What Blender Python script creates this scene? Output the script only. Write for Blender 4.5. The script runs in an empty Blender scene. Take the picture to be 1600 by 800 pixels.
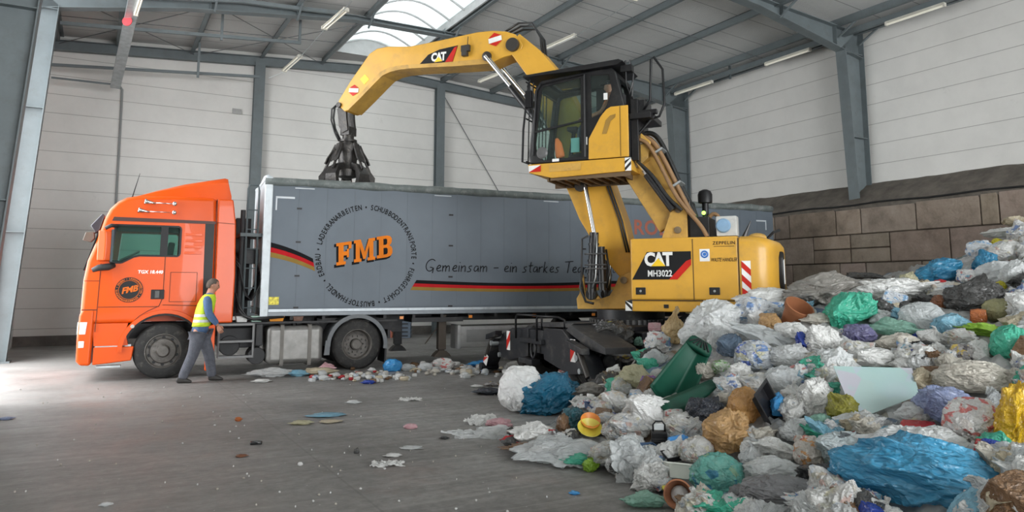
import bpy, bmesh, math, random
import numpy as np
from mathutils import Vector, Matrix, noise
from math import pi, sin, cos, radians as R, atan2, hypot

# ---------------------------------------------------------------- camera, light, exposure
F = 1140.0; PX = 800.0; PY = 303.0; CAMH = 1.7; TH = math.atan(147.0/F)
scene = bpy.context.scene; COL = scene.collection
cam_d = bpy.data.cameras.new('camera'); cam = bpy.data.objects.new('camera', cam_d); COL.objects.link(cam)
cam.location = (0, 0, CAMH); cam.rotation_euler = (pi/2+TH, 0, 0)
cam_d.sensor_width = 36; cam_d.lens = 36*F/1600; cam_d.shift_y = -(400-PY)/1600
cam_d.clip_end = 300; scene.camera = cam
vs = scene.view_settings
vs.view_transform = 'Standard'; vs.look = 'None'; vs.gamma = 1; vs.use_curve_mapping = False; vs.exposure = 0.66
scene.cycles.max_bounces = 8; scene.cycles.transparent_max_bounces = 10; scene.cycles.sample_clamp_indirect = 6
world = bpy.data.worlds.new('daylight'); scene.world = world; world.use_nodes = True
wn = world.node_tree.nodes; wb = wn['Background']
wb.inputs[0].default_value = (0.93, 0.97, 1.0, 1); wb.inputs[1].default_value = 3.7
# hall axes: Ux points along the back wall to the right, Vx away from the camera
UD = Vector((sin(R(60.6)), cos(R(60.6)), 0)); VD = Vector((-UD.y, UD.x, 0))
HALL_ROT = atan2(UD.y, UD.x)
def area(name, u, v, z, su, sz, power, aim, col=(1, 1, 1)):
    l = bpy.data.lights.new(name, 'AREA'); l.shape = 'RECTANGLE'; l.size = su; l.size_y = sz; l.energy = power; l.color = col
    o = bpy.data.objects.new(name, l); COL.objects.link(o)
    o.location = UD*u+VD*v+Vector((0, 0, z))
    o.rotation_euler = (UD*aim[0]+VD*aim[1]+Vector((0, 0, aim[2]))).to_track_quat('-Z', 'Y').to_euler()
    return o
area('daylight_gate_left', -2.6, 16.8, 3.4, 6.6, 6.0, 250, (1, -.15, -.05), (1, .99, .97))
area('added_daylight_behind', 8.5, -9.5, 3.2, 15, 5.6, 2250, (.0, 1, .16), (.97, .99, 1))  # added fill lamp behind the camera, tilted up to brighten the roof

# ---------------------------------------------------------------- photo ray helper (pixel of the 1600x800 frame -> world)
def ray(px, py):
    a = (px-PX)/F; b = (PY-py)/F; c, s = cos(TH), sin(TH)
    return Vector((a, c-b*s, s+b*c))
def ground(px, py, z=0.0):
    r = ray(px, py); t = (z-CAMH)/r.z; return Vector((r.x*t, r.y*t, z))
def on_v(px, py, v):
    r = ray(px, py); t = v/r.dot(VD); p = r*t; p.z += CAMH; return p
def on_u(px, py, u):
    r = ray(px, py); t = u/r.dot(UD); p = r*t; p.z += CAMH; return p
def hall(u, v, z=0.0): return UD*u+VD*v+Vector((0, 0, z))

# ---------------------------------------------------------------- materials
MATS = {}
def nodes_of(name):
    m = bpy.data.materials.new(name); m.use_nodes = True
    nt = m.node_tree; b = nt.nodes['Principled BSDF']; return m, nt, b
def N(nt, t, **k):
    n = nt.nodes.new(t)
    for a, v in k.items(): setattr(n, a, v)
    return n
def ramp(nt, src, stops):
    r = N(nt, 'ShaderNodeValToRGB'); e = r.color_ramp.elements
    while len(e) > 1: e.remove(e[-1])
    e[0].position = stops[0][0]; e[0].color = (*stops[0][1], 1) if len(stops[0][1]) == 3 else stops[0][1]
    for p, c in stops[1:]:
        x = e.new(p); x.color = (*c, 1)
    nt.links.new(src, r.inputs[0]); return r.outputs[0]
def mat(name, col, rough=.5, metal=0.0, var=.12, scale=3.0, bump=0.0, bscale=40, dirt=None, dirt_amt=.5, coat=0.0, spec=None):
    """painted / plain surface with noise variation and optional dirt patches"""
    if name in MATS: return MATS[name]
    m, nt, b = nodes_of(name)
    tc = N(nt, 'ShaderNodeTexCoord')
    nz = N(nt, 'ShaderNodeTexNoise'); nz.inputs['Scale'].default_value = scale; nz.inputs['Detail'].default_value = 6; nz.inputs['Roughness'].default_value = .6
    nt.links.new(tc.outputs['Object'], nz.inputs['Vector'])
    lo = tuple(max(0, c*(1-var)) for c in col); hi = tuple(min(1, c*(1+var)) for c in col)
    out = ramp(nt, nz.outputs['Fac'], [(.3, lo), (.7, hi)])
    if dirt:
        n2 = N(nt, 'ShaderNodeTexNoise'); n2.inputs['Scale'].default_value = scale*1.7; n2.inputs['Detail'].default_value = 9; n2.inputs['Roughness'].default_value = .72
        nt.links.new(tc.outputs['Object'], n2.inputs['Vector'])
        f = ramp(nt, n2.outputs['Fac'], [(.52, (0, 0, 0)), (.72, (dirt_amt,)*3)])
        mx = N(nt, 'ShaderNodeMixRGB'); nt.links.new(f, mx.inputs[0]); nt.links.new(out, mx.inputs[1]); mx.inputs[2].default_value = (*dirt, 1); out = mx.outputs[0]
    nt.links.new(out, b.inputs['Base Color'])
    b.inputs['Roughness'].default_value = rough; b.inputs['Metallic'].default_value = metal
    b.inputs['Coat Weight'].default_value = coat
    if spec is not None: b.inputs['Specular IOR Level'].default_value = spec
    if bump:
        n3 = N(nt, 'ShaderNodeTexNoise'); n3.inputs['Scale'].default_value = bscale; n3.inputs['Detail'].default_value = 5
        nt.links.new(tc.outputs['Object'], n3.inputs['Vector'])
        bp = N(nt, 'ShaderNodeBump'); bp.inputs['Strength'].default_value = bump; bp.inputs['Distance'].default_value = .02
        nt.links.new(n3.outputs['Fac'], bp.inputs['Height']); nt.links.new(bp.outputs[0], b.inputs['Normal'])
    MATS[name] = m; return m
def glass(name, col=(.6, .85, .78), alpha=.35, rough=.03):
    if name in MATS: return MATS[name]
    m, nt, b = nodes_of(name); out = nt.nodes['Material Output']
    tr = N(nt, 'ShaderNodeBsdfTransparent'); tr.inputs[0].default_value = (*col, 1)
    b.inputs['Base Color'].default_value = (*[c*.25 for c in col], 1); b.inputs['Roughness'].default_value = rough
    nz = N(nt, 'ShaderNodeTexNoise'); nz.inputs['Scale'].default_value = 4
    f = ramp(nt, nz.outputs['Fac'], [(0, (alpha*.8,)*3), (1, (min(1, alpha*1.2),)*3)])
    mx = N(nt, 'ShaderNodeMixShader'); nt.links.new(f, mx.inputs[0]); nt.links.new(tr.outputs[0], mx.inputs[1]); nt.links.new(b.outputs[0], mx.inputs[2])
    nt.links.new(mx.outputs[0], out.inputs[0]); MATS[name] = m; return m
def emit(name, col, s):
    if name in MATS: return MATS[name]
    m, nt, b = nodes_of(name); b.inputs['Base Color'].default_value = (*col, 1)
    b.inputs['Emission Color'].default_value = (*col, 1); b.inputs['Emission Strength'].default_value = s
    MATS[name] = m; return m
def plastic(name, col, col2=None, clear=0.0, rough=.32, crease=1.0, patches=None, metal=0.0):
    """thin crumpled plastic; clear = share of see-through; patches = colours of print or of the contents"""
    if name in MATS: return MATS[name]
    m, nt, b = nodes_of(name); out = nt.nodes['Material Output']
    tc = N(nt, 'ShaderNodeTexCoord'); inf = N(nt, 'ShaderNodeObjectInfo')
    add = N(nt, 'ShaderNodeVectorMath', operation='ADD'); nt.links.new(tc.outputs['Object'], add.inputs[0])
    sc = N(nt, 'ShaderNodeMath', operation='MULTIPLY'); sc.inputs[1].default_value = 37.0
    nt.links.new(inf.outputs['Random'], sc.inputs[0]); nt.links.new(sc.outputs[0], add.inputs[1])
    P = add.outputs[0]
    nz = N(nt, 'ShaderNodeTexNoise'); nz.inputs['Scale'].default_value = 1.6; nz.inputs['Detail'].default_value = 5; nz.inputs['Distortion'].default_value = 1.2
    nt.links.new(P, nz.inputs['Vector'])
    c2 = col2 or tuple(c*.72 for c in col)
    if col2: c2 = tuple(.5*(a+b2_) for a, b2_ in zip(col, col2))
    stops = [(.32, c2), (.62, col)]
    c = ramp(nt, nz.outputs['Fac'], stops)
    if patches:
        vz = N(nt, 'ShaderNodeTexVoronoi'); vz.inputs['Scale'].default_value = 2.6; nt.links.new(P, vz.inputs['Vector'])
        sep = N(nt, 'ShaderNodeSeparateColor'); nt.links.new(vz.outputs['Color'], sep.inputs[0])
        k = len(patches); st = []
        for i, pc in enumerate(patches): st.append((i/k, pc))
        rr = N(nt, 'ShaderNodeValToRGB'); rr.color_ramp.interpolation = 'CONSTANT'
        e = rr.color_ramp.elements; e[0].position = 0; e[0].color = (*st[0][1], 1); e[1].position = st[1][0] if k > 1 else .99; e[1].color = (*st[1 if k > 1 else 0][1], 1)
        for p_, c_ in st[2:]: x = e.new(p_); x.color = (*c_, 1)
        nt.links.new(sep.outputs[0], rr.inputs[0])
        n4 = N(nt, 'ShaderNodeTexNoise'); n4.inputs['Scale'].default_value = 2.3; n4.inputs['Detail'].default_value = 4
        nt.links.new(P, n4.inputs['Vector'])
        f = ramp(nt, n4.outputs['Fac'], [(.5, (0, 0, 0)), (.56, (.8,)*3)])
        mx = N(nt, 'ShaderNodeMixRGB'); nt.links.new(f, mx.inputs[0]); nt.links.new(c, mx.inputs[1]); nt.links.new(rr.outputs[0], mx.inputs[2]); c = mx.outputs[0]
    nt.links.new(c, b.inputs['Base Color']); b.inputs['Roughness'].default_value = rough*.85; b.inputs['Metallic'].default_value = metal; b.inputs['Coat Weight'].default_value = .6; b.inputs['Coat Roughness'].default_value = .12
    # crinkles
    w1 = N(nt, 'ShaderNodeTexVoronoi', feature='DISTANCE_TO_EDGE'); w1.inputs['Scale'].default_value = 5.5
    dn = N(nt, 'ShaderNodeTexNoise'); dn.inputs['Scale'].default_value = 3.0; dn.inputs['Detail'].default_value = 3
    nt.links.new(P, dn.inputs['Vector'])
    mxv = N(nt, 'ShaderNodeMixRGB'); mxv.inputs[0].default_value = .35; nt.links.new(P, mxv.inputs[1]); nt.links.new(dn.outputs['Color'], mxv.inputs[2])
    nt.links.new(mxv.outputs[0], w1.inputs['Vector'])
    w2 = N(nt, 'ShaderNodeTexNoise'); w2.inputs['Scale'].default_value = 9; w2.inputs['Detail'].default_value = 5; w2.inputs['Distortion'].default_value = 2.0
    try: w2.noise_type = 'RIDGED_MULTIFRACTAL'
    except Exception: pass
    nt.links.new(P, w2.inputs['Vector'])
    ad = N(nt, 'ShaderNodeMath', operation='MULTIPLY_ADD'); ad.inputs[1].default_value = .22
    nt.links.new(w2.outputs['Fac'], ad.inputs[0]); nt.links.new(w1.outputs['Distance'], ad.inputs[2])
    bp = N(nt, 'ShaderNodeBump'); bp.inputs['Strength'].default_value = min(1, .6*crease); bp.inputs['Distance'].default_value = .10
    nt.links.new(ad.outputs[0], bp.inputs['Height']); nt.links.new(bp.outputs[0], b.inputs['Normal'])
    tl = N(nt, 'ShaderNodeBsdfTranslucent'); nt.links.new(c, tl.inputs[0])
    m1 = N(nt, 'ShaderNodeMixShader'); m1.inputs[0].default_value = .25; nt.links.new(b.outputs[0], m1.inputs[1]); nt.links.new(tl.outputs[0], m1.inputs[2])
    last = m1
    if clear:
        tr = N(nt, 'ShaderNodeBsdfTransparent'); tr.inputs[0].default_value = (.95, .96, .96, 1)
        fm = ramp(nt, w2.outputs['Fac'], [(.2, (clear,)*3), (.9, (clear*.35,)*3)])
        m2 = N(nt, 'ShaderNodeMixShader'); nt.links.new(fm, m2.inputs[0]); nt.links.new(m1.outputs[0], m2.inputs[1]); nt.links.new(tr.outputs[0], m2.inputs[2]); last = m2
    nt.links.new(last.outputs[0], out.inputs[0]); MATS[name] = m; return m

# ---------------------------------------------------------------- mesh builder
class MB:
    def __init__(s): s.bm = bmesh.new(); s.mi = 0
    def _tag(s, faces):
        for f in faces: f.material_index = s.mi
    def m(s, i): s.mi = i; return s
    def box(s, c, d, rot=None, pivot=None):
        v = []
        M = Matrix.Translation(c) @ (rot.to_4x4() if rot else Matrix.Identity(4))
        for x in (-.5, .5):
            for y in (-.5, .5):
                for z in (-.5, .5): v.append(s.bm.verts.new(M @ Vector((x*d[0], y*d[1], z*d[2]))))
        idx = [(0, 1, 3, 2), (4, 6, 7, 5), (0, 4, 5, 1), (2, 3, 7, 6), (0, 2, 6, 4), (1, 5, 7, 3)]
        s._tag([s.bm.faces.new([v[i] for i in q]) for q in idx]); return s
    def b2(s, x0, x1, y0, y1, z0, z1): return s.box(((x0+x1)/2, (y0+y1)/2, (z0+z1)/2), (x1-x0, y1-y0, z1-z0))
    def beam(s, p, q, w, h, up=Vector((0, 0, 1))):
        p, q = Vector(p), Vector(q); d = q-p; L = d.length; x = d.normalized(); y = up.cross(x)
        if y.length < 1e-4: y = Vector((0, 1, 0)).cross(x)
        y.normalize(); z = x.cross(y); M = Matrix((x, y, z)).transposed()
        return s.box((p+q)/2, (L, w, h), M)
    def prism(s, pts, y0, y1, plane='xz'):
        def P(a, b, y): return Vector((a, y, b)) if plane == 'xz' else (Vector((a, b, y)) if plane == 'xy' else Vector((y, a, b)))
        A = [s.bm.verts.new(P(a, b, y0)) for a, b in pts]; B = [s.bm.verts.new(P(a, b, y1)) for a, b in pts]
        n = len(pts); fs = [s.bm.faces.new(A), s.bm.faces.new(B[::-1])]
        for i in range(n): fs.append(s.bm.faces.new((A[i], B[i], B[(i+1) % n], A[(i+1) % n])))
        s._tag(fs); return s
    def rings(s, rings, cap=True, closed=True):
        """connect successive rings of equal vertex count"""
        V = [[s.bm.verts.new(p) for p in r] for r in rings]; n = len(V[0]); fs = []
        for a, b in zip(V, V[1:]):
            for i in range(n if closed else n-1):
                j = (i+1) % n; fs.append(s.bm.faces.new((a[i], a[j], b[j], b[i])))
        if cap: fs.append(s.bm.faces.new(V[0][::-1])); fs.append(s.bm.faces.new(V[-1]))
        s._tag(fs); return s
    def tube(s, pts, r, n=8, cap=True):
        pts = [Vector(p) for p in pts]; rs = r if isinstance(r, (list, tuple)) else [r]*len(pts)
        rings = []; prev = None
        for i, p in enumerate(pts):
            d = (pts[min(i+1, len(pts)-1)]-pts[max(i-1, 0)]).normalized()
            if prev is None:
                a = Vector((0, 0, 1)) if abs(d.z) < .9 else Vector((1, 0, 0)); x = d.cross(a).normalized()
            else: x = (prev-d*prev.dot(d)).normalized()
            prev = x; y = d.cross(x)
            rings.append([p+(x*cos(2*pi*k/n)+y*sin(2*pi*k/n))*rs[i] for k in range(n)])
        return s.rings(rings, cap)
    def cyl(s, p, q, r, n=16, r2=None): return s.tube([p, q], [r, r if r2 is None else r2], n)
    def lathe(s, prof, c=(0, 0, 0), axis='y', n=28, cap=True):
        """prof: (distance along axis, radius)"""
        c = Vector(c); rings = []
        for t, r in prof:
            ring = []
            for k in range(n):
                a = 2*pi*k/n; u, v = r*cos(a), r*sin(a)
                ring.append(c+(Vector((u, t, v)) if axis == 'y' else Vector((u, v, t)) if axis == 'z' else Vector((t, u, v))))
            rings.append(ring)
        return s.rings(rings, cap)
    def sphere(s, c, r, sc=(1, 1, 1), n=12):
        ret = bmesh.ops.create_uvsphere(s.bm, u_segments=n*2, v_segments=n, radius=1)
        for v in ret['verts']: v.co = Vector(c)+Vector((v.co.x*r*sc[0], v.co.y*r*sc[1], v.co.z*r*sc[2]))
        s._tag({f for v in ret['verts'] for f in v.link_faces}); return s
    def poly(s, pts):
        s._tag([s.bm.faces.new([s.bm.verts.new(p) for p in pts])]); return s
    def mesh_in(s, me, M):
        off = [s.bm.verts.new(M @ v.co) for v in me.vertices]
        for p in me.polygons:
            try: s._tag([s.bm.faces.new([off[i] for i in p.vertices])])
            except ValueError: pass
        return s
    def build(s, name, mats, parent=None, smooth=False, bevel=0, seg=2, recalc=True):
        if recalc: bmesh.ops.recalc_face_normals(s.bm, faces=s.bm.faces)
        me = bpy.data.meshes.new(name); s.bm.to_mesh(me); s.bm.free()
        o = bpy.data.objects.new(name, me); COL.objects.link(o)
        for m_ in (mats if isinstance(mats, (list, tuple)) else [mats]): me.materials.append(m_)
        if smooth:
            me.shade_smooth()
            if smooth == 'auto' : me.set_sharp_from_angle(angle=R(38))
        if bevel:
            bv = o.modifiers.new('bevel', 'BEVEL'); bv.width = bevel; bv.segments = seg; bv.limit_method = 'ANGLE'; bv.angle_limit = R(40)
            if not smooth: me.shade_smooth(); me.set_sharp_from_angle(angle=R(180)); bv.harden_normals = True
        if parent: o.parent = parent
        return o
def build_each(mb, name, mats, parent=None, **k):
    """one object per connected piece"""
    mb.bm.verts.index_update(); seen = set(); out = []
    for v in list(mb.bm.verts):
        if v.index in seen: continue
        st = [v]; comp = {v.index}; cv = [v]
        while st:
            a = st.pop()
            for e in a.link_edges:
                b_ = e.other_vert(a)
                if b_.index not in comp: comp.add(b_.index); st.append(b_); cv.append(b_)
        seen |= comp; m2 = MB(); mp_ = {q.index: m2.bm.verts.new(q.co) for q in cv}
        for f in {f for q in cv for f in q.link_faces}: m2.bm.faces.new([mp_[q.index] for q in f.verts]).material_index = f.material_index
        out.append(m2.build(name, mats, parent, **k))
    return out
def tag(o, label=None, cat=None, group=None, kind=None):
    if label: o['label'] = label
    if cat: o['category'] = cat
    if group: o['group'] = group
    if kind: o['kind'] = kind
    return o
def thing(name, label, cat, loc=(0, 0, 0), rz=0, group=None):
    o = bpy.data.objects.new(name, None); COL.objects.link(o); o.location = loc; o.rotation_euler = (0, 0, rz); o.empty_display_size = .2
    return tag(o, label, cat, group)
def struct(o): o['kind'] = 'structure'; return o
def copy_tree(o, parent=None):
    c = o.copy(); COL.objects.link(c)
    if parent: c.parent = parent
    for ch in [x for x in bpy.data.objects if x.parent == o]: copy_tree(ch, c)
    return c
def bake(o):
    """apply modifiers"""
    dg = bpy.context.evaluated_depsgraph_get(); me = bpy.data.meshes.new_from_object(o.evaluated_get(dg)); me.name = o.name
    o.modifiers.clear(); o.data = me; return o
def cut(o, cutters):
    for c in cutters:
        md = o.modifiers.new('cut', 'BOOLEAN'); md.object = c; md.operation = 'DIFFERENCE'; md.solver = 'EXACT'
    bpy.context.view_layer.update(); bake(o)
    for c in cutters: bpy.data.objects.remove(c)
    return o
def text_mesh(txt, size, bold=0.0, extrude=.002, shear=0.0, spacing=1.0, align='CENTER'):
    cu = bpy.data.curves.new('t', 'FONT'); cu.body = txt; cu.size = size; cu.offset = bold; cu.extrude = extrude; cu.shear = shear; cu.space_character = spacing
    cu.align_x = align; cu.align_y = 'CENTER'; cu.resolution_u = 3
    o = bpy.data.objects.new('t', cu); COL.objects.link(o); bpy.context.view_layer.update()
    me = bpy.data.meshes.new_from_object(o.evaluated_get(bpy.context.evaluated_depsgraph_get())); bpy.data.objects.remove(o); return me
# matrix that lays flat lettering on a side plane whose outward normal is -y (truck, trailer) or +y (excavator)
def side_M(x, y, z, rot=0.0, sx=1.0, sz=1.0):
    return Matrix.Translation((x, y, z)) @ Matrix.Rotation(pi/2, 4, 'X') @ Matrix.Rotation(rot, 4, 'Z') @ Matrix.Diagonal((sx, sz, 1, 1))
def side_Mp(x, y, z, rot=0.0, sx=1.0, sz=1.0):
    return Matrix.Translation((x, y, z)) @ Matrix.Rotation(pi, 4, 'Z') @ Matrix.Rotation(pi/2, 4, 'X') @ Matrix.Rotation(rot, 4, 'Z') @ Matrix.Diagonal((sx, sz, 1, 1))

steel = mat('blue_grey_steel_paint', (.135, .16, .168), .5, 0, .12, 2.0, dirt=(.09, .09, .085), dirt_amt=.4)
dark_steel = mat('dark_grey_steel_paint', (.085, .105, .11), .55)
galv = mat('galvanised_steel', (.42, .45, .46), .4, .7, .2, 6)
black = mat('black_paint', (.008, .008, .009), .42, spec=.3)
black_rough = mat('black_rubber_plastic', (.022, .022, .024), .62, dirt=(.09, .08, .07), dirt_amt=.35)
chrome = mat('chrome', (.75, .75, .76), .16, 1.0, .05)
white_paint = mat('white_paint', (.78, .78, .76), .45, dirt=(.4, .38, .34), dirt_amt=.3)
cab_glass = glass('tinted_cab_glass', (.68, .9, .84), .12)

# ================================================================ HALL (built in hall axes u, v, then turned)
hallrot = (0, 0, HALL_ROT)
def hb(mb, name, mats, parent=None, **k):
    o = mb.build(name, mats, parent, **k)
    if parent is None: o.rotation_euler = hallrot
    return o
UL, UR, VB, RZ, RU, RS = -1.95, 19.3, 25.8, 10.12, 8.4, .07
def roof_z(u): return RZ-RS*abs(u-RU)
def mat_floor():
    m, nt, b = nodes_of('worn_concrete_floor'); tc = N(nt, 'ShaderNodeTexCoord'); V = tc.outputs['Object']
    def nz(s, d=8, r=.65, dist=0, vec=None):
        n = N(nt, 'ShaderNodeTexNoise'); n.inputs['Scale'].default_value = s; n.inputs['Detail'].default_value = d; n.inputs['Roughness'].default_value = r; n.inputs['Distortion'].default_value = dist
        nt.links.new(vec or V, n.inputs['Vector']); return n.outputs['Fac']
    def mix(f, a, c, typ='MIX'):
        x = N(nt, 'ShaderNodeMixRGB', blend_type=typ); nt.links.new(f, x.inputs[0]) if not isinstance(f, float) else setattr(x.inputs[0], 'default_value', f)
        nt.links.new(a, x.inputs[1])
        if isinstance(c, tuple): x.inputs[2].default_value = (*c, 1)
        else: nt.links.new(c, x.inputs[2])
        return x.outputs[0]
    base = ramp(nt, nz(.35, 7, .6, .4), [(.3, (.13, .124, .116)), (.5, (.21, .202, .192)), (.72, (.31, .303, .29))])
    fine = ramp(nt, nz(9, 10, .75), [(.35, (.6,)*3), (.65, (1.15,)*3)]); c = mix(1.0, base, fine, 'MULTIPLY')
    # long scrape marks left by the loader
    mp = N(nt, 'ShaderNodeMapping'); mp.inputs['Rotation'].default_value = (0, 0, .25); mp.inputs['Scale'].default_value = (.45, 5, 1); nt.links.new(V, mp.inputs[0])
    sc = ramp(nt, nz(1.4, 9, .75, .3, mp.outputs[0]), [(.42, (0, 0, 0)), (.62, (.55,)*3)]); c = mix(sc, c, (.085, .082, .078))
    mp2 = N(nt, 'ShaderNodeMapping'); mp2.inputs['Rotation'].default_value = (0, 0, -.5); mp2.inputs['Scale'].default_value = (.3, 8, 1); nt.links.new(V, mp2.inputs[0])
    s2 = ramp(nt, nz(1.1, 9, .7, .5, mp2.outputs[0]), [(.56, (0, 0, 0)), (.7, (.45,)*3)]); c = mix(s2, c, (.34, .33, .31))
    # gate-side daylight painted in as paler concrete, faint red-brown wear
    sp = N(nt, 'ShaderNodeSeparateXYZ'); nt.links.new(V, sp.inputs[0])
    mr = N(nt, 'ShaderNodeMapRange'); mr.inputs[1].default_value = 2.5; mr.inputs[2].default_value = -3.0; mr.inputs[3].default_value = 0; mr.inputs[4].default_value = 1; nt.links.new(sp.outputs[0], mr.inputs[0])
    mm = N(nt, 'ShaderNodeMath', operation='MULTIPLY'); nt.links.new(mr.outputs[0], mm.inputs[0]); nt.links.new(ramp(nt, nz(.7, 6, .6), [(.25, (.4,)*3), (.7, (.95,)*3)]), mm.inputs[1])
    c = mix(mm.outputs[0], c, (.36, .345, .33))
    rd = ramp(nt, nz(.5, 7, .7, .6), [(.58, (0, 0, 0)), (.72, (.3,)*3)]); c = mix(rd, c, (.26, .17, .15))
    vo = N(nt, 'ShaderNodeTexVoronoi'); vo.inputs['Scale'].default_value = 7; nt.links.new(V, vo.inputs['Vector'])
    spk = ramp(nt, vo.outputs['Distance'], [(.03, (1, 1, 1)), (.055, (0, 0, 0))]); c = mix(spk, c, (.5, .49, .46))
    # joints of the concrete bays
    for ax, per, off in ((0, 5.3, 1.6), (1, 6.0, 1.0)):
        a = N(nt, 'ShaderNodeMath', operation='ADD'); a.inputs[1].default_value = 60+off; nt.links.new(sp.outputs[ax], a.inputs[0])
        mo = N(nt, 'ShaderNodeMath', operation='MODULO'); mo.inputs[1].default_value = per; nt.links.new(a.outputs[0], mo.inputs[0])
        lt = N(nt, 'ShaderNodeMath', operation='LESS_THAN'); lt.inputs[1].default_value = .022; nt.links.new(mo.outputs[0], lt.inputs[0])
        jm = N(nt, 'ShaderNodeMath', operation='MULTIPLY'); jm.inputs[1].default_value = .35; nt.links.new(lt.outputs[0], jm.inputs[0]); c = mix(jm.outputs[0], c, (.07, .066, .062))
    nt.links.new(c, b.inputs['Base Color'])
    ro = ramp(nt, nz(1.3, 8, .7), [(.3, (.38,)*3), (.7, (.72,)*3)]); nt.links.new(ro, b.inputs['Roughness'])
    bp = N(nt, 'ShaderNodeBump'); bp.inputs['Strength'].default_value = .35; bp.inputs['Distance'].default_value = .02; nt.links.new(nz(14, 10, .75), bp.inputs['Height']); nt.links.new(bp.outputs[0], b.inputs['Normal'])
    return m
def mat_panel(name, axis=2, per=.59, off=.09, col=(.70, .69, .66), line=(.36, .35, .33), width=.016):
    m, nt, b = nodes_of(name); tc = N(nt, 'ShaderNodeTexCoord'); sp = N(nt, 'ShaderNodeSeparateXYZ'); nt.links.new(tc.outputs['Object'], sp.inputs[0])
    nz = N(nt, 'ShaderNodeTexNoise'); nz.inputs['Scale'].default_value = .8; nz.inputs['Detail'].default_value = 9; nz.inputs['Roughness'].default_value = .7; nt.links.new(tc.outputs['Object'], nz.inputs['Vector'])
    c = ramp(nt, nz.outputs['Fac'], [(.3, tuple(x*.9 for x in col)), (.6, col)])
    n2 = N(nt, 'ShaderNodeTexNoise'); n2.inputs['Scale'].default_value = 2.2; n2.inputs['Detail'].default_value = 12; n2.inputs['Roughness'].default_value = .8; nt.links.new(tc.outputs['Object'], n2.inputs['Vector'])
    f = ramp(nt, n2.outputs['Fac'], [(.62, (0, 0, 0)), (.74, (.5,)*3)]); mx = N(nt, 'ShaderNodeMixRGB'); nt.links.new(f, mx.inputs[0]); nt.links.new(c, mx.inputs[1]); mx.inputs[2].default_value = (.33, .31, .28, 1)
    a = N(nt, 'ShaderNodeMath', operation='ADD'); a.inputs[1].default_value = 59+off; nt.links.new(sp.outputs[axis], a.inputs[0])
    mo = N(nt, 'ShaderNodeMath', operation='MODULO'); mo.inputs[1].default_value = per; nt.links.new(a.outputs[0], mo.inputs[0])
    lt = N(nt, 'ShaderNodeMath', operation='LESS_THAN'); lt.inputs[1].default_value = width; nt.links.new(mo.outputs[0], lt.inputs[0])
    m3 = N(nt, 'ShaderNodeMixRGB'); nt.links.new(lt.outputs[0], m3.inputs[0]); nt.links.new(mx.outputs[0], m3.inputs[1]); m3.inputs[2].default_value = (*line, 1)
    nt.links.new(m3.outputs[0], b.inputs['Base Color']); b.inputs['Roughness'].default_value = .5
    bp = N(nt, 'ShaderNodeBump'); bp.invert = True; bp.inputs['Strength'].default_value = .6; bp.inputs['Distance'].default_value = .01; nt.links.new(lt.outputs[0], bp.inputs['Height']); nt.links.new(bp.outputs[0], b.inputs['Normal'])
    return m
panel = mat_panel('white_wall_panel')
roof_mat = mat_panel('grey_roof_sheet', 1, 1.15, 0, (.64, .645, .63), (.28, .28, .28), .03)
nt = roof_mat.node_tree
_n = N(nt, 'ShaderNodeTexNoise'); _n.inputs['Scale'].default_value = 55; _n.inputs['Detail'].default_value = 2
_b = N(nt, 'ShaderNodeBump'); _b.inputs['Strength'].default_value = .8; _b.inputs['Distance'].default_value = .05
_t = N(nt, 'ShaderNodeTexCoord'); nt.links.new(_t.outputs['Object'], _n.inputs['Vector']); nt.links.new(_n.outputs['Fac'], _b.inputs['Height']); nt.links.new(_b.outputs[0], nt.nodes['Principled BSDF'].inputs['Normal'])
concrete_dark = mat('dirty_concrete', (.12, .11, .1), .85, 0, .3, 3, .5, 30)

o = hb(MB().b2(-14, UR+.4, -14, VB+.3, -.3, 0), 'floor', mat_floor()); struct(o)
o = hb(MB().b2(UL-.35, UR+.6, VB, VB+.25, 0, roof_z(RU)+.1), 'wall_back', panel); struct(o)
o = hb(MB().b2(UR, UR+.25, -10, VB, 0, roof_z(UR)+.12), 'wall_right', panel); struct(o)
o = hb(MB().b2(UL-.35, UL-.1, -10, 13.0, 0, roof_z(UL)+.1), 'wall_left', panel); struct(o)
mb = MB(); mb.b2(UL-.35, UR+.6, -10.2, -10, 6.0, roof_z(RU)+.1); mb.b2(UL-.35, 1.0, -10.2, -10, 0, 6.0); mb.b2(7.0, 10.0, -10.2, -10, 0, 6.0); mb.b2(16.0, UR+.6, -10.2, -10, 0, 6.0)
o = hb(mb, 'wall_front_unseen', panel); struct(o)  # unseen wall with openings, added to limit the light from behind
o = hb(MB().b2(UL-.35, UL-.1, 20.6, VB, 0, roof_z(UL)+.1), 'wall_left', panel); struct(o)
o = hb(MB().b2(UL-.1, UR, VB-.06, VB, 0, .3), 'baseboard_back', concrete_dark); struct(o)
# roof in two slopes with the skylight strip left open (u 6.8 .. 9.3)
SK0, SK1, SKV = 6.75, 9.25, 24.6
mb = MB()
def roof_slab(mb, u0, u1, v0, v1, t=.12, dz=0):
    za, zb = roof_z(u0)+dz, roof_z(u1)+dz
    mb.prism([(u0, za), (u1, zb), (u1, zb+t), (u0, za+t)], v0, v1)
roof_slab(mb, UL-.35, SK0, -10, VB+.25); roof_slab(mb, SK1, UR+.6, -10, VB+.25); roof_slab(mb, SK0, RU, SKV, VB+.25); roof_slab(mb, RU, SK1, SKV, VB+.25)
o = hb(mb, 'ceiling', roof_mat); struct(o)
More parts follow.
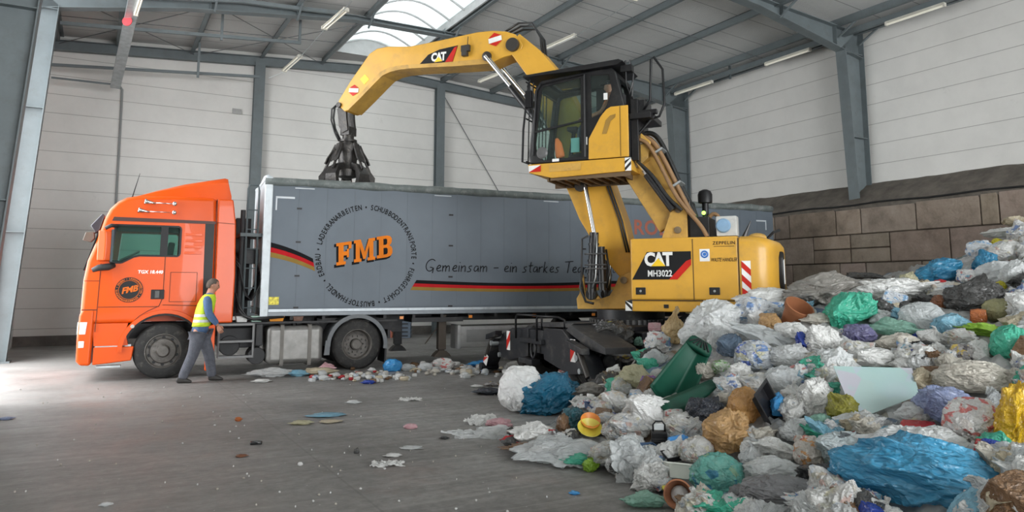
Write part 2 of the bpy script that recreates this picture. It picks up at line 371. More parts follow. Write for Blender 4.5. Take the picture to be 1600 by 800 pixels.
# translucent arched skylight over the opening
skm, nt, b = nodes_of('translucent_skylight_sheet'); out = nt.nodes['Material Output']
tr = N(nt, 'ShaderNodeBsdfTransparent'); tr.inputs[0].default_value = (.5, .52, .52, 1); tl = N(nt, 'ShaderNodeBsdfTranslucent')
nz = N(nt, 'ShaderNodeTexNoise'); nz.inputs['Scale'].default_value = 1.5; nt.links.new(ramp(nt, nz.outputs['Fac'], [(.3, (.42, .44, .43)), (.7, (.62, .63, .62))]), tl.inputs[0])
mx = N(nt, 'ShaderNodeMixShader'); mx.inputs[0].default_value = .72; nt.links.new(tr.outputs[0], mx.inputs[1]); nt.links.new(tl.outputs[0], mx.inputs[2]); nt.links.new(mx.outputs[0], out.inputs[0])
arc = [(SK0-.02+(SK1-SK0+.04)*i/14, RZ+.02+.45*sin(pi*i/14)) for i in range(15)]
mb = MB(); mb.rings([[Vector((u, v, z)) for u, z in arc] for v in (-10, SKV)], cap=False, closed=False)
o = hb(mb, 'window_1', skm, smooth=True); o.modifiers.new('s', 'SOLIDIFY').thickness = .012; struct(o)
mb = MB()
for k in range(14):
    v = SKV-.02-k*1.05
    mb.tube([(u, v, z-.05) for u, z in arc], .035, 6)
for u in (SK0, SK1): mb.b2(u-.03, u+.03, -10, SKV, RZ-.22, RZ+.06)
mb.b2(SK0, SK1, SKV-.03, SKV+.03, RZ-.18, RZ+.45)
o = hb(mb, 'window_frame', mat('skylight_white_kerb', (.45, .46, .46), .5)); o.parent = bpy.data.objects['window_1']; o.rotation_euler = (0, 0, 0)

# ---- steel portal frames
def ibeam(mb, pts_lo, pts_hi, v, w=.28, t=.022):
    """tapered I beam standing in the plane v: lower and upper outlines as (u, z) lists of equal length"""
    for a, b_, c, d in zip(pts_lo, pts_lo[1:], pts_hi, pts_hi[1:]):
        mb.prism([a, b_, d, c], v-.008, v+.008)
        for p, q, s in ((a, b_, 1), (c, d, -1)):
            dx, dz = q[0]-p[0], q[1]-p[1]; L = hypot(dx, dz); nx, nz_ = -dz/L*t*s, dx/L*t*s
            mb.prism([p, q, (q[0]+nx, q[1]+nz_), (p[0]+nx, p[1]+nz_)], v-w/2, v+w/2)
def box_flange_column(name, v, side, label):
    mb = MB()
    if side > 0:
        inn = [(18.86, 0), (18.42, 8.62)]; outp = [(19.22, 0), (19.26, 9.3)]
    else:
        inn = [(-1.72, 0), (-1.25, 8.62)] if v > 15 else [(-1.41, 0), (-.91, 8.62)]; outp = [(-2.03, 0), (-2.03, 9.3)]
    lo, hi = (inn, outp) if side > 0 else (outp, inn)
    ibeam(mb, [hi[0], hi[1]], [lo[0], lo[1]], v, .34)
    for z in (3.0, 6.0, 8.5):
        k = z/8.62; u0 = inn[0][0]+(inn[1][0]-inn[0][0])*k; u1 = outp[0][0]
        mb.b2(min(u0, u1), max(u0, u1), v-.15, v+.15, z-.01, z+.01)
    mb.b2(min(inn[0][0], outp[0][0])-.08, max(inn[0][0], outp[0][0])+.08, v-.22, v+.22, 0, .04)
    return struct(hb(mb, name, steel))
for v in (20.6, 13.2, 5.8):
    box_flange_column('column', v, 1, ''); box_flange_column('column', v, -1, '')
    mb = MB()
    lo = [(-1.25, 8.55), (1.6, 9.08), (6.2, 9.62), (10.4, 9.66), (15.0, 9.2), (18.42, 8.55)]
    hi = [(u, roof_z(u)-.2) for u in (-1.25, 1.6, 6.2, 10.4, 15.0, 18.42)]
    lo.insert(0, (-2.0, 8.4)); hi.insert(0, (-2.0, roof_z(-2)-.2)); lo.append((19.25, 8.4)); hi.append((19.25, roof_z(19.25)-.2))
    ibeam(mb, lo, hi, v, .3)
    for u in (2.2, 4.5, 6.75, 9.1, 11.4, 13.6, 15.9, 18.1):
        zl = np.interp(u, [p[0] for p in lo], [p[1] for p in lo]); mb.b2(u-.006, u+.006, v-.14, v+.14, zl, roof_z(u)-.2)
    struct(hb(mb, 'rafter', steel))
# gable columns and beam at the back wall
for u in (4.42, 11.2):
    mb = MB(); zt = roof_z(u)-.4
    mb.b2(u-.17, u+.17, VB-.30, VB-.28, 0, zt); mb.b2(u-.17, u+.17, VB-.085, VB-.065, 0, zt); mb.b2(u-.01, u+.01, VB-.28, VB-.08, 0, zt)
    mb.b2(u-.25, u+.25, VB-.36, VB-.06, 0, .03); struct(hb(mb, 'column', steel))
mb = MB(); us = [UL, RU, UR]
ibeam(mb, [(u, roof_z(u)-.52) for u in us], [(u, roof_z(u)-.2) for u in us], VB-.2, .22); struct(hb(mb, 'rafter', steel))
# purlins run away from the camera under the roof sheets
for u in (-1.5, .15, 2.3, 4.5, 6.6, 9.4, 11.3, 13.5, 15.8, 18.2, 19.15):
    mb = MB(); z = roof_z(u)
    mb.b2(u-.012, u+.012, -10, VB, z-.24, z); mb.b2(u-.11, u+.012, -10, VB, z-.25, z-.235); mb.b2(u-.012, u+.11, -10, VB, z-.02, z)
    for v in (20.6, 13.2):
        mb.beam((u, v-.1, z-.55), (u, v-.75, z-.2), .05, .05)
    struct(hb(mb, 'purlin', steel))
# thin bracing rods under the roof and down the back wall
rod = mat('bracing_rod', (.12, .13, .135), .5)
def H3(p): return Vector((p.dot(UD), p.dot(VD), p.z))
for a, b_ in ((( -1.5, 20.8), (2.3, 25.6)), ((2.3, 20.8), (-1.5, 25.6)), ((2.4, 20.8), (6.6, 25.6)), ((6.6, 20.8), (2.4, 25.6)), ((9.5, 20.8), (15.6, 25.6)), ((15.6, 20.8), (9.5, 25.6))):
    struct(hb(MB().cyl((a[0], a[1], roof_z(a[0])-.3), (b_[0], b_[1], roof_z(b_[0])-.3), .012, 6), 'brace_rod', rod))
p = H3(on_v(690, 143, VB-.12)); q = H3(on_v(775, 292, VB-.12))
struct(hb(MB().cyl(p, q+(q-p)*1.2, .016, 6), 'brace_rod', rod))
# roof tension lines between purlins
for v in (16.2, 18.4, 23.2):
    for u0, u1 in ((-1.5, 6.6), (9.4, 19.1)):
        n = 10; struct(hb(MB().tube([(u0+(u1-u0)*i/n, v, roof_z(u0+(u1-u0)*i/n)-.21) for i in range(n+1)], .012, 5), 'brace_rod', rod))

# ---- rails, trays and pipes hanging under the roof
def rail(name, label, cat, p, q, w, h, m, extra=None, group=None):
    p, q = H3(p), H3(q); mb = MB()
    d = (q-p).normalized(); mb.beam(p, q, w, .012)
    s = Vector((0, 0, 1)).cross(d).normalized()
    for k in (-1, 1): mb.beam(p+s*k*w/2+Vector((0, 0, h/2)), q+s*k*w/2+Vector((0, 0, h/2)), .012, h)
    L = (q-p).length; n = int(L/.3)
    for i in range(n): c = p+d*(i+.5)*L/n; mb.beam(c-s*w/2+Vector((0, 0, h)), c+s*w/2+Vector((0, 0, h)), .02, .01)
    o = hb(mb, name, m); tag(o, label, cat, group); return o
lp, lq = on_v(180, 138, 24.6), on_v(224, -60, 17.0)
rail('cable_tray', 'perforated galvanised cable tray slanting under the roof at upper left', 'cable tray', lp, lq, .26, .09, galv)
d = (lq-lp)
c = on_v(206, 38, 20.0); mb = MB(); mb.cyl((0, -.012, 0), (0, .012, 0), .12, 24)
o = mb.build('round_sign', mat('red_sign', (.6, .02, .03), .4)); o.location = c+Vector((0, -.22, 0)); tag(o, 'small round red sign fixed to the cable tray', 'sign')
def rod_rail(label, pts, r=.04, m=steel, sq=True, name='pipe', cat='pipe', group=None):
    mb = MB(); pts = [H3(p) for p in pts]
    if sq:
        for a, b_ in zip(pts, pts[1:]): mb.beam(a, b_, r*2, r*2)
    else: mb.tube(pts, r, 7)
    o = hb(mb, name, m); tag(o, label, cat, group); return o
rod_rail('upper steel rail hung below the roof near the back wall, left of the gable column', [on_v(94, 36, 22), on_v(470, 67, 22)], .045, name='hanging_rail', cat='rail')
rod_rail('lower steel rail hung against the back wall, left of the gable column', [on_v(80, 101, 24.6), on_v(405, 120, 24.6)], .04, name='hanging_rail', cat='rail')
rod_rail('dark cable run below the lower rail, ending at the cable tray', [on_v(80, 121, 24.6), on_v(178, 132, 24.6)], .025, name='cable', cat='cable')
rod_rail('topmost steel rail crossing the upper left of the roof with clamps', [on_v(200, -6, 20.2), on_v(380, 2, 20.2), on_v(440, 10, 20.2), on_v(528, 20, 20.2)], .05, name='hanging_rail', cat='rail')
rod_rail('grey conduit running down the back wall behind the truck cab', [on_v(186, 133, 25.7), on_v(191, 140, 25.7), on_v(189, 180, 25.7), on_v(181, 320, 25.7), on_v(176, 480, 25.7)], .035, mat('grey_conduit', (.25, .26, .26), .5), False, 'conduit', 'pipe')
for (x, y0, y1, vv) in ((303, 60, 62, 22), (345, 14, 63, 22), (467, 22, 66, 22), (308, 66, 121, 24.4)):
    a = on_v(x, y0, vv); b_ = on_v(x+1, y1, vv); a = Vector((b_.x, b_.y, max(a.z, roof_z(b_.dot(UD))-.2) if y0 < 40 else a.z))
    if (a-b_).length > .3: rod_rail('steel hanger carrying a rail below the left roof slope', [a, b_], .035, name='hanger', cat='hanger', group='hangers of the left rails')
# suspended tray along the right wall
ra, rb = hall(18.55, 20.5, 9.02), hall(18.55, 3.0, 8.98)
mb = MB(); a, b_ = H3(ra), H3(rb); mb.beam(a, b_, .13, .02)
for s in (-1, 1): mb.beam(a+Vector((s*.065, 0, .07)), b_+Vector((s*.065, 0, .07)), .012, .14)
o = hb(mb, 'hanging_rail', steel); tag(o, 'long grey steel channel hung along the right wall under the roof', 'rail')
for v in (17.6, 13.5, 9.6):
    o = hb(MB().beam((18.55, v, 8.85), (18.55, v, roof_z(18.5)-.1), .06, .06), 'hanger', dark_steel); tag(o, 'perforated dark hanger holding the long channel along the right wall', 'hanger', 'hangers of the right wall channel')
# fluorescent fittings
tube_m = emit('fluorescent_tube', (.85, .82, .72), .12); fit_m = mat('light_fitting_cream', (.62, .6, .53), .5)  # tubes are off; a faint added glow lifts their cream tone
def tube_light(p, q, label, w=.11):
    p, q = Vector(p), Vector(q); c = (p+q)/2; d = q-p; L = d.length
    t = thing('tube_light', label, 'light', c); t.rotation_euler = d.to_track_quat('X', 'Z').to_euler()
    MB().prism([(-w*.45, .05), (w*.45, .05), (w*.3, .11), (-w*.3, .11)], -L/2, L/2, plane='yz').build('housing', fit_m, t)
    for s in (-1, 1):
        MB().cyl((-L/2+.03, s*w*.28, .02), (L/2-.03, s*w*.28, .02), .02, 10).build('tube', tube_m, t, smooth='auto')
    for s in (-1, 1): MB().b2(s*L/2-.02, s*L/2+.02, -w*.5, w*.5, -.01, .09).build('end_cap', fit_m, t)
    return t
tube_light(on_v(507, 46, 19.0), on_v(541, 17, 17.9), 'twin tube light nearest the skylight on the left roof slope', .16)
tube_light(on_v(444, 112, 23.8), on_v(469, 90, 22.6), 'twin tube light close to the back wall, above the trailer front', .16)
tube_light(on_v(852, 78, 19.2), on_v(899, 57, 18.1), 'twin tube light above the excavator cab roof', .14)
tube_light(on_v(749, 129, 23.4), on_v(786, 114, 22.2), 'twin tube light seen below the excavator stick', .14)
tube_light(on_u(992, 1, 11.5), on_u(1030, -14, 11.5), 'twin tube light at the top edge above the excavator', .14)
tube_light(hall(18.5, 20.3, 8.9), hall(18.5, 18.4, 8.9), 'tube light under the right wall channel beside the far column', .1)
tube_light(hall(18.5, 16.0, 8.88), hall(18.5, 14.3, 8.88), 'tube light under the right wall channel in the middle bay', .1)
tube_light(hall(18.5, 11.8, 8.88), hall(18.5, 10.2, 8.88), 'tube light under the right wall channel in the nearest bay', .1)
tube_light(on_v(190, 98, 23.2)+Vector((.1, -.25, -.1)), on_v(202, 62, 21.5)+Vector((.1, -.25, -.1)), 'tube light fixed along the lower end of the cable tray', .1)
tube_light(on_v(208, 24, 19.7)+Vector((.2, -.25, -.1)), on_v(218, -8, 18.5)+Vector((.2, -.25, -.1)), 'tube light fixed along the upper end of the cable tray', .1)
rod_rail('thin light cable line strung between the tube lights on the left slope', [on_v(420, 122, 24.2), on_v(444, 112, 23.9), on_v(470, 88, 22.5), on_v(507, 46, 19.1), on_v(550, 2, 17.2)], .012, galv, False, 'cable', 'cable')
rod_rail('thin light cable line strung toward the tube light above the excavator', [on_v(786, 114, 22.2), on_v(852, 78, 19.2), on_v(900, 56, 18.0), on_u(990, 3, 11.6)], .012, galv, False, 'cable', 'cable')
o = MB().b2(-.14, .14, -.01, .01, -.09, .09).build('wall_plate', mat('grey_plate', (.35, .35, .34), .6)); o.location = on_v(370, 174, 25.72); o.rotation_euler = hallrot; tag(o, 'small grey square plate on the white back wall left of the gable column', 'plate')

# ---- block retaining wall along the right side, dirt bank on top
blk, nt, b = nodes_of('cast_concrete_block'); tc = N(nt, 'ShaderNodeTexCoord')
nz = N(nt, 'ShaderNodeTexNoise'); nz.inputs['Scale'].default_value = 1.6; nz.inputs['Detail'].default_value = 10; nz.inputs['Roughness'].default_value = .7; nt.links.new(tc.outputs['Object'], nz.inputs['Vector'])
c1 = ramp(nt, nz.outputs['Fac'], [(.3, (.16, .125, .1)), (.5, (.27, .215, .175)), (.7, (.34, .28, .235))])
at = N(nt, 'ShaderNodeAttribute', attribute_name='tint'); mx = N(nt, 'ShaderNodeMixRGB', blend_type='MULTIPLY'); mx.inputs[0].default_value = 1
nt.links.new(c1, mx.inputs[1]); nt.links.new(at.outputs['Color'], mx.inputs[2]); nt.links.new(mx.outputs[0], b.inputs['Base Color']); b.inputs['Roughness'].default_value = .9
n2 = N(nt, 'ShaderNodeTexNoise'); n2.inputs['Scale'].default_value = 12; n2.inputs['Detail'].default_value = 8; nt.links.new(tc.outputs['Object'], n2.inputs['Vector'])
bp = N(nt, 'ShaderNodeBump'); bp.inputs['Strength'].default_value = .6; bp.inputs['Distance'].default_value = .03; nt.links.new(n2.outputs['Fac'], bp.inputs['Height']); nt.links.new(bp.outputs[0], b.inputs['Normal'])
rows = {0: [25.8, 15.97, 15.4, 13.76, 12.96, 11.36, 9.74, 9.32, 7.7, 6.1, 4.5], 1: [25.8, 16.1, 14.56, 13.32, 12.13, 10.53, 8.9, 7.3, 5.7, 4.1], 2: [25.8, 16.9, 15.36, 13.71, 12.89, 11.29, 9.7, 8.1, 6.5, 4.9], 3: [25.8, 16.1, 14.5, 12.9, 11.3, 9.7, 8.1, 6.5, 4.9], 4: [25.8, 16.9, 15.3, 13.7, 12.1, 10.5, 8.9, 7.3, 5.7]}
split = {(1, 14.56), (1, 13.32)}
rng = random.Random(4); mb = MB(); tints = []
def block(v0, v1, z0, z1):
    g = .014; mb.b2(18.5+rng.uniform(0, .02), 19.25, v0+g, v1-g, z0+g, z1-g); t = rng.uniform(.8, 1.12); tints.append((t, t*rng.uniform(.96, 1.03), t*rng.uniform(.93, 1.03)))
for r, xs in rows.items():
    z1 = 4.0-.8*r; z0 = z1-.8
    xs2 = [xs[0]]
    while xs2[-1]-1.6 > xs[1]+.3: xs2.append(xs2[-1]-1.6)
    xs2 += xs[1:]
    for a, b_ in zip(xs2, xs2[1:]):
        if (r, a) in split: block(b_, a, z0, z0+.4); block(b_, a, z0+.4, z1)
        else: block(b_, a, z0, z1)
mb.b2(18.55, 19.25, 4.0, 25.8, 0, 3.96); tints.append((.25, .24, .22))
o = hb(mb, 'wall_blocks', blk, bevel=.018, seg=1, recalc=True); struct(o)
ca = o.data.color_attributes.new('tint', 'FLOAT_COLOR', 'CORNER')
for i, p_ in enumerate(o.data.polygons):
    t = tints[min(i//6, len(tints)-1)]
    for li in p_.loop_indices: ca.data[li].color = (*t, 1)
# dirt bank
prof = []
mb = MB(); rr = []
for i in range(90):
    v = 25.7-i*.25; ring = []
    for j in range(8):
        k = j/7; u = 18.47+k*.84; z = 4.02+.05*(j == 0)+.68*k**.8+.05*noise.noise(Vector((v*1.3, k*3, 0)))+(.02*noise.noise(Vector((v*6, k*9, 3))))
        ring.append(Vector((u, v, z)))
    ring.append(Vector((19.3, v, 3.9))); ring.append(Vector((18.52, v, 3.9))); rr.append(ring)
mb.rings(rr)
o = hb(mb, 'trim_1', mat('dusty_dirt_bank', (.135, .118, .1), .95, 0, .35, 2.5, .9, 25), smooth='auto'); struct(o)
mb = MB(); mb.tube([(18.48, 25.7-i*.7, 4.03+.02*sin(i*1.7)) for i in range(31)], .03, 6)
o = hb(mb, 'cable', mat('black_cable', (.015, .015, .015), .6)); tag(o, 'thin black cable lying along the top edge of the concrete block wall', 'cable')

# ================================================================ TRUCK TRACTOR (x to the rear, y away from camera, near side at y = 0)
AT = atan2(cos(R(64.3)), sin(R(64.3)))
orange = mat('orange_cab_paint', (.70, .082, .002), .38, 0, .05, 1.5, coat=.12, spec=.35)
rub = mat('tyre_rubber', (.02, .0195, .019), .75, 0, .3, 6, .3, 60, dirt=(.11, .1, .09), dirt_amt=.6)
rim_m = mat('dusty_steel_rim', (.13, .12, .11), .6, .3, .3, 8, dirt=(.09, .08, .065), dirt_amt=.8)
tr = thing('truck_tractor', 'orange semi-trailer truck tractor with high roof and round black door badge', 'truck', (-6.61, 14.09, 0), AT)

def wheel(name, x, y, parent, r=.52, w=.31, deep=False, hub=rim_m, dual=False, sgn=-1, tag_=None):
    """wheel whose outer face looks to sgn*y"""
    W = MB(); yo = y
    n = 40; prof = [(-w/2, r*.62), (-w/2-.005, r*.66), (-w/2, r*.9), (-w/2+.03, r*.975), (-w/2+.05, r), (w/2-.05, r), (w/2-.03, r*.975), (w/2, r*.9), (w/2, r*.62), (-w/2, r*.6)]
    W.lathe(prof, (x, y+w/2*(-sgn), r), 'y', n, cap=False)
    for k in (-1, 0, 1): # tread grooves as raised ribs
        W.lathe([(-.035, r+.001), (-.03, r+.008), (.03, r+.008), (.035, r+.001)], (x, y+w/2*(-sgn)+k*.08, r), 'y', n, cap=False)
    t = W.build(name, rub, parent, smooth='auto')
    Rm = MB(); s = sgn; c = (x, y+w/2*(-sgn), r)
    def P(*pp): return [(s*a, b_) for a, b_ in pp]
    if deep: Rm.lathe(P((w/2-.0, r*.625), (w/2+.004, r*.6), (w/2-.03, r*.565), (w/2-.13, r*.54), (w/2-.16, r*.44), (w/2-.165, r*.3), (w/2-.16, .12), (w/2-.06, .115), (w/2-.04, .09), (w/2-.04, .001)), c, 'y', 36, False)
    else: Rm.lathe(P((w/2-.0, r*.625), (w/2+.006, r*.6), (w/2-.05, r*.56), (w/2-.055, r*.47), (w/2-.0, r*.42), (w/2+.005, r*.24), (w/2+.05, .105), (w/2+.085, .09), (w/2+.085, .001)), c, 'y', 36, False)
    nr = 10; yy = (w/2-.165 if deep else w/2)*s
    for k in range(nr):
        a = 2*pi*k/nr; q = Vector((c[0]+.17*cos(a), c[1]+yy, c[2]+.17*sin(a))); Rm.cyl(q, q+Vector((0, s*.05, 0)), .019, 6)
    Rm.build('rim', hub, t, smooth='auto')
    H = MB()
    for k in range(10):
        a = 2*pi*(k+.5)/10; q = Vector((c[0]+r*.49*cos(a), c[1]+((w/2-.058) if not deep else (w/2-.165))*s, c[2]+r*.49*sin(a))); H.cyl(q, q+Vector((0, s*.012, 0)), .03 if not deep else .036, 10)
    build_each(H, 'hand_hole', black, t)
    if dual:
        D = MB(); D.lathe(prof, (x, y+w/2*(-sgn)+.35*(-sgn), r), 'y', n, cap=False); D.build('inner_tyre', rub, t, smooth='auto')
    return t
# --- cab shell
prof = [(-1.36, .62), (-1.40, .9), (-1.41, 1.3), (-1.40, 1.85), (-1.355, 2.2), (-1.24, 2.55), (-1.13, 2.98), (-1.05, 3.18), (-.93, 3.32), (-.78, 3.41), (-.6, 3.45), (0.0, 3.475), (.8, 3.48), (.82, 3.0), (.84, 1.05), (-1.2, 1.05), (-1.2, .62)]
shell = MB().prism(prof, 0, 2.5).build('cab_body', orange, tr)
bv = shell.modifiers.new('b', 'BEVEL'); bv.width = .13; bv.segments = 5; bv.limit_method = 'ANGLE'; bv.angle_limit = R(60)
bake(shell)
win = [(-.985, 2.17), (-.80, 2.17), (-.60, 2.285), (-.50, 2.31), (.16, 2.31), (.19, 2.35), (.19, 2.84), (.16, 2.88), (-.93, 2.88)]
dk = mat('dark_cab_interior', (.03, .03, .032), .8)
cu1 = MB().prism(win, -1, 4).build('c1', orange)
arch = [(.73*cos(a), .52+.73*sin(a)) for a in [pi*i/18 for i in range(19)]]; arch = [(-.73, .2)]+arch[::-1]+[(.73, .2)]
cu2 = MB().prism(arch, -1, .6).build('c2', orange); cu3 = MB().prism(arch, 1.9, 4).build('c3', orange)
for c_ in (cu1, cu2, cu3): c_.parent = tr
cu4 = MB().b2(-1.1, .75, .12, 2.38, 2.0, 2.95).build('c4', orange); cu4.parent = tr
cut(shell, [cu1, cu2, cu3, cu4])
shell.data.shade_smooth(); shell.data.set_sharp_from_angle(angle=R(35))
# dark lining inside
mb = MB(); mb.b2(-1.08, .73, .14, 2.36, 2.005, 2.03); mb.b2(.70, .74, .14, 2.36, 2.02, 2.93); mb.b2(-1.0, .73, .14, 2.36, 2.925, 2.945); mb.b2(.2, .7, .13, .16, 2.03, 2.93)
mb.build('cabin_lining', dk, tr)
mb = MB(); mb.b2(-.35, .1, .45, .95, 2.03, 2.12); mb.box((.02, .7, 2.35), (.12, .46, .5), Matrix.Rotation(.12, 3, 'Y')); mb.b2(-.35, .1, 1.55, 2.05, 2.03, 2.12); mb.box((.02, 1.8, 2.35), (.12, .46, .5), Matrix.Rotation(.12, 3, 'Y'))
mb.build('seat', dk, tr, bevel=.03)
c = Vector((-.72, .62, 2.30)); ax = Vector((-.5, 0, .87)).normalized(); e1 = Vector((0, 1, 0)); e2 = ax.cross(e1)
mb = MB(); mb.tube([c+e1*.22*cos(a)+e2*.22*sin(a) for a in [2*pi*i/24 for i in range(25)]], .017, 6, False); mb.tube([c-e1*.2, c-ax*.05, c+e1*.2], .014, 6); mb.cyl(c-ax*.02, c-ax*.3, .03, 8)
mb.build('steering_wheel', mat('grey_wheel_rim', (.25, .24, .23), .5), tr, smooth=True)
mb = MB(); mb.b2(-1.02, -.85, .2, 2.3, 2.03, 2.22); mb.build('dashboard', dk, tr, bevel=.03)
mb = MB().prism([(x*.985, z) for x, z in win], .055, .065); mb.build('side_window', cab_glass, tr)
mb = MB().prism([(x*.985, z) for x, z in win], 2.435, 2.445); mb.build('side_window', cab_glass, tr)
# windscreen on the raked front
mb = MB(); mb.poly([(-1.405, .16, 2.02), (-1.405, 2.34, 2.02), (-1.19, 2.3, 2.82), (-1.19, .2, 2.82)]); o = mb.build('windscreen', mat('dark_windscreen', (.02, .03, .03), .08), tr); o.modifiers.new('s', 'SOLIDIFY').thickness = .02
# window frame, pillar, door seams
mb = MB(); fr = win+[win[0]]
for a, b_ in zip(fr, fr[1:]): mb.beam((a[0], .01, a[1]), (b_[0], .01, b_[1]), .035, .03, Vector((0, 1, 0)))
mb.b2(-.16, -.03, -.006, .06, 2.3, 2.88)
mb.build('window_frame', black, tr)
def seam(pts, w=.012, y=-.002, name='panel_gap', m=None, p=None, d=.006):
    mb = MB()
    for a, b_ in zip(pts, pts[1:]): mb.beam((a[0], y, a[1]), (b_[0], y, b_[1]), d, w, Vector((0, 1, 0)) if False else Vector((0, 0, 1)) if abs(a[0]-b_[0]) > abs(a[1]-b_[1]) else Vector((1, 0, 0)))
    return mb.build(name, m or mat('seam_dark', (.09, .02, .004), .7), p or tr)
seam([(-.06, 2.3), (-.06, 1.52), (-.12, 1.36), (-.3, 1.27), (-.45, 1.17), (-.56, 1.04), (-.62, .9)])
seam([(-1.13, 1.35), (-.12, 1.35)]); seam([(-1.13, 2.15), (-1.15, .9)]); seam([(-.06, 1.38), (.62, 1.36)])
seam([(.05, 2.0), (.52, 2.0), (.52, 1.44), (.05, 1.44), (.05, 2.0)], .008); seam([(.82, 3.45), (.84, 1.05)], .014)
seam([(-1.38, 1.83), (-1.14, 1.83)], .01); seam([(-1.39, 1.3), (-1.14, 1.3)], .02)
MB().prism([(.64, 1.42), (.80, 1.42), (.79, 2.97), (.62, 2.97)], -.004, .02).build('black_pillar_panel', black, tr)
MB().prism([(-1.0, 2.955), (.81, 2.955), (.8, 3.01), (-.97, 3.03)], -.012, .02).build('gutter_strip', mat('dark_gutter', (.05, .015, .01), .5), tr)
# pressed ribs on the sleeper panel
mb = MB()
for z in (2.35, 2.47, 2.59, 2.71): mb.prism([(.27, z), (.58, z), (.58, z+.05), (.27, z+.05)], -.008, .01)
build_each(mb, 'pressed_rib', orange, tr, bevel=.006)
# rear side fairing and roof deflector
mb = MB()
for y0, y1 in ((0.0, .06), (2.44, 2.5)): mb.prism([(.85, 1.02), (1.21, 1.02), (1.22, 2.0), (1.185, 3.0), (1.12, 3.46), (.83, 3.46)], y0, y1)
build_each(mb, 'side_fairing', orange, tr, bevel=.03, seg=3)
seam([(.84, 2.99), (1.17, 2.97)], .01)
dp = [(-.66, 3.44), (-.25, 3.62), (.22, 3.77), (.68, 3.88), (.96, 3.945), (1.02, 3.93), (1.09, 3.58), (1.1, 3.5)]
rings = []
for k, (x, z) in enumerate(dp[:6]):
    h = z-3.44; ins = .18+.12*(1-min(1, h/.5)); w0, w1 = ins*.35, ins
    rings.append([Vector((x, .12+w0*.2, 3.44)), Vector((x, .14+w0*.5, 3.44+h*.75)), Vector((x, .2+w1*.6, 3.44+h*.96)), Vector((x, 1.25, z)), Vector((x, 2.3-w1*.6, 3.44+h*.96)), Vector((x, 2.36-w0*.5, 3.44+h*.75)), Vector((x, 2.38-w0*.2, 3.44))])
r = rings[-1]; rings.append([Vector((1.09, p.y, 3.44+(p.z-3.44)*.3)) for p in r])
MB().rings(rings).build('roof_deflector', orange, tr, smooth='auto')
MB().b2(-.1, 1.0, .2, 2.3, 3.46, 3.5).build('deflector_mount', black, tr)
# bumper, headlights, steps
mb = MB(); mb.prism([(-1.19, .29), (-1.36, .3), (-1.425, .38), (-1.435, .8), (-1.42, 1.2), (-1.38, 1.31), (-1.17, 1.31)], -.015, 2.515)
mb.build('bumper', orange, tr, bevel=.05, seg=3)
mb = MB(); mb.prism([(-1.40, .86), (-1.3, .86), (-1.28, 1.08), (-1.40, 1.08)], -.022, 0); mb.b2(-1.44, -1.38, .02, .5, .86, 1.08); mb.b2(-1.40, -1.31, -.022, 0, .62, .74); build_each(mb, 'headlight', mat('headlight_lens', (.8, .82, .8), .15), tr, bevel=.01)
mb = MB(); mb.prism([(-1.16, .3), (-.53, .36), (-.5, .62), (-1.16, .62)], .01, .16); mb.build('step_box', orange, tr, bevel=.02)
mb = MB(); mb.b2(-1.1, -.7, -.03, .15, .25, .285); mb.b2(-1.14, -.55, .03, .3, .62, .66); build_each(mb, 'step_plate', galv, tr)
MB().prism([(-1.16, .64), (-.6, .64), (-.66, .9), (-.62, 1.05), (-1.2, 1.05)], .02, .3).build('door_lower_panel', orange, tr)
al = [pi*i/20 for i in range(0, 21)]
MB().rings([[Vector((rr_*cos(a), y, .52+rr_*sin(a))) for rr_, y in ((.70, -.03), (.77, -.03), (.78, .02), (.70, .05))] for a in al]).build('wheel_arch_trim', orange, tr, smooth='auto')
MB().rings([[Vector((rr_*cos(a), y, .52+rr_*sin(a))) for rr_, y in ((.66, .03), (.70, .03), (.70, .5), (.66, .5))] for a in al]).build('inner_mudguard', black_rough, tr, smooth='auto')
MB().prism([(.74, .12), (.90, .08), (.9, 1.0), (.72, .95)], -.02, .05).build('rear_mudguard_panel', orange, tr, bevel=.015)
# handle, badge, lettering, marker lamp
mb = MB(); mb.b2(-.27, -.04, -.012, .005, 1.49, 1.67); mb.m(1).b2(-.20, -.12, -.03, -.005, 1.51, 1.65); mb.build('door_handle', [black, mat('handle_grey', (.06, .06, .06), .4)], tr, bevel=.01)
bd = MB().cyl((-.64, -.006, 1.665), (-.64, .004, 1.665), .235, 40).build('door_badge', black, tr)
t_o = mat('badge_orange', (.7, .15, .02), .6, spec=.2)
mb = MB(); mb.tube([(-.64+.175*cos(a), -.008, 1.665+.175*sin(a)) for a in [2*pi*i/40 for i in range(41)]], .004, 4, False)
me = text_mesh('FMB', .15, .006, .002, .35); mb.mesh_in(me, side_M(-.64, -.01, 1.665, .22))
ringtxt = 'LADEKRANARBEITEN • SCHUBBODENTRANSPORTE • ERDBAU • '
for i, ch in enumerate(ringtxt):
    if ch == ' ': continue
    a = pi/2-2*pi*i/len(ringtxt); me = text_mesh(ch, .045, .001); mb.mesh_in(me, side_M(-.64+.205*cos(a), -.009, 1.665+.205*sin(a), a-pi/2))
mb.build('badge_lettering', t_o, bd)
mb = MB(); mb.mesh_in(text_mesh('TGX 18.440', .085, .002, .002, .1), side_M(-.3, -.004, 2.0)); mb.build('model_lettering', mat('silver_letters', (.75, .7, .65), .3, .4), tr)
MB().cyl((-.545, -.04, .99), (-.545, -.02, .99), .035, 14).build('side_reflector', mat('reflector_grey', (.5, .42, .38), .3), tr)
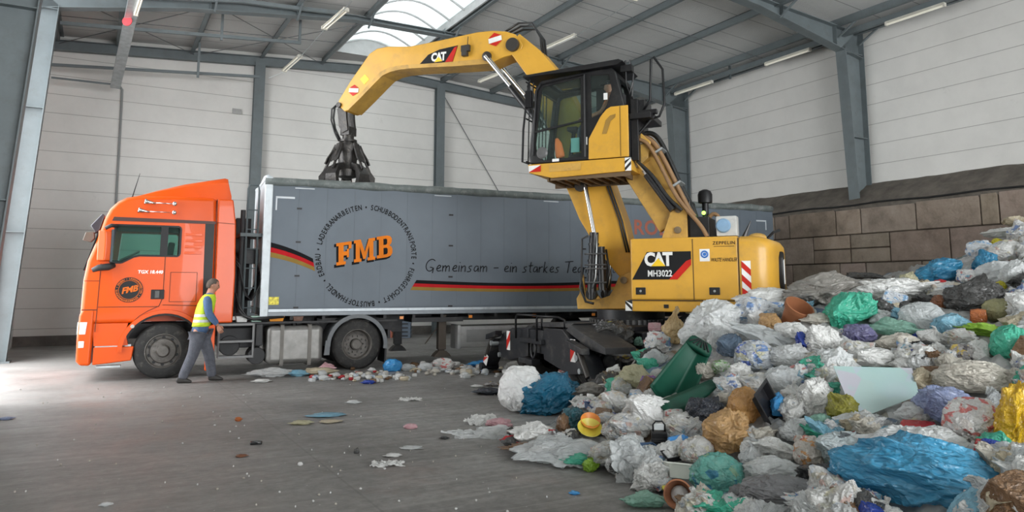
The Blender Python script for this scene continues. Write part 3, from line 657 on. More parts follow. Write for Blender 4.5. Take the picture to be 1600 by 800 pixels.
# mirrors
mb = MB(); mb.rings([[Vector((-1.2+dx, -.12+dy, z)) for dx, dy in ((0, 0), (.13*w, -.05), (.25*w, 0), (.25*w, .1), (0, .12))] for z, w in ((2.2, .92), (2.3, 1.0), (2.62, 1.0), (2.76, .85))])
mi = mb.build('mirror_housing', orange, tr, bevel=.02, seg=3)
mb = MB(); mb.b2(-.985, -.945, -.15, .02, 2.18, 2.78); mb.build('mirror_glass', mat('dark_mirror', (.04, .05, .06), .1), mi)
mb = MB(); mb.tube([(-.92, .0, 2.12), (-1.0, -.08, 2.09), (-1.16, -.1, 2.07), (-1.26, -.1, 2.02)], [.05, .065, .06, .04], 8); mb.tube([(-.9, 0, 2.86), (-1.0, -.08, 2.86), (-1.1, -.08, 2.8)], .035, 8)
mb.build('mirror_arm', black_rough, tr, smooth=True)
mb = MB(); mb.tube([(-1.2, .25, 2.78), (-1.3, .2, 2.72), (-1.36, .18, 2.66)], .02, 6); mb.prism([(-1.46, 2.58), (-1.33, 2.55), (-1.27, 2.62), (-1.29, 2.74), (-1.42, 2.73)], .05, .3); mb.build('front_mirror', mat('mirror_brown', (.12, .09, .07), .3), tr, bevel=.02)
# sun visor with lamps
mb = MB(); mb.prism([(-1.36, 2.86), (-1.26, 2.72), (-1.20, 2.78), (-1.13, 3.06), (-1.18, 3.1)], .15, 2.35); vz = mb.build('sun_visor', mat('smoked_visor', (.05, .05, .06), .15), tr, bevel=.02)
mb = MB()
for k in range(3): mb.sphere((-1.24, .3+k*.3, 2.93), .06, (.6, 1, 1), 8)
build_each(mb, 'visor_lamp', mat('visor_lamp_red', (.35, .03, .03), .2), vz)
# horns, antenna, lamps on the roof
for x, z in ((-.42, 3.32), (-.52, 3.15)):
    mb = MB(); mb.tube([(x-.05, -.06, z+.02), (x-.02, -.06, z+.015), (x+.08, -.06, z), (x+.14, -.05, z-.01)], [.06, .045, .02, .018], 12); mb.cyl((x+.1, -.05, z), (x+.1, .03, z), .015, 6); mb.tube([(x+.14, -.05, z), (x+.5, -.04, z)], .009, 6)
    mb.sphere((x+.47 if z > 3.2 else x+.57, -.04, z), .045, (1, .8, 1), 8); mb.build('air_horn', chrome, tr, smooth=True)
mb = MB(); mb.tube([(-.72, .5, 3.4), (-.70, .5, 3.5), (-.6, .5, 3.95)], [.03, .012, .004], 6); mb.build('antenna', black, tr, smooth=True)
mb = MB(); mb.sphere((-.95, .05, 3.03), .045, (1.3, .6, .8), 8); mb.build('marker_lamp', mat('clear_lamp', (.7, .65, .6), .2), tr, smooth=True)
# --- chassis
mb = MB(); mb.b2(-1.0, 4.9, .75, .83, .72, 1.0); mb.b2(-1.0, 4.9, 1.67, 1.75, .72, 1.0)
for x in (.9, 1.9, 2.9, 4.6): mb.b2(x, x+.1, .8, 1.7, .78, .95)
mb.b2(.95, 4.6, .1, .14, .98, 1.02); mb.b2(2.95, 4.4, .5, 2.0, 1.0, 1.06)
mb.build('chassis_frame', black_rough, tr)
MB().lathe([(-.05, .5), (-.05, .53), (.02, .55), (.08, .5)], (3.55, 1.25, 1.06), 'z', 24).build('fifth_wheel', black_rough, tr)
mb = MB()
for y in (0.05,):
    mb.tube([(.97, y, 1.0), (.97, y, .36), (1.62, y, .34), (1.62, y, 1.0)], .028, 6); mb.b2(.97, 1.62, y-.03, y+.2, .33, .37); mb.b2(.97, 1.62, y-.03, y+.2, .63, .67); mb.b2(.97, 1.62, y-.03, y+.2, .96, 1.0)
mb.build('chassis_steps', galv if False else mat('step_grey', (.16, .16, .16), .5), tr)
mb = MB(); mb.b2(1.66, 1.8, .05, .6, .55, .98); mb.cyl((1.2, .35, .55), (1.2, .9, .55), .2, 18); mb.cyl((1.7, .1, .35), (1.7, .6, .35), .17, 18); mb.b2(1.0, 1.8, .4, 2.1, .5, .9)
mb.build('battery_box', black_rough, tr, bevel=.02)
tk = MB().b2(1.87, 3.0, .02, .70, .17, .93).build('fuel_tank', mat('aluminium_tank', (.2, .195, .185), .42, .4, .2, 5, dirt=(.16, .15, .13), dirt_amt=.5), tr, bevel=.11, seg=5)
mb = MB()
for x in (2.17, 2.72): mb.prism([(x-.035, .14), (x+.035, .14), (x+.035, .96), (x-.035, .96)], .0, .02); mb.b2(x-.035, x+.035, .0, .72, .935, .96); mb.b2(x-.035, x+.035, .0, .5, .135, .165)
mb.build('tank_strap', mat('strap_brown_grey', (.15, .14, .125), .6), tk)
MB().cyl((2.45, .35, .92), (2.45, .35, .98), .06, 14).build('tank_cap', black, tk)
fm = mat('grey_mudguard', (.12, .13, .14), .55, dirt=(.2, .19, .17), dirt_amt=.5)
aa = [radians_ for radians_ in [R(a_) for a_ in range(-8, 189, 9)]]
cx = 3.71
mb = MB(); mb.rings([[Vector((cx+rr_*cos(a), y, .50+rr_*sin(a))) for rr_, y in ((.60, -.0), (.645, -.0), (.645, .66), (.60, .66))] for a in aa])
mb.rings([[Vector((cx+rr_*cos(a), y, .50+rr_*sin(a))) for rr_, y in ((.57, -.01), (.65, -.01), (.65, .03), (.57, .03))] for a in aa])
mb.prism([(cx-.69, .32), (cx-.58, .32), (cx-.57, .6), (cx-.66, .62)], 0, .05)
mb.build('rear_mudguard', fm, tr, smooth='auto')
mb = MB(); mb.prism([(cx+.60, .12), (cx+.64, .12), (cx+.66, .65), (cx+.62, .65)], .05, .6); mb.build('mud_flap', black_rough, tr)
mb = MB(); mb.b2(cx+.68, cx+.74, .1, .55, .62, .8); mb.m(1).b2(cx+.74, cx+.76, .12, .5, .64, .78); mb.build('tail_lamp', [black, mat('tail_red', (.3, .03, .02), .3)], tr)
wheel('front_wheel', 0, .03, tr, .515)
wheel('front_wheel', 0, 2.47, tr, .515, sgn=1)
wheel('rear_wheel', cx, .02, tr, .515, .29, True, dual=True)
wheel('rear_wheel', cx, 2.48, tr, .515, .29, True, dual=True, sgn=1)
# gear between cab and trailer
mb = MB()
mb.tube([(1.42, .3, 1.05), (1.42, .3, 3.75), (1.45, .3, 3.82), (1.62, .3, 3.82), (1.64, .3, 3.7), (1.64, .3, 1.2)], .022, 6)
for z in (1.3, 1.7, 2.1, 2.5, 2.9, 3.3): mb.cyl((1.42, .3, z), (1.64, .3, z), .014, 6)
mb.b2(1.3, 1.8, .25, 1.2, 2.75, 2.82)
mb.build('access_ladder', dark_steel, tr)
mb = MB()
for k in range(9):
    y = .2+.12*k; z = 2.2+.07*(k % 4); mb.tube([(1.22, y, z), (1.32, y, z-.1), (1.45, y+.1, 1.55+.05*k), (1.58, y+.1, 1.45), (1.72, y, 1.75), (1.8, y, z+.1)], .017+.004*(k % 3), 7)
mb.tube([(1.3, .1, 1.3), (1.42, .05, 1.15), (1.6, .05, 1.08), (2.2, .1, 1.12)], .03, 8)
mb.tube([(1.25, .15, 1.6), (1.35, .12, 1.3), (1.5, .1, 1.1), (1.9, .1, 1.05)], .025, 8)
mb.build('air_hose', mat('black_hose', (.015, .015, .016), .45), tr, smooth=True)
mb = MB(); mb.b2(1.24, 1.45, .5, 1.0, 1.3, 2.3); mb.b2(1.3, 1.6, 1.2, 1.5, 1.1, 3.2); mb.cyl((1.35, .38, 1.2), (1.35, .38, 3.3), .05, 10); mb.b2(1.4, 1.7, .45, .7, 2.2, 2.5)
build_each(mb, 'rear_equipment', black_rough, tr)

# ================================================================ TRAILER
BT = atan2(cos(R(66.3)), sin(R(66.3)))
gp = ground(558, 577)
tl_ = thing('semi_trailer', 'long grey walking floor semi-trailer with round black lettering and flag stripes', 'trailer', gp, BT)
tgrey, nt, b = nodes_of('grey_trailer_side'); tc = N(nt, 'ShaderNodeTexCoord')
nz = N(nt, 'ShaderNodeTexNoise'); nz.inputs['Scale'].default_value = .7; nz.inputs['Detail'].default_value = 8; nt.links.new(tc.outputs['Object'], nz.inputs['Vector'])
c = ramp(nt, nz.outputs['Fac'], [(.3, (.108, .130, .155)), (.7, (.142, .168, .198))])
mp = N(nt, 'ShaderNodeMapping'); mp.inputs['Scale'].default_value = (9, 1, .7); mp.inputs['Rotation'].default_value = (0, .12, 0); nt.links.new(tc.outputs['Object'], mp.inputs[0])
n2 = N(nt, 'ShaderNodeTexNoise'); n2.inputs['Scale'].default_value = 1.6; n2.inputs['Detail'].default_value = 9; n2.inputs['Roughness'].default_value = .75; nt.links.new(mp.outputs[0], n2.inputs['Vector'])
f = ramp(nt, n2.outputs['Fac'], [(.6, (0, 0, 0)), (.68, (.7,)*3)]); mx = N(nt, 'ShaderNodeMixRGB'); nt.links.new(f, mx.inputs[0]); nt.links.new(c, mx.inputs[1]); mx.inputs[2].default_value = (.13, .14, .15, 1)
f2 = ramp(nt, n2.outputs['Fac'], [(.28, (.6,)*3), (.33, (0, 0, 0))]); m2 = N(nt, 'ShaderNodeMixRGB'); nt.links.new(f2, m2.inputs[0]); nt.links.new(mx.outputs[0], m2.inputs[1]); m2.inputs[2].default_value = (.34, .36, .38, 1)
nt.links.new(m2.outputs[0], b.inputs['Base Color']); b.inputs['Roughness'].default_value = .5; b.inputs['Specular IOR Level'].default_value = .3
X0, X1, TW = -2.0, 11.55, 2.52
body = MB(); body.b2(X0+.1, X1, 0, .05, 1.25, 3.86); body.b2(X0+.1, X1, TW-.05, TW, 1.25, 3.86); body.b2(X0, X1, 0, TW, 1.15, 1.3); body.b2(X1-.05, X1, .05, TW-.05, 1.25, 3.86)
bodyo = body.build('body_panels', tgrey, tl_)
wh = mat('trailer_white_front', (.62, .67, .70), .45, dirt=(.3, .3, .3), dirt_amt=.4)
mb = MB(); mb.b2(X0, X0+.06, 0, TW, 1.2, 3.95); mb.b2(X0-.0, X0+.16, -.02, .06, 1.12, 3.98); mb.b2(X0-.0, X0+.16, TW-.06, TW+.02, 1.12, 3.98); mb.build('front_wall', wh, tl_, bevel=.02)
mb = MB(); mb.b2(X0+.16, X1, -.012, .0, 1.215, 1.27); mb.build('side_rail_strip', mat('pale_rail', (.42, .46, .49), .4, .2, dirt=(.1, .1, .1), dirt_amt=.5), tl_)
mb = MB(); mb.b2(X0+.1, X1, -.018, .02, 1.13, 1.21); mb.b2(X0+.1, X1, TW-.02, TW+.018, 1.13, 1.24); build_each(mb, 'bottom_rail', mat('grey_rail', (.16, .18, .2), .4, .1), tl_, bevel=.01)
seam_t = mat('trailer_seam', (.1, .12, .14), .6)
mb = MB(); rng = random.Random(2)
for k in range(1, 23): mb.b2(X0+.1+k*.585-.004, X0+.1+k*.585+.004, -.003, .002, 1.34, 3.8)
build_each(mb, 'panel_seam', seam_t, tl_)
mb = MB()
for x in (-1.3, 2.05, 5.5, 8.6):
    for z in (1.3, 1.95, 2.65, 3.35): mb.b2(x-.05, x+.05, -.012, .0, z-.018, z+.018)
build_each(mb, 'hinge', black, tl_)
# rolled tarpaulin along the top edge
tarp = mat('grey_green_tarpaulin', (.13, .15, .145), .6, 0, .3, 3, .6, 12, dirt=(.32, .33, .32), dirt_amt=.7)
n = 90; rg = []
for i in range(n+1):
    x = X0+(X1-X0)*i/n; r = .085+.018*noise.noise(Vector((x*2, 0, 0)))+.012*noise.noise(Vector((x*9, 4, 0))); z = 3.90+.02*noise.noise(Vector((x*.8, 7, 0)))
    rg.append([Vector((x, .03+r*cos(2*pi*k/10), z+r*1.05*sin(2*pi*k/10))) for k in range(10)])
mb = MB(); mb.rings(rg)
mb.rings([[Vector((p.x, TW-p.y, p.z)) for p in q] for q in rg])
build_each(mb, 'rolled_tarpaulin', tarp, tl_, smooth=True)
mb = MB(); mb.tube([(X0+.05, y, 3.97+.04*sin(y*3)) for y in (0, .4, .8, 1.25, 1.7, 2.1, TW)], .06, 8)
mb.b2(X0, X0+.14, 0, TW, 3.9, 4.0); mb.build('tarpaulin_end', wh, tl_, smooth=True)
mb = MB()
for x in (-1.2, 1.85, 4.6, 8.0): mb.b2(x-.2, x+.2, -.012, 0, 3.77, 3.79)
mb.b2(X0+.22, X0+.25, -.008, 0, 3.3, 3.58); mb.b2(X0+.22, X0+.6, -.008, 0, 3.55, 3.59)
mb.b2(X1-.28, X1-.25, -.008, 0, 3.3, 3.56); mb.b2(X1-.6, X1-.25, -.008, 0, 3.53, 3.57)
build_each(mb, 'corner_marking', mat('silver_tape', (.5, .54, .57), .35), tl_)
MB().b2(X0+.16, X0+.36, -.008, 0, 1.36, 1.52).build('warning_sticker', mat('sticker_yellow', (.7, .55, .05), .5, 0, .6, 18), tl_)
# flag stripes
fk, frd, fg = mat('flag_black', (.006, .006, .007), .7, spec=.15), mat('flag_red', (.42, .008, .012), .65, spec=.15), mat('flag_gold', (.26, .16, .035), .65, spec=.15)
def flag(top, bot, n=24):
    """top, bot: functions t -> (x, z)"""
    mb = MB()
    for bnd in range(3):
        mb.m(bnd)
        for i in range(n):
            q = []
            for t, e in ((i/n, bnd/3), ((i+1)/n, bnd/3), ((i+1)/n, (bnd+1)/3), (i/n, (bnd+1)/3)):
                a, c_ = top(t), bot(t); q.append((a[0]+(c_[0]-a[0])*e, -.006, a[1]+(c_[1]-a[1])*e))
            mb.poly(q)
    o = mb.build('flag_stripe', [fk, frd, fg], tl_); return o
flag(lambda t: (-1.85+.86*t, 2.63-.19*t-.13*t*t), lambda t: (-1.85+.86*t+.05*t, 2.33-.15*t-.13*t*t))
flag(lambda t: (1.22+.04+6.0*t, 1.875-.07*sin(pi*min(1, t*1.2))*.9), lambda t: (1.12+6.1*t, 1.655-.07*sin(pi*min(1, t*1.2))*.6))
# circular lettering
ink = mat('black_lettering', (.008, .008, .009), .7, spec=.15)
mb = MB(); words = '• SCHUBBODENTRANSPORTE • FUHRGESCHÄFT • BAUSTOFFHANDEL • ERDBAU • LADEKRANARBEITEN '
cxl, czl, rl = .15, 2.40, 1.035; nW = len(words)
wid = {'I': .55, ' ': .7, '•': .8, 'M': 1.15}
tot = sum(wid.get(ch, 1) for ch in words); acc = 0
for ch in words:
    w = wid.get(ch, 1); a = pi/2-.12-2*pi*(acc+w/2)/tot+.2; acc += w
    if ch != ' ': mb.mesh_in(text_mesh(ch, .16, .003, .001), side_M(cxl+rl*cos(a), -.005, czl+rl*sin(a), a-pi/2, .72, 1))
mb.build('circle_lettering', ink, tl_)
# big slab serif FMB, drawn as outlines
def slab(ch):
    if ch == 'F': return [(0, 0), (.52, 0), (.52, .14), (.4, .14), (.4, .4), (.58, .4), (.58, .3), (.7, .3), (.7, .68), (.58, .68), (.58, .58), (.4, .58), (.4, .86), (.68, .86), (.68, .68), (.84, .68), (.84, 1), (0, 1), (0, .86), (.12, .86), (.12, .14), (0, .14)]
    if ch == 'M': return [(0, 0), (.42, 0), (.42, .14), (.33, .14), (.33, .68), (.52, .1), (.66, .1), (.86, .68), (.86, .14), (.77, .14), (.77, 0), (1.2, 0), (1.2, .14), (1.1, .14), (1.1, .86), (1.2, .86), (1.2, 1), (.84, 1), (.61, .42), (.38, 1), (0, 1), (0, .86), (.1, .86), (.1, .14), (0, .14)]
    if ch == 'B':
        return [(0, 0), (.6, 0), (.8, .05), (.9, .16), (.9, .34), (.84, .46), (.72, .53), (.82, .6), (.87, .7), (.87, .84), (.77, .95), (.6, 1), (0, 1), (0, .86), (.12, .86), (.12, .14), (0, .14)]
holesB = [[(.38, .14), (.56, .14), (.62, .2), (.62, .38), (.56, .44), (.38, .44)], [(.38, .58), (.54, .58), (.6, .64), (.6, .8), (.54, .86), (.38, .86)]]
def fmb(mb, x0, z0, s, y, grow=0, dx=0, dz=0):
    rot = .16; x = 0
    for ch, adv in (('F', .98), ('M', 1.3), ('B', 0)):
        for k, pts in enumerate([slab(ch)]+(holesB if ch == 'B' else [])):
            if grow and k: continue
            cxx = sum(p[0] for p in pts)/len(pts); czz = sum(p[1] for p in pts)/len(pts); out = []
            for a, b_ in pts:
                if grow: a = a+(grow if a > cxx else -grow); b_ = b_+(grow if b_ > czz else -grow)
                a2 = (x+a+b_*.16)*s*.82; b2 = (b_+x*.02)*s
                out.append((x0+a2*cos(rot)-b2*sin(rot)+dx, z0+a2*sin(rot)+b2*cos(rot)+dz))
            if k: mb.m(1).prism(out, y-.0035, y-.002); mb.m(0)
            else: mb.prism(out, y-.001, y)
        x += adv
mb = MB(); fmb(mb, -.50, 2.17, .47, -.003, .03, -.035, -.035); mb.build('lettering_shadow', ink, tl_)
mb = MB(); fmb(mb, -.50, 2.17, .47, -.007); mb.build('company_lettering', [mat('lettering_orange', (.72, .19, .012), .65, spec=.15), ink], tl_)
# handwritten slogan: each letter a stroke
G = {'G': [[(.8, .85), (.55, 1), (.2, .8), (.1, .4), (.3, .05), (.6, .05), (.75, .3), (.45, .35)], [(.75, .3), (.72, -.1)]],
 'e': [[(.08, .22), (.4, .32), (.42, .48), (.25, .52), (.1, .3), (.18, .04), (.5, .1)]],
 'm': [[(.05, .5), (.08, .02)], [(.08, .3), (.22, .5), (.32, .45), (.33, .02)], [(.33, .3), (.48, .5), (.6, .42), (.62, .02)]],
 'i': [[(.08, .5), (.1, .02)], [(.1, .72), (.12, .76)]],
 'n': [[(.05, .5), (.08, .02)], [(.08, .3), (.25, .5), (.38, .45), (.4, .02)]],
 's': [[(.4, .48), (.15, .45), (.18, .3), (.36, .2), (.3, .03), (.05, .03)]],
 'a': [[(.42, .45), (.2, .5), (.06, .25), (.15, .03), (.36, .15), (.42, .45), (.45, .02)]],
 't': [[(.2, .85), (.15, .1), (.3, .02)], [(.02, .55), (.38, .58)]], 'r': [[(.05, .5), (.08, .02)], [(.08, .3), (.2, .48), (.36, .48)]],
 'k': [[(.1, .9), (.08, .02)], [(.38, .5), (.1, .25), (.42, .0)]], 'T': [[(.0, .92), (.75, .97)], [(.4, .95), (.34, .0)]],
 'f': [[(.45, .9), (.28, .88), (.22, .5), (.15, -.25)], [(.05, .48), (.4, .5)]], 'u': [[(.05, .5), (.08, .1), (.22, .02), (.38, .2), (.42, .5), (.43, .02)]],
 'ü': [[(.05, .5), (.08, .1), (.22, .02), (.38, .2), (.42, .5), (.43, .02)], [(.12, .7), (.14, .74)], [(.34, .7), (.36, .74)]],
 'd': [[(.42, .45), (.2, .5), (.06, .25), (.15, .03), (.36, .15), (.44, .95), (.46, .02)]], '–': [[(.05, .35), (.45, .36)]], 'l': [[(.1, .9), (.12, .02)]]}
adv = {'G': .88, 'm': .76, 'i': .22, 'T': .68, 'f': .42, 't': .4, ' ': .38, '–': .5, 'r': .4, 'l': .22}
mb = MB(); x = 1.42; sc_ = .29
for ch in 'Gemeinsam – ein starkes Team für die':
    for st in G.get(ch, []):
        # smooth the stroke
        P_ = [Vector((a, b_, 0)) for a, b_ in st]
        for _ in range(2 if len(P_) > 2 else 0):
            Q = [P_[0]]
            for a, b_ in zip(P_, P_[1:]): Q += [a*.75+b_*.25, a*.25+b_*.75]
            P_ = Q+[P_[-1]]
        mb.tube([(x+(p.x+p.y*.15)*sc_, -.006, 2.06+p.y*sc_) for p in P_], .0105, 5)
    x += adv.get(ch, .52)*sc_*(1.0 if ch == ' ' else 1.02)
mb.build('slogan_lettering', ink, tl_)
mb = MB(); mb.mesh_in(text_mesh('ROL', .52, .012, .001, 0, 1.05), side_M(7.45, -.006, 3.22, 0, 1.0, 1)); mb.build('rear_lettering', mat('faded_red_letters', (.33, .09, .05), .5), tl_)
# underbody: rails, landing legs, pallet box with writing, axles
mb = MB(); mb.b2(X0+.3, X1-.2, .75, .85, .95, 1.15); mb.b2(X0+.3, X1-.2, TW-.85, TW-.75, .95, 1.15)
for k in range(20): mb.b2(X0+.6+k*.65, X0+.66+k*.65, .05, TW-.05, 1.05, 1.15)
mb.b2(1.2, 2.4, .1, TW-.1, .95, 1.05)
mb.build('chassis_frame', black_rough, tl_)
for y, x in ((.3, 1.95), (TW-.3, 1.45)):
    mb = MB(); mb.b2(x-.09, x+.09, y-.08, y+.08, .33, 1.1); mb.b2(x-.065, x+.065, y-.06, y+.06, .2, .5); mb.tube([(x+.02, y, .95), (x-.35, y+.1, .45)], .015, 6)
    mb.prism([(x-.2, .17), (x+.2, .17), (x+.16, .23), (x+.08, .3), (x-.08, .3), (x-.16, .23)], y-.13, y+.13)
    mb.build('landing_leg', mat('muddy_leg', (.075, .06, .048), .8) if y < 1 else black_rough, tl_, bevel=.012)
mb = MB(); mb.b2(2.32, 4.6, .14, .6, .36, .84); mb.b2(2.28, 2.36, .12, .62, .33, .87); pb = mb.build('pallet_box', mat('dull_aluminium', (.33, .33, .325), .5, .3, dirt=(.18, .17, .16), dirt_amt=.5), tl_, bevel=.015)
MB().b2(2.5, 4.5, .13, .145, .48, .76).build('box_panel', mat('box_panel_grey', (.2, .2, .2), .5), pb)
mb = MB(); mb.mesh_in(text_mesh('www.', .2, .004, .001, 0, 1.0, 'LEFT'), side_M(3.2, .125, .64)); mb.build('box_lettering', ink, pb)
mb = MB()
for k in range(4): mb.b2(.9+k*1.6, .98+k*1.6, -.01, .02, 1.03, 1.09)
build_each(mb, 'side_marker_lamp', mat('amber_lamp', (.7, .22, .02), .3), tl_)
for x in (6.2, 7.5, 8.8):
    wheel('trailer_wheel', x, .04, tl_, .5, .36, True); wheel('trailer_wheel', x, TW-.04, tl_, .5, .36, True, sgn=1)
    MB().cyl((x, .3, .5), (x, TW-.3, .5), .08, 12).build('axle', black_rough, tl_)
# waste already inside, just showing over the rim

# ================================================================ EXCAVATOR (x forward over the trailer, y to the camera side)
CEN = Vector((2.2, 13.7, 0)); EA = atan2(.4108, -.9117)
yel = mat('machine_yellow', (.62, .33, .035), .42, 0, .08, 1.5, coat=.1, dirt=(.34, .21, .06), dirt_amt=.45)
yeld = mat('worn_machine_yellow', (.5, .29, .06), .5, 0, .2, 2.5, dirt=(.2, .13, .06), dirt_amt=.75)
blkm = mat('machine_black', (.008, .008, .009), .4, 0, .2, 3, dirt=(.06, .055, .05), dirt_amt=.4)
und = mat('undercarriage_black', (.011, .012, .015), .45, 0, .2, 2, dirt=(.14, .13, .115), dirt_amt=.55)
hose_b = mat('hydraulic_hose_black', (.014, .014, .014), .4); hose_t = mat('hydraulic_hose_tan', (.24, .135, .06), .55)
wr = mat('reflex_white', (.75, .75, .73), .35); rd_ = mat('reflex_red', (.5, .02, .012), .45, spec=.25); bk_ = mat('reflex_black', (.015, .015, .015), .4)
ex = thing('material_handler', 'yellow and black wheeled scrap handler with raised cab and orange-peel grab', 'excavator', CEN, EA)
def chevron(name, parent, o, ex_, ez, w, h, n, d, mats, slant=1):
    """striped warning plate: o corner, ex_/ez unit vectors, outward d"""
    o, ex_, ez, d = Vector(o), Vector(ex_), Vector(ez), Vector(d); mb = MB()
    q = [o, o+ex_*w, o+ex_*w+ez*h, o+ez*h]; mb.m(0).poly([p+d*.004 for p in q])
    mb.poly([p-d*.004 for p in q[::-1]])
    mb.m(1); s = h/n
    for i in range(-1, n+1):
        if i % 2: continue
        z0 = i*s; pts = []
        for (x, z) in ((0, z0), (w, z0+slant*w), (w, z0+slant*w+s), (0, z0+s)): pts.append((x, min(max(z, 0), h)))
        if abs(pts[0][1]-pts[3][1])+abs(pts[1][1]-pts[2][1]) < 1e-6: continue
        u = []
        for p in pts:
            if not u or (abs(u[-1][0]-p[0])+abs(u[-1][1]-p[1])) > 1e-6: u.append(p)
        if len(u) > 2: mb.poly([o+ex_*x+ez*z+d*.006 for x, z in u])
    return mb.build(name, mats, parent)
# ---- upper body and counterweight
HB = MB(); HB.prism([(-.35, 1.5), (-2.12, 1.5), (-2.12, 2.53), (-.35, 2.53)], -1.25, 1.25); HB.build('body_shell', yel, ex, bevel=.035, seg=3)
MB().prism([(-.36, 1.31), (-2.15, 1.31), (-2.15, 1.49), (-.36, 1.49)], -1.24, 1.24).build('lower_skirt', yel, ex, bevel=.015)
def cw_ring(z, s):
    pts = [(-2.13, 1.25), (-2.38, 1.25), (-2.52, 1.21), (-2.60, 1.10), (-2.66, .85), (-2.70, .45), (-2.72, 0)]
    pts = pts+[(x, -y) for x, y in pts[-2::-1]]
    return [Vector((-2.13+(x+2.13)*s, y*(1-(1-s)*.35), z)) for x, y in pts]
MB().rings([cw_ring(1.33, .93), cw_ring(1.38, .985), cw_ring(1.5, 1.0), cw_ring(2.32, 1.0), cw_ring(2.40, .985), cw_ring(2.47, .9), cw_ring(2.53, .62)]).build('counterweight', yel, ex, smooth='auto')
mb = MB(); mb.prism([(.30, 1.65), (.62, 1.65), (.70, 1.8), (.66, 2.2), (.55, 2.3), (.34, 2.28)], -2.745, -2.66, plane='yz'); cwg = mb.build('rear_grille', blkm, ex, bevel=.02)
mb = MB(); mb.prism([(.42, 1.76), (.56, 1.76), (.58, 2.15), (.44, 2.18)], -2.755, -2.73, plane='yz'); mb.build('grille_plate', wr, cwg, bevel=.02)
def eseam(pts, y=1.252, w=.012, p=ex, m=None): return seam(pts, w, y, 'panel_gap', m or mat('yellow_seam', (.07, .04, .01), .7), p)
eseam([(-1.40, 1.5), (-1.40, 2.5)]); eseam([(-2.12, 1.5), (-2.12, 2.5)], w=.016); eseam([(-.37, 1.495), (-2.13, 1.495)], w=.018)
dec = mat('decal_black', (.012, .012, .013), .5, spec=.2)
dcl = MB().prism([(-.38, 1.84), (-.64, 2.30), (-1.37, 2.30), (-1.37, 2.11), (-1.14, 1.84)], 1.25, 1.256).build('side_decal', dec, ex)
MB().prism([(-1.0, 1.84), (-1.14, 1.84), (-1.37, 2.08), (-1.37, 2.17), (-1.29, 2.14)], 1.252, 1.26).build('decal_stripe', rd_, dcl)
def bold_text(txt, size, M, name, m, parent, bold=.03, sp=.85, shear=0): mb = MB(); mb.mesh_in(text_mesh(txt, size, bold*size, .001, shear, sp), M); return mb.build(name, m, parent)
bold_text('CAT', .30, side_Mp(-.83, 1.262, 2.165, 0, .85, 1.0), 'maker_lettering', wr, dcl, .045)
MB().prism([(-.83+.12, 2.06), (-.83-.12, 2.06), (-.83, 2.19)], 1.262, 1.268).build('logo_triangle', mat('logo_yellow', (.85, .55, .02), .4), dcl)
bold_text('MH3022', .145, side_Mp(-.85, 1.262, 1.935, 0, .8, 1), 'type_lettering', wr, dcl, .022, 1.02)
bold_text('ZEPPELIN', .075, side_Mp(-1.90, 1.253, 2.42, 0, 1.05, 1), 'dealer_lettering', dec, ex, .01, 1.1)
MB().b2(-2.06, -1.74, 1.25, 1.254, 2.365, 2.372).build('dealer_underline', dec, ex)
bold_text('WASTE HANDLER', .085, side_Mp(-1.89, 1.253, 2.15, 0, .60, 1), 'function_lettering', dec, ex, .006, 1.0, .3)
stk = MB().b2(-1.67, -1.51, 1.25, 1.255, 2.13, 2.33).build('round_emblem_sticker', wr, ex)
mb = MB(); mb.tube([(-1.59+.05*cos(a), 1.257, 2.245+.05*sin(a)) for a in [2*pi*i/20 for i in range(21)]], .013, 5, False); mb.cyl((-1.59, 1.254, 2.245), (-1.59, 1.26, 2.245), .028, 12); mb.build('emblem_ring', mat('emblem_blue', (.03, .16, .5), .4), stk)
for x in (-.52, -1.73):
    lk = MB().b2(x-.085, x+.085, 1.245, 1.262, 1.59, 1.71).build('door_latch', blkm, ex, bevel=.01); MB().cyl((x, 1.26, 1.65), (x, 1.27, 1.65), .02, 10).build('latch_knob', galv, lk)
MB().b2(-.98, -.9, 1.24, 1.248, 1.37, 1.43).build('skirt_latch', blkm, ex)
mb = MB(); mb.poly([(-1.88, 1.245, 1.36), (-2.0, 1.245, 1.36), (-1.94, 1.245, 1.46)]); mb.build('warning_triangle', mat('warning_yellow', (.8, .6, .03), .4), ex)
chevron('warning_chevron', ex, (-.37, 1.245, 1.32), (1, 0, 0), (0, 0, 1), .12, .17, 3, (0, 1, 0), [wr, bk_], 1)
chevron('rear_chevron', ex, (-2.16, 1.256, 1.6), (-1, -.03, 0), (0, 0, 1), .14, .53, 5, (0, 1, 0), [wr, rd_], -1)
# things on the body
mb = MB(); mb.b2(-2.08, -1.75, .75, 1.0, 2.55, 2.88); fu = mb.build('fuel_pump_box', mat('dusty_white_box', (.5, .5, .48), .5, dirt=(.2, .2, .2), dirt_amt=.6), ex, bevel=.015)
mb = MB(); mb.lathe([(0, .11), (.02, .12), (.05, .1), (.06, .04), (.06, .001)], (-1.87, 1.0, 2.72), 'y', 20); mb.build('pump_dial', mat('dial_blue', (.2, .33, .48), .4), fu, smooth='auto')
mb = MB(); mb.cyl((-1.52, .6, 2.53), (-1.52, .6, 3.2), .055, 14); mb.lathe([(3.15, .09), (3.16, .12), (3.3, .125), (3.36, .1), (3.39, .04), (3.39, .001)], (-1.52, .6, 0), 'z', 20); mb.build('air_intake', black, ex, smooth='auto')
MB().sphere((-1.50, .67, 2.98), .035, n=8).build('green_lamp', emit('green_lamp', (.35, .9, .1), 2.0), ex, smooth=True)
mb = MB(); mb.b2(-1.62, -1.28, .2, .85, 2.5, 2.9); mb.b2(-1.3, -1.22, .3, .8, 2.5, 3.2); mb.b2(-1.7, -1.3, -.3, .2, 2.5, 2.75); build_each(mb, 'engine_unit', blkm, ex, bevel=.02)
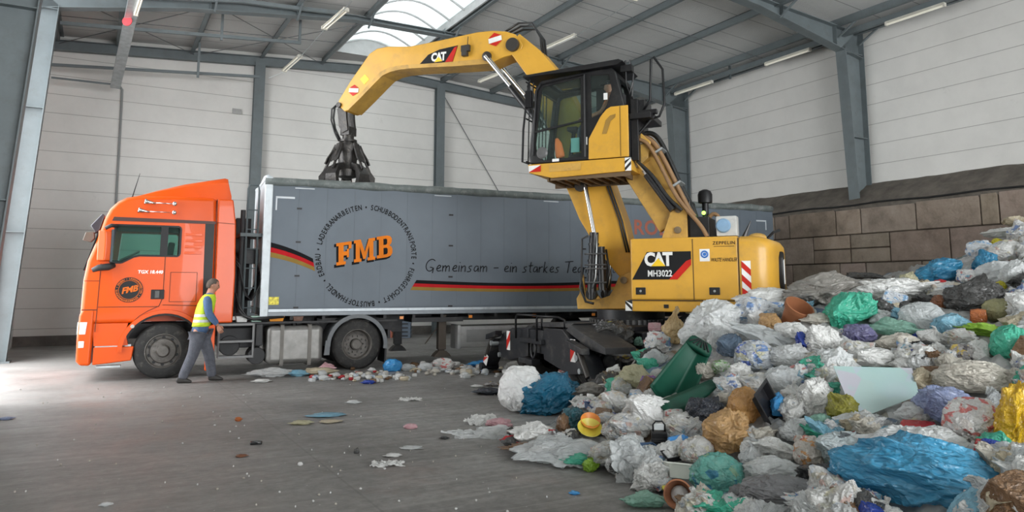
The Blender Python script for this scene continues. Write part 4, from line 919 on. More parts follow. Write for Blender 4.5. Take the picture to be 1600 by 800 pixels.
mb = MB(); mb.sphere((-2.35, .6, 2.53), .14, (1.1, .7, .6), 10); mb.build('tank_cover', yeld, ex, smooth=True)
mb = MB(); mb.tube([(-2.15, .8, 2.5), (-2.2, .8, 2.62), (-2.28, .78, 2.8)], [.05, .03, .008], 7); mb.tube([(-2.48, .5, 2.5), (-2.6, .5, 2.62), (-2.7, .45, 2.66)], .025, 6); build_each(mb, 'rear_fitting', blkm, ex)
# ---- swing frame nose and boom foot
mb = MB()
for y in (-.34, .28): mb.prism([(-.36, 1.33), (.92, 1.31), (.94, 1.5), (.88, 1.6), (.84, 1.95), (.80, 1.95), (.76, 1.6), (.66, 1.5), (.48, 1.5), (.30, 1.56), (.20, 1.72), (.12, 1.9), (-.05, 1.98), (-.36, 2.0)], y, y+.06)
mb.b2(-.36, .93, -.3, .3, 1.31, 1.42)
mb.build('boom_foot_bracket', yeld, ex, bevel=.012)
mb = MB()
for x, z, r in ((-.22, 1.9, .075), (.02, 1.84, .065), (.60, 1.58, .085)): mb.lathe([(0, r*.75), (.0, r), (.03, r), (.035, r*.55), (.02, r*.5), (.02, .001)], (x, .34, z), 'y', 20)
build_each(mb, 'pivot_pin', mat('pin_steel', (.2, .15, .09), .5, .4), ex, smooth='auto')
chevron('warning_chevron', ex, (-.36, 1.0, 1.33), (1, 0, 0), (0, 0, 1), .12, .17, 3, (0, 1, 0), [wr, bk_], 1)
bl = [(.02, 1.78), (.26, 2.05), (.60, 2.5), (.90, 3.0), (1.20, 3.72), (1.52, 4.8), (1.98, 5.95), (2.40, 6.55)]
br = [(-.18, 1.86), (-.10, 2.35), (.03, 2.95), (.30, 3.75), (.72, 4.8), (1.30, 5.95), (1.70, 6.45), (2.15, 6.86)]
mb = MB(); mb.rings([[Vector((a[0], -.24, a[1])), Vector((a[0], .24, a[1])), Vector((c_[0], .24, c_[1])), Vector((c_[0], -.24, c_[1]))] for a, c_ in zip(bl, br)])
boom = mb.build('lower_boom', yel, ex, bevel=.02)
mb = MB(); mb.cyl((2.27, -.3, 6.62), (2.27, .33, 6.62), .14, 20); mb.cyl((.80, -.40, 3.6), (.80, .40, 3.6), .06, 16); mb.cyl((.80, .41, 3.6), (.80, .5, 3.6), .10, 20); build_each(mb, 'boom_pin', mat('dark_pin', (.05, .045, .04), .45, .4), boom, smooth='auto')
mb = MB(); mb.tube([(a+.03, .27, b_) for a, b_ in br[1:5]], .02, 6); mb.tube([(a+.08, .27, b_) for a, b_ in br[1:5]], .016, 6); mb.build('boom_hose', hose_b, boom, smooth=True)
for y in (-.46, .46):
    cy = MB(); cy.cyl((.60, y, 1.62), (.535, y, 2.72), .085, 18); cy.lathe([(-.06, .10), (.06, .10)], (.60, y, 1.58), 'y', 16); cy.cyl((.60, y, 1.5), (.60, y, 1.65), .07, 12)
    for z in (1.95, 2.2, 2.5): cy.cyl((.60-.065*(z-1.62)/1.1, y, z-.02), (.60-.065*(z-1.62)/1.1, y, z+.02), .1, 18)
    cyl_ = cy.build('boom_cylinder', blkm, ex, smooth='auto')
    MB().cyl((.535, y, 2.7), (.79, y, 3.6) if False else (.70, y, 3.62), .042, 16).build('cylinder_rod', chrome, cyl_, smooth='auto')
    MB().tube([(.47, y+.06, 2.68), (.45, y+.12, 2.4), (.48, y+.12, 1.9), (.55, y+.1, 1.7)], .016, 6).build('oil_pipe', galv, cyl_, smooth=True)
mb = MB(); mb.cyl((.38, .5, 1.66), (.40, .5, 2.45), .075, 16); mb.build('accumulator', blkm, ex, smooth='auto')
mb = MB()
for z in (1.8, 2.05, 2.12, 2.32): mb.tube([(.70, .52, z), (.6, .57, z), (.42, .60, z), (.28, .56, z)], .016, 6)
build_each(mb, 'pipe_clamp', mat('clamp_steel', (.12, .12, .12), .45, .5), ex)
mb = MB()
mb.tube([(.62, .55, 2.65), (.74, .56, 2.6), (.75, .56, 2.2), (.78, .5, 1.85), (.74, .45, 1.5)], .02, 7); mb.tube([(.78, .45, 2.0), (.82, .46, 1.7), (.70, .5, 1.45), (.55, .5, 1.42)], .024, 7); mb.tube([(.3, .5, 2.4), (.24, .5, 2.0), (.3, .5, 1.7)], .02, 7)
build_each(mb, 'cylinder_hose', hose_b, ex, smooth=True)
# ---- stick with cranked nose
so = [(2.12, 6.72), (2.24, 6.86), (2.45, 6.95), (2.75, 7.01), (3.1, 7.03), (4.0, 6.98), (4.75, 6.95), (5.0, 6.98), (5.35, 7.03), (5.62, 7.02), (5.82, 6.93), (6.0, 6.72), (6.34, 6.33), (6.62, 5.95), (6.66, 5.84)]
si = [(2.06, 6.60), (2.10, 6.50), (2.22, 6.44), (2.5, 6.40), (2.8, 6.31), (3.6, 6.36), (4.3, 6.42), (4.7, 6.45), (5.0, 6.46), (5.25, 6.44), (5.45, 6.38), (5.66, 6.22), (6.0, 5.95), (6.36, 5.68), (6.46, 5.66)]
mb = MB(); mb.rings([[Vector((a[0], -.25, a[1])), Vector((a[0], .25, a[1])), Vector((c_[0], .25, c_[1])), Vector((c_[0], -.25, c_[1]))] for a, c_ in zip(so, si)])
stick = mb.build('cranked_stick', yel, ex, bevel=.025)
mb = MB(); mb.rings([[Vector((a[0]*.15+c_[0]*.85, -.26, a[1]*.15+c_[1]*.85)), Vector((a[0]*.15+c_[0]*.85, .26, a[1]*.15+c_[1]*.85)), Vector((c_[0], .26, c_[1]-.01)), Vector((c_[0], -.26, c_[1]-.01))] for a, c_ in zip(so[4:14], si[4:14])]); mb.build('underside_plate', yeld, stick)
sd = MB().prism([(4.50, 6.50), (4.28, 6.69), (4.0, 6.77), (3.56, 6.80), (3.68, 6.46)], .25, .257).build('stick_decal', dec, stick)
MB().prism([(3.86, 6.47), (3.68, 6.46), (3.57, 6.78), (3.64, 6.76)], .256, .262).build('decal_stripe', rd_, sd)
bold_text('CAT', .245, side_Mp(4.02, .263, 6.60, -.03, .8, 1), 'maker_lettering', wr, sd, .045)
MB().prism([(4.12, 6.50), (3.92, 6.50), (4.02, 6.61)], .263, .268).build('logo_triangle', MATS['logo_yellow'], sd)
def diamond(x, z, s, rot):
    mb = MB(); c_, s_ = cos(rot), sin(rot)
    P_ = lambda a, b_: (x+(a*c_-b_*s_)*s, .262, z+(a*s_+b_*c_)*s)
    mb.m(0).poly([P_(-1, -.35), P_(1, -.35), P_(1, .35), P_(-1, .35)]); mb.m(1).poly([P_(-1, .38), P_(1, .38), P_(0, 1)]); mb.poly([P_(-1, -.38), P_(1, -.38), P_(0, -1)]); build_each(mb, 'reflector', [wr, rd_], stick)
diamond(2.68, 6.80, .15, -.15); diamond(6.21, 6.12, .13, .15)
MB().prism([(5.93, 6.22), (6.05, 6.36), (5.92, 6.46), (5.80, 6.33)], .25, .256).build('safety_sticker', mat('warning_yellow', (.8, .6, .03), .4), stick)
mb = MB(); mb.lathe([(0, .1), (.05, .1), (.06, .07), (.06, .001)], (2.86, .25, 6.46), 'y', 20); mb.cyl((2.86, -.36, 6.46), (2.86, .25, 6.46), .07, 16); mb.build('rod_pin', MATS['dark_pin'], stick, smooth='auto')
mb = MB(); mb.b2(3.25, 3.45, .25, .33, 6.62, 6.76); mb.b2(3.3, 3.42, .25, .36, 6.52, 6.62); mb.tube([(3.3, .3, 6.76), (3.3, .28, 6.95)], .01, 5); build_each(mb, 'valve_block', MATS['dark_pin'], stick, bevel=.01)
for y in (-.4, .36):
    rod_ = MB(); rod_.cyl((2.86, y, 6.44), (2.2, y, 5.62), .035, 14); cy = MB(); cy.cyl((2.28, y, 5.72), (1.62, y, 4.86), .075, 16); c_ = cy.build('stick_cylinder', blkm, ex, smooth='auto'); rod_.build('cylinder_rod', chrome, c_, smooth='auto')
    MB().cyl((2.78, y-.06, 6.40), (2.1, y-.06, 5.5), .02, 8).build('steel_pipe', galv, c_)
mb = MB()
for k in range(3):
    y = -.1+.12*k; mb.tube([(2.5, y, 6.98), (2.2, y, 7.06+.03*k), (1.9, y, 7.02+.03*k), (1.72, y, 6.75), (1.68, y, 6.4), (1.58, y, 6.1)], .022, 7)
build_each(mb, 'boom_top_hose', hose_b, ex, smooth=True)
# ---- orange-peel grab hanging over the trailer
gm = mat('worn_grab_steel', (.05, .047, .045), .42, .6, .3, 8, .4, 30, dirt=(.13, .11, .09), dirt_amt=.6)
GX = 6.52
gr = MB()
for y in (-.14, .14): gr.prism([(GX-.02, 5.86), (GX+.12, 5.9), (GX+.2, 5.75), (GX+.14, 5.35), (GX+.05, 5.2), (GX-.1, 5.25), (GX-.06, 5.5)], y-.03, y+.03)
gr.cyl((GX+.08, -.3, 5.82), (GX+.08, .3, 5.82), .06, 14); gr.b2(GX-.12, GX+.12, -.14, .14, 5.15, 5.34); gr.cyl((GX, 0, 4.98), (GX, 0, 5.2), .13, 16); gr.cyl((GX, 0, 5.0), (GX, 0, 5.05), .2, 18)
gr.lathe([(4.98, .1), (4.95, .26), (4.85, .28), (4.75, .23), (4.45, .2), (4.35, .26), (4.2, .24), (4.15, .05)], (GX, 0, 0), 'z', 18)
grab = gr.build('grab', gm, ex, smooth='auto')
for k in range(5):
    a = 2*pi*k/5+.35; e = Vector((cos(a), sin(a), 0)); s_ = Vector((-sin(a), cos(a), 0)); O_ = Vector((GX, 0, 0))
    outl = [(.24, 4.5), (.46, 4.42), (.62, 4.2), (.60, 3.95), (.42, 3.66), (.16, 3.42)]; inn_ = [(.2, 4.36), (.4, 4.3), (.5, 4.12), (.47, 3.95), (.32, 3.74), (.14, 3.44)]; wd = [.07, .09, .13, .15, .12, .02]
    mb = MB(); mb.rings([[O_+e*o_[0]+s_*w+Vector((0, 0, o_[1])), O_+e*o_[0]-s_*w+Vector((0, 0, o_[1])), O_+e*i_[0]-s_*w+Vector((0, 0, i_[1])), O_+e*i_[0]+s_*w+Vector((0, 0, i_[1]))] for o_, i_, w in zip(outl, inn_, wd)])
    tn = mb.build('grab_tine', gm, grab, smooth='auto')
    MB().cyl(O_+e*.25+Vector((0, 0, 4.93)), O_+e*.42+Vector((0, 0, 4.58)), .06, 12).tube([O_+e*.40+Vector((0, 0, 4.62)), O_+e*.54+Vector((0, 0, 4.33))], .03, 10).build('grab_cylinder', gm, grab, smooth='auto')
    MB().prism([(0, 0), (.001, 0), (.001, .001)], 0, .001) if False else None
    mb = MB(); mb.rings([[O_+e*r_+s_*w+Vector((0, 0, z)), O_+e*r_-s_*w+Vector((0, 0, z)), O_+e*(r_-.03)-s_*w+Vector((0, 0, z)), O_+e*(r_-.03)+s_*w+Vector((0, 0, z))] for r_, z, w in ((.28, 4.92, .05), (.46, 4.62, .09), (.52, 4.5, .07))]); mb.build('cylinder_guard', gm, grab)
mb = MB(); mb.tube([(GX+.1, .16, 5.9), (GX+.25, .2, 5.8), (GX+.28, .2, 5.55), (GX+.22, .2, 5.3), (GX+.12, .14, 5.05)], .025, 7); mb.tube([(GX+.1, .2, 5.92), (GX+.3, .24, 5.75), (GX+.31, .24, 5.5), (GX+.2, .24, 5.2), (GX+.1, .2, 5.0)], .02, 7); build_each(mb, 'grab_hose', hose_b, grab, smooth=True)
# ---- raised cab
Y0, Y1 = .27, 1.25
cabp = MB().prism([(-.36, 3.94), (1.48, 3.94), (1.53, 4.1), (1.36, 5.40), (1.27, 5.50), (.4, 5.56), (-.08, 5.58), (-.16, 5.5), (-.37, 4.6)], Y0, Y1).build('operator_cab', blkm, ex)
cabp.parent = ex; md = cabp.modifiers.new('b', 'BEVEL'); md.width = .035; md.segments = 3; bake(cabp)
cuts = []
def C_(mb): o = mb.build('c', blkm); o.parent = ex; cuts.append(o)
C_(MB().prism([(-.3, 3.99), (1.42, 3.99), (1.46, 4.1), (1.29, 5.38), (1.22, 5.45), (-.05, 5.51), (-.12, 5.4), (-.3, 4.6)], Y0+.05, Y1-.05))
C_(MB().prism([(.50, 4.02), (1.22, 4.0), (1.36, 4.12), (1.385, 4.3), (1.25, 5.33), (1.2, 5.37), (.50, 5.45)], Y0-.5, Y1+.5))
C_(MB().prism([(.31, 4.69), (.31, 5.47), (-.03, 5.45), (-.08, 5.17), (.02, 4.9), (.1, 4.76)], Y0-.5, Y1+.5))
C_(MB().b2(1.2, 1.9, Y0+.08, Y1-.08, 4.1, 5.32)); C_(MB().b2(.55, 1.15, Y0+.12, Y1-.12, 5.3, 5.8)); C_(MB().b2(-.6, -.1, Y0+.1, Y1-.1, 4.75, 5.4))
cut(cabp, cuts); cabp.data.shade_smooth(); cabp.data.set_sharp_from_angle(angle=R(30))
g2 = glass('cab_window_glass', (.86, .94, .92), .07)
for y in (Y1-.03, Y0+.02): MB().prism([(.47, 4.0), (1.25, 3.98), (1.4, 4.12), (1.41, 4.3), (1.28, 5.36), (1.2, 5.41), (.47, 5.48)], y, y+.006).build('side_window', g2, cabp); MB().prism([(.33, 4.6), (.33, 5.5), (-.06, 5.48), (-.11, 5.17), (0, 4.85)], y, y+.006).build('rear_side_window', g2, cabp)
mb = MB(); mb.prism([(1.47, 4.06), (1.475, 4.06), (1.325, 5.36), (1.32, 5.36)], Y0+.05, Y1-.05); mb.build('front_window', g2, cabp)
MB().b2(.5, 1.2, Y0+.08, Y1-.08, 5.49, 5.5).build('roof_window', g2, cabp)
mb = MB(); mb.beam((1.40, Y1+.01, 4.53), (.47, Y1+.01, 4.66), .03, .035); mb.build('window_bar', blkm, cabp)
mb = MB(); mb.tube([(1.40, Y1+.01, 4.2), (1.43, Y1+.01, 4.1), (1.36, Y1+.01, 5.3), (1.27, Y1+.01, 5.42), (.42, Y1+.01, 5.50), (.42, Y1+.01, 4.0)], .02, 6); mb.build('door_frame', black, cabp)
mb = MB(); mb.lathe([(0, .1), (.02, .11), (.04, .08), (.03, .001)], (1.25, Y1-.02, 4.14), 'y', 20); mb.build('door_speaker', mat('round_grey_cover', (.1, .1, .1), .4), cabp, smooth='auto')
MB().prism([(-.37, 3.95), (.36, 3.95), (.35, 4.32), (.13, 4.70), (.02, 4.82), (-.06, 4.86), (-.37, 4.86)], Y1-.01, Y1+.03).build('cab_side_panel', yel, cabp, bevel=.012)
o = eseam([(-.23, 3.96), (-.23, 4.85)], Y1+.033, .008, cabp)
pan = MB().prism([(.1, 4.38), (.02, 4.38), (-.06, 4.6), (-.14, 4.66), (-.15, 4.72), (-.05, 4.7), (.03, 4.62)], Y1+.028, Y1+.036).build('panel_handle', mat('worn_handle', (.3, .17, .03), .5), cabp)
MB().b2(.0, .07, Y1-.0, Y1+.008, 5.0, 5.12).build('cab_sticker', wr, cabp); MB().b2(.92, 1.05, Y1-.0, Y1+.008, 3.96, 4.01).build('cab_sticker', wr, cabp); MB().b2(.385, .415, Y1, Y1+.008, 4.22, 4.36).build('cab_sticker', wr, cabp)
mb = MB(); mb.prism([(1.62, 5.58), (1.6, 5.62), (-.22, 5.70), (-.3, 5.66), (-.2, 5.6), (.4, 5.58)], Y0-.05, Y1+.05); mb.build('cab_roof_visor', blkm, cabp, bevel=.01)
mb = MB()
for k in range(6): mb.cyl((1.56-.03*k*.0, Y0+.05+k*.17, 4.0), (1.52, Y0+.05+k*.17, 5.55), .012, 6)
for z in (4.0, 4.8, 5.5): mb.cyl((1.56, Y0, z), (1.56, Y1, z), .014, 6)
mb.tube([(1.50, Y1+.02, 3.95), (1.64, Y1, 4.0), (1.62, Y1, 4.6), (1.55, Y1, 5.2), (1.5, Y1, 5.5)], .02, 6)
mb.build('front_guard', black, cabp)
mb = MB(); mb.b2(1.44, 1.56, Y1-.02, Y1+.06, 5.0, 5.32); mb.tube([(1.5, Y1, 5.5), (1.52, Y1+.04, 5.4), (1.5, Y1+.03, 5.3)], .012, 6); mb.build('cab_mirror', black, cabp, bevel=.01)
mb = MB(); mb.b2(-.1, .3, .5, 1.0, 4.05, 4.55); mb.box((-.06, .75, 4.75), (.14, .46, .6), Matrix.Rotation(-.12, 3, 'Y')); mb.box((-.12, .75, 5.12), (.1, .26, .2)); mb.build('operator_seat', dk, cabp, bevel=.03)
mb = MB(); mb.b2(.1, .5, 1.02, 1.12, 4.1, 4.6); mb.b2(.2, .6, .42, .5, 4.1, 4.55); mb.cyl((.9, .75, 4.0), (.8, .75, 4.62), .04, 8); mb.b2(.7, .9, .6, .9, 4.58, 4.66); build_each(mb, 'cab_console', dk, cabp, bevel=.02)
MB().b2(.56, .72, 1.14, 1.17, 4.12, 4.38).build('control_screen', mat('screen_teal', (.18, .4, .38), .3), cabp)
mb = MB(); mb.tube([(1.0, 1.16, 4.4), (.97, 1.15, 4.3), (.95, 1.13, 4.1), (.93, 1.13, 4.05)], [.03, .07, .09, .08], 8); mb.build('orange_bottle', mat('orange_cloth', (.75, .16, .03), .6), cabp, smooth=True)
# cab platform
pl = MB(); pl.prism([(-.37, 3.935), (-.44, 3.70), (1.06, 3.66), (1.50, 3.78), (1.52, 3.935)], Y0-.02, Y1+.03); pf = pl.build('cab_platform', yel, ex, bevel=.012)
mb = MB(); mb.b2(.5, 1.1, Y1+.03, Y1+.036, 3.77, 3.90); mb.build('step_recess', yeld, pf); mb = MB()
for k in range(9): mb.b2(-.3+k*.18, -.27+k*.18, Y0+.05, Y1-.05, 3.61, 3.70)
mb.b2(-.38, 1.35, Y0+.02, Y0+.06, 3.6, 3.70); mb.b2(-.38, 1.1, Y1-.06, Y1-.02, 3.62, 3.70)
mb.build('platform_grating', mat('dirty_grating', (.13, .085, .045), .8), pf)
chevron('front_chevron', pf, (1.50, Y1+.032, 3.79), (-1, 0, 0), (0, 0, 1), .24, .12, 1, (0, 1, 0), [rd_, wr], .6)
chevron('warning_chevron', pf, (-.30, Y1+.033, 3.70), (-1, 0, 0), (0, 0, 1), .11, .23, 4, (0, 1, 0), [wr, bk_], 1)
# rear gantry with handrail
mb = MB(); mb.b2(-.75, -.37, .35, 1.2, 4.62, 4.72); mb.b2(-.5, -.37, .35, 1.1, 3.9, 5.0); mb.b2(-.82, -.4, .95, 1.05, 4.72, 4.8); mb.cyl((-.78, 1.0, 4.7), (-.42, 1.0, 4.32), .03, 8); mb.b2(-.6, -.4, .5, 1.0, 4.8, 5.0); build_each(mb, 'gantry', blkm, ex, bevel=.01)
mb = MB(); mb.tube([(-.58, 1.0, 4.8), (-.70, 1.0, 4.98), (-.73, 1.0, 5.7), (-.78, 1.0, 5.75), (-.92, .95, 5.52), (-.94, .95, 4.9), (-.84, .95, 4.68), (-.6, .95, 4.62)], .022, 7); mb.build('handrail', black, ex, smooth=True)
mb = MB(); mb.tube([(-.2, 1.1, 5.62), (-.3, 1.1, 5.72), (-.3, 1.1, 5.3), (-.36, 1.1, 5.1), (-.42, 1.1, 5.3)], .016, 6); mb.tube([(-.35, .9, 5.1), (-.38, .9, 5.5), (-.32, .9, 5.78)], .018, 6); mb.b2(-.42, -.22, 1.0, 1.16, 5.5, 5.62); build_each(mb, 'roof_fitting', blkm, ex)
# cab riser linkage
mb = MB()
for y in (.45, .85): mb.prism([(-.80, 2.5), (-1.26, 2.5), (-1.26, 3.08), (-1.2, 3.15), (-1.05, 3.15), (-.98, 3.0)], y, y+.06)
mb.b2(-1.25, -.9, .45, .9, 2.5, 2.62); mb.build('riser_bracket', yeld, ex, bevel=.015)
for (p0, p1, w, nm) in (((-.90, 2.75), (-.30, 3.75), .13, 'lower_link'), ((-1.12, 3.0), (-.48, 4.22), .15, 'upper_link')):
    mb = MB(); mb.beam((p0[0], .7, p0[1]), (p1[0], .7, p1[1]), .34, w, Vector((0, 1, 0))); mb.build('riser_link', yeld, ex, bevel=.02)
mb = MB(); mb.prism([(-.36, 3.75), (-.62, 3.95), (-.68, 4.25), (-.5, 4.42), (-.36, 4.45)], .5, .95); mb.build('riser_head', yeld, ex, bevel=.02)
mb = MB()
for x, z in ((-.5, 4.26), (-1.1, 2.68), (-1.12, 3.03), (-.4, 3.85)): mb.lathe([(0, .06), (.03, .06), (.035, .03), (.035, .001)], (x, .95 if z > 3.2 else .91, z), 'y', 16)
build_each(mb, 'pivot_pin', MATS['pin_steel'], ex, smooth='auto')
cy = MB(); cy.cyl((-1.04, .98, 3.02), (-.6, .98, 3.66), .065, 14); rc = cy.build('riser_cylinder', blkm, ex, smooth='auto'); MB().cyl((-.62, .98, 3.63), (-.42, .98, 3.92), .035, 12).build('cylinder_rod', chrome, rc, smooth='auto')
def hose(pts, r, m, name='riser_hose', y=.8):
    P_ = [Vector((x, y_ if len(p) > 2 else y, z)) for p in pts for x, y_, z in [(p[0], p[2] if len(p) > 2 else y, p[1])]]
    for _ in range(2):
        Q = [P_[0]]
        for a, b_ in zip(P_, P_[1:]): Q += [a*.75+b_*.25, a*.25+b_*.75]
        P_ = Q+[P_[-1]]
    return MB().tube(P_, r, 8).build(name, m, ex, smooth=True)
hose([(-.35, 4.36), (-.55, 4.5), (-.75, 4.38), (-.95, 3.9), (-1.15, 3.4), (-1.36, 2.98), (-1.4, 2.6)], .045, hose_b, y=.62)
hose([(-.33, 4.30), (-.55, 4.4), (-.74, 4.22), (-.95, 3.75), (-1.18, 3.3), (-1.38, 2.9), (-1.46, 2.55)], .04, hose_b, y=.75)
hose([(-.3, 4.33), (-.52, 4.36), (-.72, 4.25), (-.9, 3.9), (-1.1, 3.45), (-1.28, 3.05), (-1.38, 2.9)], .045, hose_t, y=.9)
hose([(-.3, 4.27), (-.5, 4.3), (-.66, 4.18), (-.84, 3.82), (-1.04, 3.38), (-1.2, 3.1), (-1.5, 2.75), (-1.6, 2.55)], .035, hose_t, y=1.0)
hose([(-1.45, 2.55), (-1.6, 2.95), (-1.75, 2.95), (-1.82, 2.6)], .035, hose_t, y=.7)
hose([(-.45, 3.9), (-.75, 3.6), (-.95, 3.25), (-1.2, 3.0)], .03, hose_b, y=1.03)
mb = MB()
for x, z in ((-.80, 4.06), (-1.1, 3.46)): mb.box((x, .8, z), (.035, .4, .2), Matrix.Rotation(-1.05, 3, 'Y'))
build_each(mb, 'hose_clamp', galv, ex)
# ---- undercarriage, turned against the upper body
UA = R(48.5)
def up(mb, name, m, parent=ex, each=False, **k):
    o = build_each(mb, name, m, parent, **k) if each else [mb.build(name, m, parent, **k)]
    if parent is ex:
        for x in o: x.rotation_euler = (0, 0, UA)
    return o[0]
mb = MB(); mb.cyl((0, 0, 1.05), (0, 0, 1.14), .72, 40); mb.cyl((0, 0, 1.14), (0, 0, 1.31), .62, 40)
ring = up(mb, 'slewing_ring', und, smooth='auto')
mb = MB()
for k in range(48):
    a = 2*pi*k/48; mb.box((.74*cos(a), .74*sin(a), 1.1), (.05, .045, .08), Matrix.Rotation(a, 3, 'Z'))
o = mb.build('gear_teeth', mat('gear_steel', (.12, .12, .12), .4, .6), ring)
up(MB().prism([(-1.9, .62), (1.55, .62), (1.62, .8), (1.5, 1.0), (.8, 1.05), (-.8, 1.05), (-1.9, .95)], -.42, .42), 'chassis_beam', und, bevel=.02)
up(MB().prism([(-.95, .95), (.95, .95), (.8, 1.06), (-.8, 1.06)], -1.15, 1.15), 'deck_plate', und, bevel=.01)
for s in (-1, 1):
    up(MB().b2(-.7, .7, s*1.15-.25, s*1.15+.25, .55, .98), 'side_locker', und, bevel=.03)
for x in (1.25, -1.3):
    up(MB().b2(x-.1, x+.1, -.8, .8, .42, .62), 'axle', und, bevel=.03)
    for s in (-1, 1):
        w_ = wheel('wheel', x, s*1.30, ex, .52, .27, True, hub=und, dual=True, sgn=s); w_.rotation_euler = (0, 0, UA)
# outrigger cross beam (plane x = 1.8) : outline as (y, z)
ol = [(-.62, .97), (-1.32, .95), (-1.75, .82), (-2.02, .62), (-1.92, .36), (-1.42, .33), (-.62, .47)]
orr = [(.02, 1.0), (.70, 1.02), (1.28, .68), (1.36, .36), (.95, .30), (.02, .47)]
up(MB().prism(ol, 1.55, 1.82, plane='yz'), 'outrigger_beam', und, bevel=.015)
up(MB().prism(orr, 1.55, 1.82, plane='yz'), 'outrigger_beam', und, bevel=.015)
mb = MB(); mb.prism([(-.62, 1.0), (.72, 1.04), (.9, 1.12), (-.5, 1.08)], 1.0, 1.7, plane='yz'); mb.prism([(.70, 1.0), (.85, 1.10), (1.95, .80), (1.95, .70), (1.5, .74)], 1.2, 1.75, plane='yz'); up(mb, 'top_cover', mat('dusty_cover', (.03, .03, .032), .6, dirt=(.14, .13, .11), dirt_amt=.7), each=True, bevel=.01)
mb = MB(); mb.b2(1.5, 1.78, -.64, .04, .55, .95); mb.b2(1.78, 1.9, -.80, .06, .72, .80); mb.b2(1.78, 1.95, -.75, -.2, .36, .45); up(mb, 'centre_block', und, each=True, bevel=.012)
mb = MB(); mb.tube([(1.86, -.3+.09*cos(a), .62+.15*sin(a)) for a in [2*pi*i/20 for i in range(21)]], .025, 6, False); up(mb, 'tow_eye', und, smooth=True)
mb = MB()
for y0, y1 in ((-.90, -.28), (-.02, .58)): mb.tube([(1.93, y0, .78), (1.93, y0, 1.16), (1.93, y0+.06, 1.21), (1.8, y1-.06, 1.21), (1.7, y1, 1.16), (1.7, y1, .95)], .02, 7)
up(mb, 'step_handrail', black, each=True, smooth=True)
for s, hx in ((-1, -2.0), (1, 1.45)):
    mb = MB(); mb.rings([[Vector((1.6, hx-s*.1, .72)), Vector((1.95, hx-s*.1, .72)), Vector((1.95, hx+s*.12, .62)), Vector((1.6, hx+s*.12, .62))], [Vector((1.65, hx+s*.42, .12)), Vector((1.92, hx+s*.42, .12)), Vector((1.92, hx+s*.60, .10)), Vector((1.65, hx+s*.60, .10))]]); up(mb, 'outrigger_leg', und, bevel=.015)
    mb = MB(); mb.prism([(hx+s*.28, .0), (hx+s*.82, .0), (hx+s*.80, .04), (hx+s*.30, .04)], 1.5, 2.05, plane='yz'); mb.cyl((1.6, hx+s*.53, .12), (1.98, hx+s*.53, .12), .075, 14); up(mb, 'foot_pad', und, each=True)
    mb = MB(); mb.cyl((1.93, hx-s*.05, .8), (1.93, hx+s*.3, .35), .05, 12); up(mb, 'outrigger_cylinder', MATS['dark_pin'], smooth='auto')
    mb = MB(); mb.cyl((1.78, hx-s*.0, .62), (1.98, hx, .62), .05, 12); mb.cyl((1.78, hx-s*.12, .4), (1.86, hx-s*.12, .4), .045, 12); up(mb, 'hinge_bolt', galv, each=True, smooth='auto')
    mb = MB(); mb.prism([(hx-s*.3, .88), (hx+s*.2, .78), (hx+s*.22, .68), (hx-s*.25, .76)], 1.85, 2.0, plane='yz'); up(mb, 'leg_cover', und, bevel=.01)
for y in (-1.55, 1.0):
    c_ = chevron('outrigger_chevron', ex, (1.825, y, .52), (0, 1, 0), (0, 0, 1), .16, .36, 2, (1, 0, 0), [wr, rd_], 1.2); c_.rotation_euler = (0, 0, UA)
c_ = chevron('leg_chevron', ex, (1.96, -2.42, .22), (0, .8, -.35), (0, .45, .8), .2, .24, 2, (1, 0, 0), [wr, rd_], 1.2); c_.rotation_euler = (0, 0, UA)

# ================================================================ PEOPLE
def skin_mesh(name, verts, edges, radii, m, parent, sub=2, root=0, loc=None):
    me = bpy.data.meshes.new(name); me.from_pydata([Vector(v) for v in verts], edges, []); o = bpy.data.objects.new(name, me); COL.objects.link(o)
    md = o.modifiers.new('skin', 'SKIN'); md.use_smooth_shade = True
    for i, r in enumerate(radii):
        sv = me.skin_vertices[0].data[i]; sv.radius = (r, r) if not isinstance(r, tuple) else r; sv.use_root = (i == root)
    o.modifiers.new('sub', 'SUBSURF').levels = sub
    bpy.context.view_layer.update(); bake(o); o.data.shade_smooth(); o.data.materials.clear(); o.data.materials.append(m)
    if parent: o.parent = parent
    return o
skin = mat('skin', (.42, .2, .13), .55, 0, .1, 20); hair_m = mat('short_grey_brown_hair', (.09, .07, .055), .8, 0, .4, 60, .5, 120)
blue = mat('blue_work_shirt', (.07, .13, .25), .8, 0, .15, 12, .5, 50); greyt = mat('grey_work_trousers', (.085, .09, .11), .85, 0, .2, 12, .6, 45, dirt=(.16, .15, .15), dirt_amt=.4)
hv = mat('hi_vis_yellow', (.55, .72, .03), .6, 0, .1, 14, .5, 40); refl = mat('reflective_tape', (.55, .56, .55), .35); shoe = mat('dark_work_shoe', (.03, .027, .025), .6)
